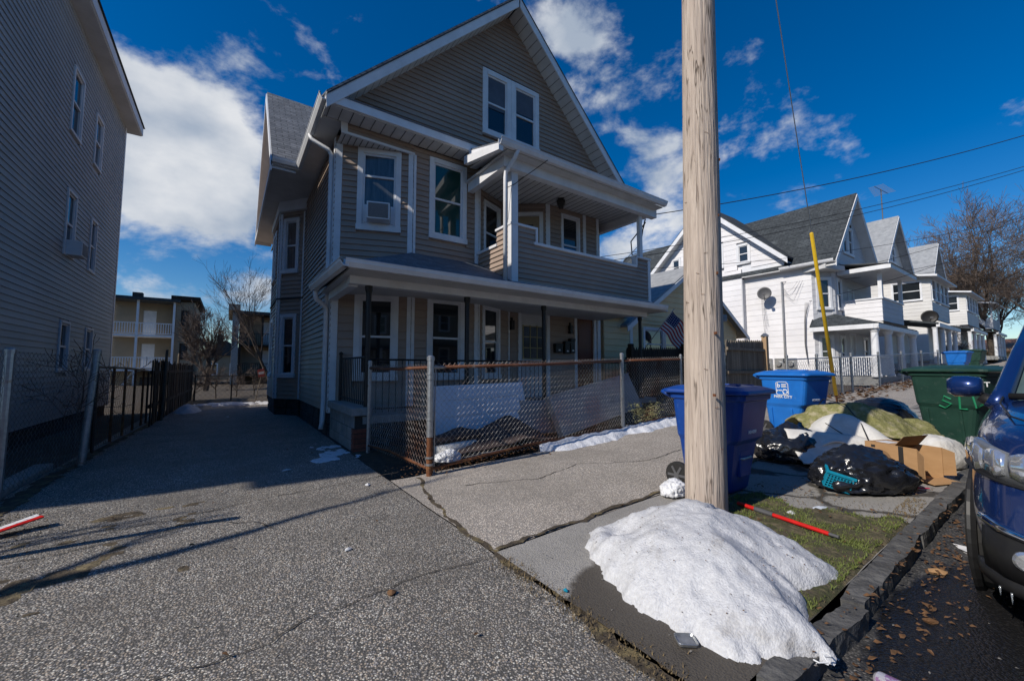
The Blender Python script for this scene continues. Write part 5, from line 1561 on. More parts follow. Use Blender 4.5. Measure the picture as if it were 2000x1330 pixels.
def hfield(name, m, x0, x1, y0, y1, hf, res, base, label=None, cat=None, group=None, kind=None, cut=.004):
    """raised patch: keeps only cells where hf(x, y) is positive"""
    nx, ny = int((x1 - x0) / res), int((y1 - y0) / res)
    idx, b = {}, MB()
    def vid(i, j):
        if (i, j) not in idx:
            x, y = x0 + i * res, y0 + j * res
            idx[(i, j)] = len(b.v)
            b.v.append(Vector((x, y, base(x, y) + max(-.012, hf(x, y)))))
        return idx[(i, j)]
    for j in range(ny):
        for i in range(nx):
            c = [(i, j), (i + 1, j), (i + 1, j + 1), (i, j + 1)]
            if max(hf(x0 + a * res, y0 + c_ * res) for a, c_ in c) > cut:
                b.f.append(tuple(vid(*q) for q in c))
    cx, cy = (x0 + x1) / 2, (y0 + y1) / 2
    off = Vector((cx, cy, base(cx, cy)))
    b.v = [v - off for v in b.v]
    o = b.build(name, m, None, smooth=True, fix=False)
    o.location = off
    tag(o, label, cat, group, kind)
    return o
# snow pile by the pole
OUT = [on_g(*p).xy for p in ((1143, 1072), (1165, 1105), (1200, 1150), (1300, 1225), (1440, 1296), (1540, 1300), (1628, 1290), (1575, 1225), (1562, 1168), (1600, 1158), (1640, 1142), (1600, 1100), (1500, 1052), (1430, 1025))]
OUT += [Vector(q) for q in ((3.05, 1.62), (2.95, 1.95), (2.6, 2.16), (2.25, 2.2))]
SC = Vector((2.38, 1.47))
pol = sorted([(math.atan2((p - SC).y, (p - SC).x), (p - SC).length) for p in OUT])
def rad(a):
    pts = [(pol[-1][0] - 2 * math.pi, pol[-1][1])] + pol + [(pol[0][0] + 2 * math.pi, pol[0][1])]
    for (a0, r0), (a1, r1) in zip(pts, pts[1:]):
        if a0 <= a <= a1:
            t = (a - a0) / max(1e-6, a1 - a0)
            return r0 + (r1 - r0) * t
    return pol[0][1]
def snow_h(x, y):
    d = Vector((x, y)) - SC
    r = d.length / rad(math.atan2(d.y, d.x)) + .05 * fbm(x * 9, y * 9, 2)
    if r >= 1: return -.02
    k = (1 - r * r)
    h = .27 * k ** .72
    h += (.042 * fbm(x * 2.4, y * 2.4, 1) + .009 * fbm(x * 8, y * 8) + .0035 * fbm(x * 26, y * 26, 7)) * min(1, k * 2.2)
    h -= .07 * math.exp(-(((x - 2.28) / .10) ** 2 + ((y - 1.92) / .16) ** 2))
    h += .05 * math.exp(-(((x - 2.65) / .25) ** 2 + ((y - 1.72) / .22) ** 2))
    return h
hfield('snow_pile', MATS['snow'], 1.5, 3.5, .55, 2.4, snow_h, .016, lambda x, y: gz(x) + .012, 'mound of melting dirty white snow in front of the utility pole', 'snow pile')
def strip(cx, hw, amp, sd, x0, x1):
    def f(x, y):
        c = cx(x)
        e = min(1, (x - x0) * 3, (x1 - x) * 3)
        w_ = hw * (1 + .45 * fbm(x * 1.7, sd, 3)) * max(.05, e)
        q = 1 - ((y - c) / w_) ** 2 + .12 * fbm(x * 6, y * 6, sd)
        return amp * q * (1 + .4 * fbm(x * 3, y * 3, sd + 2)) if q > 0 else -.02
    return f
fy = lambda x: 4.52 + (x - 1.97) * .09
hfield('snow_bank', MATS['snow_dirty'], 3.7, 8.6, 4.2, 5.3, strip(lambda x: fy(x) - .06 - .02 * (x - 4), .26, .10, 5, 3.7, 8.6), .03, lambda x, y: zdrive(x, y) + .004, 'long low bank of old snow along the foot of the front fence', 'snow bank')
def patchy(th, amp, sd, k=2.2, box=None):
    def f(x, y):
        e = 1
        if box:
            x0, x1, y0, y1 = box
            e = min(1, (x - x0) * 4, (x1 - x) * 4, (y - y0) * 4, (y1 - y) * 4)
        q = fbm(x * k, y * k, sd) + .35 * fbm(x * 9, y * 9, sd) - th - (1 - max(0, e)) * .8
        return amp * min(1, q * 3) if q > 0 else -.02
    return f
hfield('snow_patch', MATS['snow_dirty'], .9, 1.75, 6.0, 7.6, patchy(-.12, .012, 3, box=(.9, 1.75, 6.0, 7.6)), .025, zdrive, 'thin crust of dirty snow by the corner of the block wing wall', 'snow patch', 'thin snow patches')
hfield('snow_patch', MATS['snow'], -1.2, 1.5, 16.3, 18.6, patchy(-.05, .05, 8, k=1.3, box=(-1.3, 1.6, 16.8, 18.6)), .05, zdrive, 'strips of snow across the far end of the driveway', 'snow patch', 'thin snow patches')
hfield('snow_patch', MATS['snow'], -1.35, -.55, 14.6, 16.4, lambda x, y: .20 * (1 - ((x + .98) / .32) ** 2 - ((y - 15.5) / .75) ** 2) + .04 * fbm(x * 5, y * 5), .04, zdrive, 'small heap of snow beside the board fence down the driveway', 'snow patch', 'thin snow patches')

# grass verge
mat('verge_soil', (.085, .068, .045), (.05, .058, .02), rough=1, scale=7, bump=.9, bscale=45, c3=(.16, .13, .075), s3=11, m3=(.5, .65))
def verge_in(x, y):
    return .87 < y < 1.95 and x > 2.45 + .25 * fbm(y * 3, 2) and x < 4.25 + .3 * fbm(y * 2.5, 7) - (y - .9) * .35
hfield('grass_verge', MATS['verge_soil'], 2.4, 4.6, .86, 2.05, lambda x, y: .012 + .010 * fbm(x * 5, y * 5) if verge_in(x, y) else -.02, .04, lambda x, y: gz(x) + .022, kind='structure')
def blades(name, m, n, fn, hmin, hmax, seed, kind='stuff', label=None):
    rnd = random.Random(seed)
    b = MB()
    c = 0
    while c < n:
        q = fn(rnd)
        if q is None: continue
        c += 1
        x, y, z = q
        a, h = rnd.uniform(0, 6.28), rnd.uniform(hmin, hmax)
        w = .003 + h * .05
        dx, dy = math.cos(a) * w, math.sin(a) * w
        lx, ly = rnd.uniform(-1, 1) * h * .8, rnd.uniform(-1, 1) * h * .8
        b.add([(x - dx, y - dy, z), (x + dx, y + dy, z), (x + lx, y + ly, z + h)], [(0, 1, 2)])
    o = b.build(name, m, None, fix=False)
    tag(o, label, 'grass' if label else None, None, kind)
def gf(rnd):
    x, y = rnd.uniform(2.45, 4.5), rnd.uniform(.88, 2.0)
    if not verge_in(x, y) or fbm(x * 3.2, y * 3.2, 11) < rnd.uniform(-.35, .25): return None
    return x, y, gz(x) + .026
blades('short_grass', MATS['grass'], 15000, gf, .008, .028, 1, label='short green grass and moss on the verge by the kerb')
def gd_(rnd):
    q = rnd.random()
    if q < .35:
        x, y = rnd.uniform(2.3, 5.0), rnd.uniform(.87, 1.0)
    elif q < .6:
        x, y = 1.52 + rnd.gauss(0, .05), rnd.uniform(.6, 2.3)
    elif q < .85:
        x, y = rnd.uniform(2.5, 4.6), rnd.uniform(.9, 2.0)
    else:
        x, y = -1.4 + rnd.gauss(0, .25), rnd.uniform(3.2, 5.4)
    return x, y, gz(x) + .012
blades('dry_grass', MATS['dry_grass'], 4500, gd_, .006, .020, 2, label='dead straw grass in the seams and along the kerb')
hfield('dirt_patch', mat('patch_dirt', (.11, .085, .055), (.06, .048, .034), rough=1, scale=14, bump=1.0, bscale=30, c3=(.20, .16, .09), s3=5, m3=(.5, .62)), -1.78, -.1, 3.2, 5.0, lambda x, y: .012 * (fbm(x * 2.3, y * 2.3, 31) + .4 * fbm(x * 9, y * 9, 3) - .12 - (x + 1.7) * .30), .03, lambda x, y: zdrive(x, y) + .002, kind='structure', cut=.0005)
# leaves and crumbs
def leaves(name, n, fn, seed, label, m='leaf_brown', smin=.006, smax=.022):
    rnd = random.Random(seed)
    b = MB()
    for _ in range(n):
        x, y, z = fn(rnd)
        s, a = rnd.uniform(smin, smax), rnd.uniform(0, 6.28)
        e = Vector((math.cos(a), math.sin(a), rnd.uniform(-.35, .35))); f_ = Vector((-math.sin(a), math.cos(a), rnd.uniform(-.35, .35)))
        c = Vector((x, y, z + .008 + rnd.uniform(0, .012)))
        b.add([c - e * s, c - e * s * .3 + f_ * s * .55 + Vector((0, 0, .3 * s)), c + e * s * .35 + f_ * s * .45, c + e * s, c + e * s * .3 - f_ * s * .5 + Vector((0, 0, .25 * s)), c - e * s * .4 - f_ * s * .45], [(0, 1, 2, 3, 4, 5)])
    o = b.build(name, MATS[m], None, fix=False)
    tag(o, label, 'leaves', None, 'stuff')
def lf(rnd):
    q = rnd.random()
    if q < .34: x = rnd.uniform(2.0, 5.2); y = fy(x) + rnd.gauss(.12, .16)
    elif q < .44: x, y = 1.95 + rnd.gauss(0, .15), rnd.uniform(4.6, 6.3)
    elif q < .70: x, y = rnd.uniform(1.9, 5.2), .60 + rnd.gauss(0, .10)
    elif q < .82: x, y = rnd.uniform(2.6, 5.5), rnd.uniform(.9, 2.3)
    elif q < .92: x, y = rnd.uniform(13, 22), 4.0 + rnd.gauss(0, .3)
    else: x, y = rnd.uniform(-1.7, 6), rnd.uniform(1.2, 8)
    return x, y, (zroad(x, y) if y < .7 else zdrive(x, y) + (.02 if y < 2.4 and x > 1.6 else .006))
leaves('leaf_litter', 1500, lf, 4, 'scattered brown fallen leaves along the fence and kerb')
leaves('leaf_litter', 420, lambda r: ((lambda x: (x, 4.15 + r.gauss(0, .35), gz(x) + .02))(r.uniform(13, 24))), 9, 'drift of brown leaves before the chain link fence of the white house', smin=.04, smax=.1)
mat('grit', (.30, .28, .25), (.10, .095, .09), rough=.9, scale=40)
leaves('pavement_grit', 900, lambda r: ((lambda x, y: (x, y, (zroad(x, y) if y < .7 else zdrive(x, y) + (.012 if x > 1.6 and y < 2.4 else 0)) - .006))(r.uniform(-1.5, 5.5), r.uniform(.2, 6))), 12, 'small grit and crumbs on the pavement', m='grit', smin=.003, smax=.009)
mat('litter_paper', (.7, .7, .7), (.55, .55, .56), rough=.7, island=.15, scale=6)
LT = [((1355, 640), 0, '')]
for k, (px, py, sx, sy, mm, lab) in enumerate(((680, 1075, .03, .02, 'litter_paper', 'tiny white paper scrap in the middle of the driveway'), (718, 948, .05, .03, 'litter_paper', 'pale blue-grey flattened carton by the fence corner'), (1545, 1008, .07, .05, 'litter_paper', 'crushed white cup lid on the cracked slab'), (1600, 997, .09, .03, 'panel_blue_white', 'strip of pale blue plastic on the cracked slab'), (1905, 1060, .13, .07, 'litter_paper', 'white plastic scrap in the gutter by the car tyre'), (1815, 1185, .035, .025, 'leaf_brown', 'curled brown leaf lump in the gutter'), (1830, 1095, .06, .045, 'cardboard', 'brown cardboard flap against the kerb'), (880, 893, .16, .10, 'litter_paper', 'crumpled white paper inside the fence corner'), (765, 1160, .035, .03, 'leaf_brown', 'single orange brown leaf on the driveway'), (1105, 1160, .02, .015, 'basket_teal', 'teal shard of glass on the concrete'), (560, 920, .06, .03, 'litter_paper', 'white scrap in the driveway shade'), (445, 815, .05, .03, 'litter_paper', 'far white scrap on the driveway'))):
    g_ = on_g(px, py)
    b = MB()
    rnd = random.Random(k)
    ring = [Vector((sx * math.cos(a) * rnd.uniform(.7, 1.1), sy * math.sin(a) * rnd.uniform(.7, 1.1), .004 + rnd.uniform(0, .25) * sy)) for a in [i * 6.283 / 9 for i in range(9)]]
    b.add([Vector((0, 0, .012 + .35 * sy))] + ring, [(0, i + 1, (i + 1) % 9 + 1) for i in range(9)])
    b.add([Vector((0, 0, .0))] + [r * .9 - Vector((0, 0, r.z * .9)) for r in ring], [(0, (i + 1) % 9 + 1, i + 1) for i in range(9)])
    o = b.build('litter', MATS[mm]); o.location = (g_.x, g_.y, (zroad(g_.x, g_.y) if g_.y < .68 else zdrive(g_.x, g_.y) + (.016 if g_.x > 1.56 and g_.y < 2.42 else .004)))
    o.rotation_euler = (0, 0, rnd.uniform(0, 6))
    tag(o, lab, 'litter', 'bits of litter')

leaves('snow_grit', 240, lambda r: (lambda x, y: (x, y, gz(x) + .012 + snow_h(x, y) - .004))(*(lambda a, q: (SC.x + q * rad(a) * math.cos(a), SC.y + q * rad(a) * math.sin(a)))(r.uniform(-3.14, 3.14), .92 * math.sqrt(r.random()))), 31, 'specks of grit and leaf crumbs frozen in the snow pile', smin=.002, smax=.007)
for k in range(10):
    rr_ = random.Random(40 + k)
    a, z = rr_.uniform(2.6, 5.6), rr_.uniform(.5, 3.6)
    r_ = .163 - .0058 * z
    c = Vector(((r_ + .002) * math.cos(a) + .0155 * z, (r_ + .002) * math.sin(a) - .0085 * z, z))
    e = Vector((-math.sin(a), math.cos(a), rr_.uniform(-.4, .4)))
    b = MB(); b.tube([c - e * .012 - Vector((.01 * math.cos(a), .01 * math.sin(a), 0)), c - e * .012 + Vector((.004 * math.cos(a), .004 * math.sin(a), 0)), c + e * .012 + Vector((.004 * math.cos(a), .004 * math.sin(a), 0)), c + e * .012 - Vector((.01 * math.cos(a), .01 * math.sin(a), 0))], .0016, 4)
    b.build('staple', MATS['rust'], UP)

# ================================================================ BINS
def rrect(cx, cy, hx, hy, r, z, n=3):
    P = []
    for sx, sy, a0 in ((1, 1, 0), (-1, 1, 90), (-1, -1, 180), (1, -1, 270)):
        for i in range(n + 1):
            a = R_(a0 + 90 * i / n)
            P.append(Vector((cx + sx * (hx - r) + r * math.cos(a), cy + sy * (hy - r) + r * math.sin(a), z)))
    return P
def loft(b, secs, cap=True):
    k0 = len(b.v)
    n = len(secs[0])
    for s in secs: b.v += s
    for i in range(len(secs) - 1):
        for j in range(n):
            b.f.append((k0 + i * n + j, k0 + i * n + (j + 1) % n, k0 + (i + 1) * n + (j + 1) % n, k0 + (i + 1) * n + j))
    if cap:
        b.f.append(tuple(k0 + j for j in range(n))[::-1])
        b.f.append(tuple(k0 + (len(secs) - 1) * n + j for j in range(n)))
    return b
def bin_(label, x, y, rz, m, s=1.0, sx=1.0, group='wheeled bins on the pavement', number=None):
    """front at +X, hinge and wheels at -X"""
    t = thing('wheeled_bin', label, 'bin', (x, y, gz(x) + .012), rz, group)
    t.scale = (s * sx, s, s)
    b = MB()
    secs = [(.02, -.03, .215, .205), (.05, -.03, .23, .22), (.50, -.01, .285, .27), (.55, .008, .315, .29), (.80, .018, .342, .308), (.92, .022, .355, .314), (.93, .022, .378, .332), (.98, .022, .384, .336)]
    loft(b, [rrect(c, 0, hx, hy, .06, z) for z, c, hx, hy in secs])
    body = b.build('body', m, t, smooth=False, bevel=.006)
    # recessed side panels as raised ribs, front grip pocket
    for sy in (-1, 1):
        b = MB(); b.obox((0, sy * .222, .08), (1, 0, 0), (0, sy, 0), (0, sy * .115, 1), (-.20, -.17), (0, .018), (0, .40)); b.build('rib', m, body, bevel=.006)
        b = MB(); b.obox((0, sy * .222, .08), (1, 0, 0), (0, sy, 0), (0, sy * .115, 1), (.12, .15), (0, .018), (0, .40)); b.build('rib', m, body, bevel=.006)
    b = MB(); b.box(.20, .262, -.11, .11, .18, .46); b.build('grip_pocket', MATS['bin_blue_dark'] if 'blue' in m.name else m, body, bevel=.01)
    b = MB(); b.tube([(.25, -.10, .36), (.275, -.09, .36), (.275, .09, .36), (.25, .10, .36)], .011, 6); b.build('catch_bar', MATS['galvanised'], t)
    # lid
    b = MB()
    loft(b, [rrect(.015, 0, .425, .37, .07, .985), rrect(.015, 0, .43, .375, .07, 1.0), rrect(.015, 0, .42, .365, .07, 1.025), rrect(.01, 0, .33, .28, .08, 1.06), rrect(.0, 0, .2, .2, .08, 1.072)])
    lid = b.build('lid', m, t, bevel=.006)
    b = MB(); b.box(-.28, .24, -.02, .02, 1.068, 1.082); b.box(.10, .3, -.17, -.13, 1.058, 1.074); b.box(.10, .3, .13, .17, 1.058, 1.074); b.build('lid_rib', m, lid, bevel=.005)
    # handle at the hinge
    b = MB(); b.tube([(-.36, -.27, .94), (-.46, -.27, .99), (-.47, -.2, 1.0), (-.47, .2, 1.0), (-.46, .27, .99), (-.36, .27, .94)], .022, 8); b.build('handle', m, t, smooth=True)
    b = MB(); b.box(-.41, -.34, -.2, .2, .93, 1.0); b.build('hinge', m, t, bevel=.01)
    for sy in (-1, 1):
        b = MB(); b.lathe((-.28, sy * .30 - .035, .13), [(.05, 0), (.125, .0), (.135, .015), (.135, .055), (.125, .07), (.05, .07)], 20, ax='y')
        wh = b.build('wheel', MATS['black_rubber'], t)
        b = MB()
        b.lathe((-.28, sy * .30 + sy * .036, .13), [(.03, -.008), (.03, .008)], 10, ax='y')
        for i in range(6):
            a = i * math.pi / 3
            b.obox((-.28, sy * .30 + sy * .036, .13), (math.cos(a), 0, math.sin(a)), (0, 1, 0), (-math.sin(a), 0, math.cos(a)), (.02, .10), (-.005, .005), (-.012, .012))
        b.build('hub', MATS['grey_plastic'], wh)
    if number: text_mesh('number', number, .045, MATS['print_white'], t, (.3345, 0, .62), (0, 1, 0), (.13, 0, 1))
    return t
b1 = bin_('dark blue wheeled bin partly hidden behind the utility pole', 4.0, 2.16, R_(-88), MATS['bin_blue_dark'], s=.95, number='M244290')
b2 = bin_('bright blue wheeled recycling bin with white print on its side', 7.2, 2.68, R_(-102), MATS['bin_blue'], s=.97, number='M244290')
b3 = bin_('large dark green wheeled bin with green paint scrawl behind the car mirror', 8.25, 1.07, R_(-112), MATS['bin_green'], s=1.0, sx=1.12)
b4 = bin_('far blue bin standing by the chain link fence up the street', 30.5, 3.9, R_(-100), MATS['bin_blue'], s=1.1)
b5 = bin_('far dark green bin beside the far blue bin', 33.2, 3.7, R_(-100), MATS['bin_green'], s=1.15)
# print on the bright blue bin: rounded frame, letter, lines, arrows, words
def side_pt(l, z, o=.004):
    hy = .27 + .02 * (z - .5) / .05 if z < .55 else .29 + .018 * (z - .55) / .25
    return Vector((l, -hy - o, z))
PW = MATS['print_white']
cxl, czl = .02, .775
b = MB()
fr = [side_pt(cxl + dx, czl + dz) for dx, dz in ((-.085, .10), (-.05, .115), (.07, .115), (.10, .09), (.10, -.07), (.085, -.085), (-.07, -.085), (-.085, -.07), (-.085, .10))]
b.tube(fr, .0055, 4)
b.build('logo_frame', PW, b2)
ex2, ey2 = (1, 0, 0), (0, -.057, 1)
text_mesh('logo_letter', 'b', .10, PW, b2, side_pt(cxl - .045, czl + .06), ex2, ey2)
b = MB()
for k in range(3):
    b.obox(side_pt(cxl + .0, czl + .035 + k * .02), ex2, (0, -1, 0), ey2, (0, .08 - .01 * (k % 2)), (-.001, .003), (0, .011))
b.build('logo_lines', PW, b2)
text_mesh('logo_word', 'green', .038, PW, b2, side_pt(cxl - .035, czl - .012), ex2, ey2)
b = MB()
for k in range(3):
    a0 = k * 2.0944 + .5
    ring = [side_pt(cxl + .05 + .034 * math.cos(a0 + q * .16), czl - .035 + .034 * math.sin(a0 + q * .16)) for q in range(9)]
    b.tube(ring, .007, 4)
    e = ring[-1]
    b.add([e + Vector((.016 * math.cos(a0 + 1.4), -.002, .016 * math.sin(a0 + 1.4))), e - Vector((.016 * math.cos(a0 + 1.4), .002, .016 * math.sin(a0 + 1.4))), e + Vector((.026 * math.cos(a0 + 2.9), -.002, .026 * math.sin(a0 + 2.9)))], [(0, 1, 2)])
b.build('recycling_arrows', PW, b2)
text_mesh('print', 'PARK CITY', .058, PW, b2, side_pt(cxl + .01, czl - .115), ex2, ey2)
text_mesh('print', 'PORT', .085, PW, b3, side_pt(.325, .83, .006), ex2, ey2)
text_mesh('print', 'EE', .085, PW, b3, side_pt(.335, .73, .006), ex2, ey2)
b = MB()
for pts in ([(-.10, .62), (-.16, .66), (-.18, .60), (-.10, .56), (-.17, .50), (-.22, .53)], [(-.02, .66), (-.03, .50), (.04, .50)], [(.10, .68), (.12, .52), (.20, .60)], [(-.24, .40), (-.12, .42), (-.14, .32)]):
    b.tube([side_pt(l + .17, z, .006 if z >= .54 else .012) for l, z in pts], .012, 4)
b.build('paint_scrawl', MATS['graffiti_green'], b3)

# ================================================================ RUBBISH
def blob(name, label, cat, x, y, z, rx, ry, rz, seed, m, knot=None, fold=.10, rotz=0, sub=5, group=None, flat=.35):
    bm = bmesh.new()
    bmesh.ops.create_icosphere(bm, subdivisions=sub, radius=1)
    o3 = Vector((seed * 3.7, seed * 1.3, seed * 2.1))
    for v in bm.verts:
        p = v.co.copy()
        r = 1 + .16 * noise.noise(p * 1.4 + o3)
        # pleats: sharp ridges that run up to the tie
        q = p + noise.noise_vector(p * 2.2 + o3) * .35
        rid = 1 - abs(noise.noise(Vector((q.x * 3.2, q.y * 3.2, q.z * 1.3)) + o3)) * 2.4
        rid2 = 1 - abs(noise.noise(Vector((q.x * 8, q.y * 2.6, q.z * 7)) + o3)) * 2.4
        r += fold * max(-.5, rid) * .75 + fold * .35 * max(-.5, rid2)
        rid3 = 1 - abs(noise.noise(Vector((q.x * 5, q.y * 17, q.z * 9)) + o3)) * 2.4
        r += fold * .22 * max(-.5, rid3)
        p = p * r
        if knot and p.z > .25:
            d = Vector((p.x - knot[0], p.y - knot[1]))
            k = max(0, 1 - d.length / .55)
            p.z += knot[2] * k * k
        p = Vector((p.x * rx, p.y * ry, p.z * rz))
        if p.z < -rz * flat: p.z = -rz * flat + (p.z + rz * flat) * .06
        v.co = p + Vector((0, 0, rz * flat + .01))
    me = bpy.data.meshes.new(name)
    bm.to_mesh(me); bm.free()
    for f in me.polygons: f.use_smooth = True
    me.materials.append(m)
    o = bpy.data.objects.new(name, me)
    link(o)
    o.location = (x, y, z); o.rotation_euler = (0, 0, rotz)
    return tag(o, label, cat, group)
GB = 'black rubbish bags in the heap'
blob('rubbish_bag', 'black rubbish bag tied at the top, nearest the bright blue bin', 'rubbish bag', 5.78, 2.22, gz(5.7) + .02, .38, .30, .25, 1, MATS['black_bag'], knot=(.1, .2, .3), fold=.17, rotz=-.4, group=GB)
blob('rubbish_bag', 'torn black rubbish bag in front with a teal basket showing', 'rubbish bag', 5.02, 1.33, gz(5) + .02, .40, .26, .235, 2, MATS['black_bag'], knot=(-.35, .1, .25), fold=.17, rotz=-.62, group=GB)
blob('rubbish_bag', 'rounded black rubbish bag behind the green carpet', 'rubbish bag', 8.35, 1.95, gz(8) + .02, .45, .45, .42, 3, MATS['black_bag'], fold=.05, group=GB)
blob('rubbish_bag', 'small dark bag tucked behind the carpet near the guy wire', 'rubbish bag', 8.2, 2.45, gz(8) + .02, .30, .30, .34, 6, MATS['black_bag'], fold=.06, group=GB)
blob('plastic_bag', 'crumpled white plastic bag at the foot of the utility pole', 'plastic bag', 3.50, 2.33, gz(3.4) + .02, .14, .10, .09, 4, mat('white_plastic', (.75, .76, .78), (.65, .66, .68), rough=.35, scale=9, bump=.4), fold=.16)
blob('white_sack', 'lumpy white sack behind the cardboard box', 'sack', 6.6, 1.08, gz(6.5) + .02, .34, .24, .24, 5, MATS['foam_white'], fold=.05)
# teal basket poking out of the torn bag
tbk = thing('basket', 'teal plastic basket poking out of the torn black bag', 'basket', (4.62, 1.46, gz(4.6) + .10), R_(-38))
tbk.rotation_euler = (R_(14), R_(16), R_(-62)); tbk.scale = (.68, .68, .68); tbk.location = (4.70, 1.45, gz(4.7) + .07)
b = MB()
for i in range(9): b.box(-.14 + i * .035, -.128 + i * .035, -.115, -.105, 0, .2)
for j in range(6): b.box(-.14, .152, -.113, -.107, j * .035, j * .035 + .012)
for i in range(6): b.box(-.145, -.135, -.105 + i * .04, -.093 + i * .04, 0, .2)
for j in range(6): b.box(-.143, -.137, -.11, .11, j * .035, j * .035 + .012)
b.build('mesh_wall', MATS['basket_teal'], tbk)
b = MB(); b.box(-.16, .17, -.13, -.10, .2, .235); b.box(-.16, -.13, -.10, .12, .2, .235); b.box(-.14, .16, -.11, .12, -.01, 0); b.build('rim', MATS['basket_teal'], tbk, bevel=.005)

def drape(name, label, cat, cx, cy, lx, ly, rz, hf, m, thick=.03, res=34, ragged=.06):
    """a sheet lying over a heap: hf(u, v) in local metres gives its height"""
    b = MB()
    n = res
    for j in range(n + 1):
        for i in range(n + 1):
            u, v = (i / n - .5) * lx, (j / n - .5) * ly
            e = ragged * fbm(u * 4, v * 4, cx)
            b.v.append(Vector((u * (1 + e), v * (1 + e), max(.015, hf(u, v)))))
    b.f = [(j * (n + 1) + i, j * (n + 1) + i + 1, (j + 1) * (n + 1) + i + 1, (j + 1) * (n + 1) + i) for j in range(n) for i in range(n)]
    o = b.build(name, m, None, smooth=True, fix=False)
    o.location = (cx, cy, gz(cx) + .02); o.rotation_euler = (0, 0, rz)
    sm = o.modifiers.new('thick', 'SOLIDIFY'); sm.thickness = thick; sm.offset = 1
    return tag(o, label, cat)
RIDGES = (((-.50, .05, .50), (-.10, -.10, .56)), ((-.10, -.10, .56), (.62, .12, .34)), ((-.05, -.05, .46), (.16, -.48, .16)), ((.30, .05, .38), (.55, -.36, .12)), ((-.5, .05, .4), (-.55, -.3, .12)))
def carpet_h(u, v):
    w = .05 * fbm(u * 3, v * 3, 6)
    best = 0
    for (ax, ay, az), (bx, by, bz) in RIDGES:
        t = max(0, min(1, ((u - ax) * (bx - ax) + (v - ay) * (by - ay)) / ((bx - ax) ** 2 + (by - ay) ** 2)))
        d = math.hypot(u - ax - t * (bx - ax), v - ay - t * (by - ay))
        q = az + t * (bz - az) - .78 * math.sqrt(d * d + .0035) + .04 + w
        best = max(best, q)
    best += .022 * (1 - 2 * abs(noise.noise(Vector((u * 5, v * 2.5, 1.7))))) * min(1, best * 5)
    return best + .012 + .008 * fbm(u * 13, v * 13, 4)
drape('carpet_pad', 'mottled yellow green carpet padding draped over the rubbish heap', 'carpet', 7.05, 1.80, 1.55, 1.20, R_(-52), carpet_h, MATS['carpet_pad'], thick=.022, ragged=.12, res=64)
def foam_h(u, v):
    return .05 + .34 * math.exp(-((u - .2) / .5) ** 2 - ((v - .1) / .45) ** 2) + .12 * math.sin(u * 5 + 1.6 * v) ** 2 + .02 * fbm(u * 3, v * 3)
drape('foam_sheet', 'curled white foam sheet slumped in front of the green carpet', 'foam sheet', 6.22, 1.95, 1.0, .75, R_(-40), foam_h, MATS['foam_white'], thick=.014, res=26)
drape('foam_sheet', 'lower white foam sheet beside the cardboard box', 'foam sheet', 5.80, 1.72, .95, .5, R_(-48), lambda u, v: .04 + .28 * math.exp(-((v - .25) / .25) ** 2) * (1 - .3 * u) + .015 * fbm(u * 3, v * 3), MATS['foam_white'], thick=.012, res=24)
q = thing('loose_wire', 'thin black wire looping over the green carpet and foam', 'wire', (6.6, 1.8, gz(6.6)))
b = MB(); b.tube([Vector(p) for p in ((.9, 1.0, .05), (.75, .75, .35), (.45, .45, .66), (.1, .1, .63), (-.25, -.15, .42), (-.55, -.30, .22), (-.7, -.42, .08))], .007, 5); b.build('strand', MATS['cable'], q)
b = MB(); b.tube([Vector(p) for p in ((-.3, .2, .40), (-.5, -.05, .30), (-.62, -.3, .16))], .006, 5); b.build('strand', MATS['cable'], q)
# cardboard box, open with flaps
CB = thing('cardboard_box', 'open brown cardboard box with bent flaps beside the torn black bag', 'box', (5.85, 1.20, gz(5.8) + .018), R_(-112))
CB.scale = (.8, .8, .85)
b = MB()
t_ = .006
lx, ly, hz = .30, .21, .37
b.box(-lx, lx, -ly, -ly + t_, 0, hz); b.box(-lx, lx, ly - t_, ly, 0, hz); b.box(-lx, -lx + t_, -ly + t_, ly - t_, 0, hz); b.box(-lx + t_, lx, -ly + t_, ly - t_, 0, t_)
b.box(-lx + t_, lx * .2, -ly + t_, ly - t_, hz - .004, hz + .002)
b.build('carton', MATS['cardboard'], CB)
for pts, ex_ in (([(lx, -ly, .02), (lx, ly, .02), (lx + .17, ly + .02, -.004), (lx + .16, -ly, -.004)], (0, 0, .006)), ([(lx * .2, -ly, hz), (lx * .2, ly, hz), (lx * .55, ly, hz + .13), (lx * .55, -ly, hz + .12)], (.006, 0, .002)), ([(lx, -ly, .05), (lx, -ly, hz - .01), (lx + .13, -ly - .10, hz - .06), (lx + .12, -ly - .09, .06)], (.004, .004, 0)), ([(lx, ly, .05), (lx, ly, hz), (lx + .14, ly - .03, hz - .03), (lx + .14, ly - .02, .08)], (.004, -.004, 0))):
    b = MB(); b.prism(pts, ex_); b.build('flap', MATS['cardboard_inside'] if ex_[2] == .002 else MATS['cardboard'], CB)
b = MB(); b.box(.10, .155, -ly - .003, -ly - .0005, .05, hz - .002); b.build('tape', MATS['print_black'], CB)
b = MB(); b.box(-.22, -.17, -ly - .003, -ly - .0005, hz - .06, hz - .03); b.build('mark', MATS['print_black'], CB)
b = MB(); b.lathe((-.09, -ly - .002, .18), [(.11, -.001), (.11, .001)], 20, ax='y'); b.lathe((-.02, -ly - .0035, .13), [(.07, -.001), (.07, .001)], 16, ax='y'); b.build('printed_picture', MATS['print_brown'], CB)
b = MB(); b.box(-.22, -.06, -.12, .05, hz + .003, hz + .005); b.build('shipping_label', MATS['print_white'], CB)
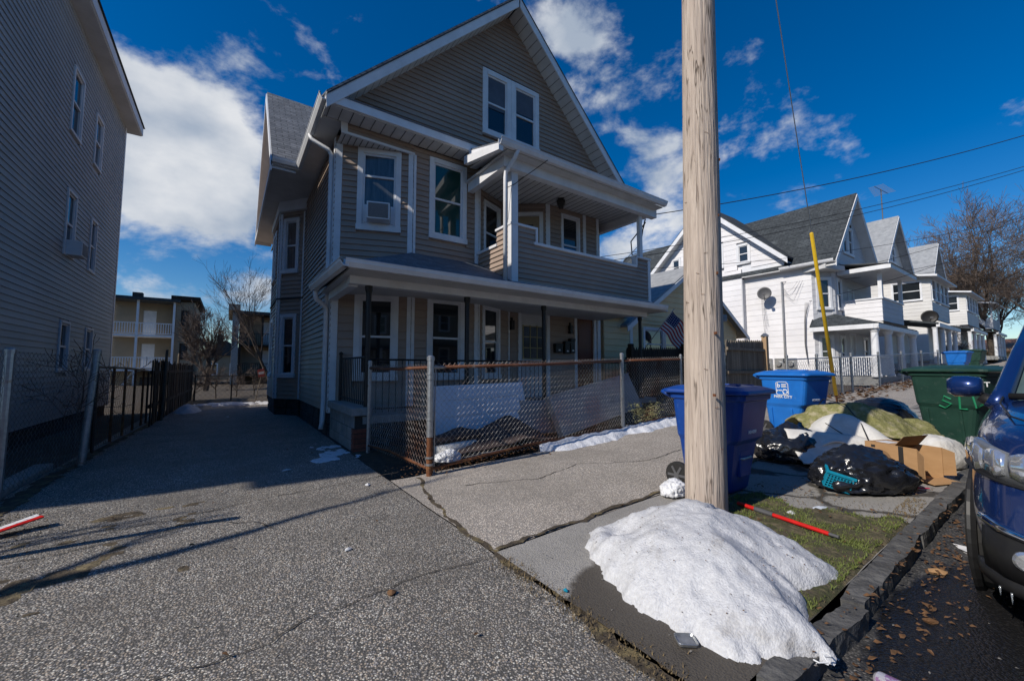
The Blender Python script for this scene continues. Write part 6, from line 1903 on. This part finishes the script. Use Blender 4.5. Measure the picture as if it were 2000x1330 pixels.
# red and grey pole on the verge
r0, r1 = on_g(1442, 995), on_g(1640, 1066)
RP = thing('pole_handle', 'red telescopic pole with grey sleeve lying on the verge', 'pole', (r0.x, r0.y, gz(r0.x) + .03), wb=(r0.x, r0.y, gz(r0.x) + .03))
A, B_ = Vector((r0.x, r0.y, gz(r0.x) + .055)), Vector((r1.x, r1.y, gz(r1.x) + .058))
for a, c, rr, mm, nn in ((0, .20, .016, 'red_paint', 'tube'), (.2, .40, .019, 'grey_plastic', 'sleeve'), (.4, .92, .0145, 'red_paint', 'tube'), (.92, 1, .011, 'grey_plastic', 'tip')):
    b = MB(); b.tube([A.lerp(B_, a), A.lerp(B_, c)], rr, 8); b.build(nn, MATS[mm], RP, smooth=False)
# cans, hanger, tin lid, pink stick
def can(label, x, y, z, rot, m, r=.033, h=.12):
    t = thing('drink_can', label, 'can', (x, y, z), 0, 'dropped drink cans')
    t.rotation_euler = rot
    b = MB(); b.lathe((0, 0, 0), [(r * .75, 0), (r, .012), (r, h - .018), (r * .8, h)], 16); b.build('body', m, t, smooth=False)
    b = MB(); b.lathe((0, 0, 0), [(r * .76, h), (r * .76, h + .002), (r * .66, h + .001), (r * .66, h - .004)], 16); b.build('top', MATS['galvanised'], t)
    return t
g_ = on_g(1333, 972); can('blue drink can by the white plastic bag', g_.x, g_.y, gz(g_.x) + .05, (R_(90), 0, R_(60)), mat('can_blue', (.02, .12, .5), (.6, .65, .7), rough=.3, scale=12, mix=(.55, .6), metal=.4))
g_ = on_g(1712, 1310); can('lilac and silver drink can in the gutter', g_.x, g_.y, zroad(g_.x, g_.y) + .04, (R_(80), R_(20), R_(-20)), mat('can_pink', (.40, .22, .42), (.65, .62, .66), rough=.3, scale=25, mix=(.5, .55), metal=.5))
g_ = on_g(1340, 1262)
b = MB(); loft(b, [rrect(0, 0, .045, .035, .015, z) if False else [q * s_ + Vector((0, 0, z)) for q in rrect(0, 0, .045, .035, .015, 0)] for z, s_ in ((.0, 1), (.012, 1.05), (.014, 1.0), (.005, .88), (.006, .5))]); o = b.build('tin_lid', MATS['galvanised']); o.location = (g_.x, g_.y, gz(g_.x) + .022); o.rotation_euler = (.1, .05, -.6); tag(o, 'flattened metal tin lid lying on wet ground by the snow pile', 'lid')
g_ = on_g(1610, 1312)
b = MB(); b.tube([Vector((-.045, .02, .01)), Vector((-.05, 0, .012)), Vector((-.02, -.02, .012)), Vector((.0, 0, .018)), Vector((.03, -.015, .012)), Vector((.045, .0, .012)), Vector((.03, .02, .01))], .0035, 5); o = b.build('plastic_hook', MATS['print_white']); o.location = (g_.x, g_.y, gz(g_.x) + .045); tag(o, 'small white curled plastic hook on the nearest kerb stone', 'hook')
g_ = on_g(1795, 962)
b = MB(); b.tube([Vector((-.12, .04, .02)), Vector((.0, 0, .03)), Vector((.12, -.05, .015))], .006, 5); o = b.build('plastic_stick', mat('pink_plastic', (.75, .03, .12), rough=.4)); o.location = (g_.x, g_.y, gz(g_.x) + .015); tag(o, 'thin bright pink plastic stick on the slab by the box', 'stick')
g_ = on_g(20, 1042)
t = thing('broken_sign', 'red and white broken sign board lying at the left edge', 'sign', (g_.x, g_.y, .01), R_(20))
t.scale = (.68, .68, .8)
b = MB(); b.prism([(-.22, -.12, .02), (.22, -.05, .09), (.20, .10, .10), (-.2, .08, .02)], (0, 0, .008)); b.build('board', MATS['print_white'], t)
b = MB(); b.prism([(-.21, -.14, .022), (.24, -.07, .092), (.22, -.02, .10), (-.21, -.08, .03)], (0, 0, .012)); b.build('red_edge', MATS['red_paint'], t)

# ================================================================ THINGS IN THE FRONT YARD
PD = thing('door_panel', 'pale white panelled door lying on its side against the porch', 'door', (3.6, 5.9, gz(3.6)))
ez = Vector((0, .30, .95)).normalized(); ex_ = Vector((1, 0, .02)).normalized(); ey_ = ez.cross(ex_)
b = MB(); b.obox((-.95, -.10, .10), ex_, ey_, ez, (0, 1.80), (0, .04), (0, .86)); b.build('slab', MATS['panel_blue_white'], PD, bevel=.006)
for i in range(2):
    for j in range(3):
        b = MB(); b.obox((-.95, -.10, .10), ex_, ey_, ez, (.14 + i * .82, .84 + i * .82), (-.008, .002), (.08 + j * .265, .29 + j * .265)); b.build('panel', MATS['panel_blue_white'], PD, bevel=.01)
MT = thing('box_panel', 'large tilted grey fabric board leaning behind the fence post', 'board', (5.9, 5.4, gz(5.9)))
p0, p1, p3 = Vector((4.80, 5.30, .10)), Vector((7.05, 5.36, .50)), Vector((4.66, 5.58, .82))
ex_ = (p1 - p0).normalized(); ey_ = (p3 - p0); ey_ = (ey_ - ex_ * ey_.dot(ex_)).normalized(); en = ex_.cross(ey_)
b = MB(); b.obox(p0 - Vector((5.9, 5.4, gz(5.9))), ex_, ey_, en, (0, 2.28), (0, .74), (-.16, 0)); b.build('core', MATS['panel_grey'], MT, bevel=.02)
for z in (0.004, .725):
    b = MB(); b.obox(p0 - Vector((5.9, 5.4, gz(5.9))), ex_, ey_, en, (-.006, 2.286), (z, z + .022), (-.166, .008)); b.build('edge_band', mat('edge_band', (.33, .32, .31), rough=.8), MT)
MT2 = thing('box_panel', 'second grey board lying low behind the brown rug', 'board', (4.7, 5.75, gz(4.7)))
b = MB(); b.obox((-.45, .0, .02), Vector((1, -.1, -.03)).normalized(), Vector((-.05, .35, .94)).normalized(), Vector((0, .94, -.35)), (0, 1.15), (0, .62), (0, .05)); b.build('core', MATS['panel_grey'], MT2, bevel=.01)
def rug_h(u, v):
    return .04 + .34 * math.exp(-((u - .45) / .40) ** 2 - (v / .30) ** 2) + .22 * math.exp(-((u + .45) / .45) ** 2 - ((v - .05) / .28) ** 2) + .04 * fbm(u * 2.5, v * 3) + .03 * math.sin(v * 14 + u * 3)
drape('rug', 'bunched brown rug heaped in the front yard', 'rug', 3.35, 5.50, 1.9, .95, R_(2), rug_h, MATS['rug_brown'], thick=.02, res=32)
for k, (a, c, rr, m, nm, lab) in enumerate((((2.35, 5.15, .14), (3.0, 5.25, .15), .085, 'foam_white', 'foam_roll', 'white roll lying under the brown rug'), ((2.35, 5.2, .30), (3.1, 5.32, .27), .05, 'rug_brown', 'rug_roll', 'thin brown roll on top of the white roll'))):
    o_ = Vector(a)
    b = MB(); b.tube([Vector(a) - o_, (Vector(a) + Vector(c)) / 2 - o_ + Vector((0, 0, .01)), Vector(c) - o_], rr, 12); o = b.build(nm, MATS[m], None, smooth=True); o.location = o_; tag(o, lab, 'roll')
o_ = Vector((2.6, 5.0, .1))
b = MB(); b.tube([Vector(p) - o_ for p in ((2.5, 4.95, .06), (2.9, 5.0, .06), (3.2, 5.1, .09), (3.0, 5.2, .08), (2.75, 5.1, .07), (3.1, 4.98, .08), (3.9, 5.1, .09), (4.4, 5.15, .1))], .016, 6); o = b.build('hose', MATS['cable_grey'], None, smooth=True); o.location = o_; tag(o, 'pale grey hose coiled on the yard soil', 'hose')
blob('plastic_bag', 'white bag of rubbish among leaves in the fence corner', 'plastic bag', 2.42, 4.95, .05, .16, .10, .10, 14, MATS['white_plastic'], fold=.14)
# cut evergreen lying by the fence post
EV = thing('evergreen_shrub', 'cut yellow green evergreen branch heap behind the fence post', 'shrub', (6.72, 5.08, gz(6.7)))
EV.scale = (1.3, .9, 1.35)
rnd = random.Random(3)
b = MB(); st = MB()
for k in range(46):
    a, e = rnd.uniform(0, 6.28), rnd.uniform(.05, 1.2)
    d = Vector((math.cos(a) * math.cos(e) * 1.35, math.sin(a) * math.cos(e) * .6, math.sin(e) * .8))
    L_ = rnd.uniform(.25, .46)
    st.tube([Vector((0, 0, .04)), d * L_ * .6 + Vector((0, 0, .05)), d * L_ + Vector((0, 0, .03))], [.006, .004, .002], 3)
    for i in range(26):
        t_ = rnd.uniform(.3, 1.05)
        p = d * L_ * t_ + Vector((rnd.gauss(0, .03), rnd.gauss(0, .03), .05 + rnd.gauss(0, .02)))
        q = Vector((rnd.gauss(0, 1), rnd.gauss(0, 1), rnd.gauss(.3, .8))).normalized()
        s_ = q.orthogonal().normalized() * .006
        b.add([p - s_, p + s_, p + q * rnd.uniform(.02, .05)], [(0, 1, 2)])
st.build('stem', MATS['bark'], EV); b.build('foliage', MATS['juniper'], EV, fix=False)

# ================================================================ PARKED CAR
CX0, CYC = 2.93, -.42
CZ0 = zroad(4.0, -.3) + .004
CAR = thing('parked_car', 'dark blue sport utility car parked at the kerb, front towards the camera', 'car', (CX0 + 2.25, CYC, CZ0))
CAR.rotation_euler = (0, R_(-1.9), R_(0.8))
def cf(f, l, z): return Vector((f - 2.25, l, z))
st_ = [(0.0, .50, .40, .86, .93), (.05, .64, .36, .91, .99), (.14, .76, .33, .95, 1.035), (.30, .835, .31, .98, 1.06), (.55, .88, .29, 1.0, 1.085), (.95, .90, .24, 1.02, 1.11), (1.3, .90, .24, 1.03, 1.13),
       (2.0, .90, .24, 1.02, 1.11), (3.2, .90, .24, 1.03, 1.11), (4.1, .885, .24, 1.04, 1.11), (4.38, .83, .26, .98, 1.06), (4.5, .70, .34, .9, .98)]
b = MB()
rows = []
for f, w, zb, zs, zt in st_:
    half = [(0, zb), (w * .82, zb), (w * .965, zb + .07), (w, .5), (w * .995, .72), (w * .955, zs), (w * .85, zt - .012), (w * .45, zt + .012), (0, zt + .022)]
    ring = [cf(f, l, z) for l, z in half] + [cf(f, -l, z) for l, z in half[-2:0:-1]]
    rows.append(ring)
loft(b, rows)
o = b.build('body', MATS['car_blue'], CAR, smooth=True)
sm = o.modifiers.new('sub', 'SUBSURF'); sm.levels = 2; sm.render_levels = 2
# bonnet crease and gap
for s_ in (-1, 1):
    b = MB(); b.tube([cf(.14, s_ * .52, 1.03), cf(.4, s_ * .70, 1.07), (cf(.8, s_ * .76, 1.10)), cf(1.15, s_ * .77, 1.115)], .005, 4)
    b.build('bonnet_gap', MATS['car_black'], CAR)
# greenhouse
b = MB()
def ring(f0, f1, hw, z, r): return [cf(p.x, p.y, z) for p in rrect((f0 + f1) / 2, 0, (f1 - f0) / 2, hw, r, z, 4)]
loft(b, [ring(1.02, 4.36, .83, 1.03, .22), ring(1.18, 4.3, .815, 1.10, .22), ring(1.58, 4.16, .755, 1.36, .20), ring(1.93, 3.98, .69, 1.57, .18)])
b.build('windows', MATS['car_glass'], CAR, smooth=True)
b = MB()
loft(b, [ring(1.90, 4.02, .705, 1.555, .18), ring(1.98, 3.98, .69, 1.60, .18), ring(2.12, 3.9, .64, 1.65, .18), ring(2.4, 3.6, .45, 1.675, .18)])
b.build('roof', MATS['car_blue'], CAR, smooth=True)
def strip3(name, m, pts, w_, par=CAR):
    b = MB(); b.tube(pts, w_, 6); return b.build(name, m, par, smooth=True)
for s_ in (-1, 1):
    strip3('a_pillar', MATS['car_blue'], [cf(1.10, s_ * .80, 1.06), cf(1.24, s_ * .775, 1.13), cf(1.62, s_ * .715, 1.38), cf(1.98, s_ * .655, 1.60)], [.05, .048, .042, .04])
    strip3('b_pillar', MATS['car_black'], [cf(2.55, s_ * .822, 1.05), cf(2.6, s_ * .755, 1.36), cf(2.65, s_ * .69, 1.58)], .035)
    strip3('c_pillar', MATS['car_blue'], [cf(3.5, s_ * .822, 1.05), cf(3.5, s_ * .755, 1.36), cf(3.45, s_ * .69, 1.58)], .04)
    strip3('roof_rail', MATS['car_black'], [cf(2.1, s_ * .62, 1.66), cf(2.3, s_ * .6, 1.71), cf(3.6, s_ * .6, 1.71), cf(3.8, s_ * .62, 1.65)], .018)
strip3('windscreen_seal', MATS['car_black'], [cf(1.09, -.74, 1.12), cf(1.00, -.4, 1.135), cf(.98, 0, 1.14), cf(1.00, .4, 1.135), cf(1.09, .74, 1.12)], .022)
strip3('wiper', MATS['car_black'], [cf(1.12, .5, 1.145), cf(1.14, 0, 1.155), cf(1.12, -.4, 1.15)], .012)
for l in (.34, -.34):
    b = MB(); loft(b, [ring(1.95, 2.2, .2, z, .06) for z in (1.05, 1.4)]); 
    sb = MB(); loft(sb, [[p + Vector((0, l, 0)) for p in ring(2.0, 2.15, .2, z, .06)] for z in (.7, 1.2, 1.42)])
    sb.build('seat', MATS['car_black'], CAR, smooth=True)
# mirror
for s_ in (1, -1):
    b = MB()
    base = cf(1.50, s_ * .82, 1.08)
    secs = []
    for k, (l, hx, hz) in enumerate(((.0, .05, .05), (.015, .075, .066), (.07, .08, .076), (.14, .066, .074), (.175, .035, .05))):
        secs.append([base + Vector((.03 * 0 + hx * math.cos(a), s_ * (.06 + l), .07 + hz * math.sin(a))) for a in [i * 6.283 / 14 for i in range(14)]])
    loft(b, secs)
    mr = b.build('mirror', MATS['car_blue'], CAR, smooth=True)
    b = MB(); b.tube([base + Vector((0, -s_ * .02, -.06)), base + Vector((0, s_ * .08, .0))], [.05, .035], 8); b.build('mirror_stalk', MATS['car_black'], mr, smooth=True)
# front pieces that follow the nose outline
NOSE = [(-.012, 0.0), (-.01, .30), (.012, .48), (.055, .62), (.135, .735), (.27, .815), (.42, .862), (.6, .885)]
def nose(t):
    t = max(0, min(len(NOSE) - 1.001, t)); i = int(t); k = t - i
    return (NOSE[i][0] + (NOSE[i + 1][0] - NOSE[i][0]) * k, NOSE[i][1] + (NOSE[i + 1][1] - NOSE[i][1]) * k)
def wrap(name, m, t0, t1, zb, zt, out_, s_, par=CAR, n=12, back=.05, lean=0, smooth=True):
    b = MB()
    ring_ = []
    for i in range(n + 1):
        t = t0 + (t1 - t0) * i / n
        f, l = nose(t); f2, l2 = nose(t + .05)
        nx, ny = (l - l2), (f2 - f)
        ln = math.hypot(nx, ny) or 1
        nx, ny = nx / ln, ny / ln
        q = i / n
        a, c = zb(q), zt(q)
        ring_.append([cf(f + nx * out_, s_ * (l + ny * out_), a), cf(f + nx * (out_ + .006) + lean * .5, s_ * (l + ny * (out_ + .006)), (a + c) / 2), cf(f + nx * out_ + lean, s_ * (l + ny * out_), c), cf(f - nx * back + lean, s_ * (l - ny * back), c), cf(f - nx * back, s_ * (l - ny * back), a)])
    loft(b, ring_)
    return b.build(name, m, par, smooth=smooth)
for s_ in (1, -1):
    hl = wrap('headlight', MATS['lamp_lens'], 2.55, 6.3, lambda q: .775 + .045 * q, lambda q: .905 + .07 * q - .05 * max(0, q - .75) * 4, .004, s_, lean=.035)
    for ta, tb_ in ((2.95, 3.65), (3.8, 4.5), (4.65, 5.3)):
        wrap('reflector', MATS['lamp_clear'], ta, tb_, lambda q: .815 + .008 * math.cos(q * 6.28), lambda q: .925 - .008 * math.cos(q * 6.28), .010, s_, lean=.022, par=hl, n=8)
    wrap('indicator', MATS['lamp_amber'], 2.5, 3.0, lambda q: .86, lambda q: .915, .010, s_, lean=.03, par=hl)
    wrap('headlight_surround', MATS['car_black'], 2.4, 6.4, lambda q: .762 + .045 * q, lambda q: .776 + .045 * q, .006, s_, par=hl)
    wrap('bumper_insert', MATS['car_black'], 1.6, 4.9, lambda q: .34, lambda q: .575 - .04 * q, .008, s_)
    wrap('chrome_strip', MATS['chrome'], 1.7, 4.9, lambda q: .515 + .045 * q, lambda q: .545 + .05 * q, .018, s_, back=.02)
    f, l = nose(3.3)
    b = MB(); b.lathe(cf(f - .003, s_ * (l + .012), .45), [(.01, -.010), (.036, -.008), (.046, .002), (.046, .03)], 18, ax='x'); b.build('fog_lamp', MATS['lamp_clear'], CAR, smooth=False)
wrap('grille', MATS['car_black'], 0, 2.0, lambda q: .64, lambda q: .87, .012, 1); wrap('grille', MATS['car_black'], 0, 2.0, lambda q: .64, lambda q: .87, .012, -1)
for s_ in (1, -1): wrap('grille_bar', MATS['chrome'], 0.1, 1.9, lambda q: .745, lambda q: .77, .022, s_, back=.01)
wrap('lower_valance', MATS['car_black'], 0, 5.6, lambda q: .27, lambda q: .34, .004, 1); wrap('lower_valance', MATS['car_black'], 0, 5.6, lambda q: .27, lambda q: .34, .004, -1)
b = MB(); b.box(-2.25 - .03, -2.25 - .02, -.26, .26, .48, .60); b.build('number_plate', MATS['print_white'], CAR)
# wheels and arches
for f in (.90, 3.56):
    for s_ in (1, -1):
        b = MB(); b.lathe(cf(f, s_ * .895, .34), [(.37, -.03), (.385, -.01), (.385, .004), (.37, .008)], 32, ax='y'); b.build('wheel_arch', MATS['car_black'], CAR, smooth=False)
        b = MB(); b.lathe(cf(f, s_ * .80, .34), [(.22, -.115), (.31, -.115), (.338, -.09), (.342, 0), (.338, .09), (.31, .115), (.22, .118)], 32, ax='y'); wh = b.build('wheel', MATS['black_rubber'], CAR, smooth=False)
        b = MB(); b.lathe(cf(f, s_ * .90, .34), [(.215, -.02), (.215, .0)], 24, ax='y')
        for i in range(5):
            a = i * 1.2566
            b.obox(cf(f, s_ * .902, .34), (math.cos(a), 0, math.sin(a)), (0, 1, 0), (-math.sin(a), 0, math.cos(a)), (.0, .21), (-.01, .012), (-.03, .03))
        b.build('rim', MATS['galvanised'], wh)
rnd = random.Random(5)
for k in range(5):
    t = 2.6 + k * .42
    f, l = nose(t)
    h_ = rnd.uniform(.015, .055)
    b = MB(); b.tube([cf(f - .004, l + .006, .28), cf(f - .004, l + .006, .28 - h_ * .5), cf(f - .003, l + .006, .28 - h_)], [.0045, .003, .001], 5); b.build('icicle', MATS['ice'], CAR, smooth=True)
for s_ in (1, -1):
    for f in (1.6, 2.62, 3.4):
        b = MB(); b.tube([cf(f, s_ * .902, .32), cf(f, s_ * .905, .6), cf(f, s_ * .880, .93)], .005, 4); b.build('door_gap', MATS['car_black'], CAR)
    for f in (2.4, 3.2):
        b = MB(); b.tube([cf(f, s_ * .89, .83), cf(f + .02, s_ * .925, .835), cf(f + .18, s_ * .925, .835), cf(f + .2, s_ * .89, .83)], .014, 6); b.build('door_handle', MATS['car_blue'], CAR, smooth=True)
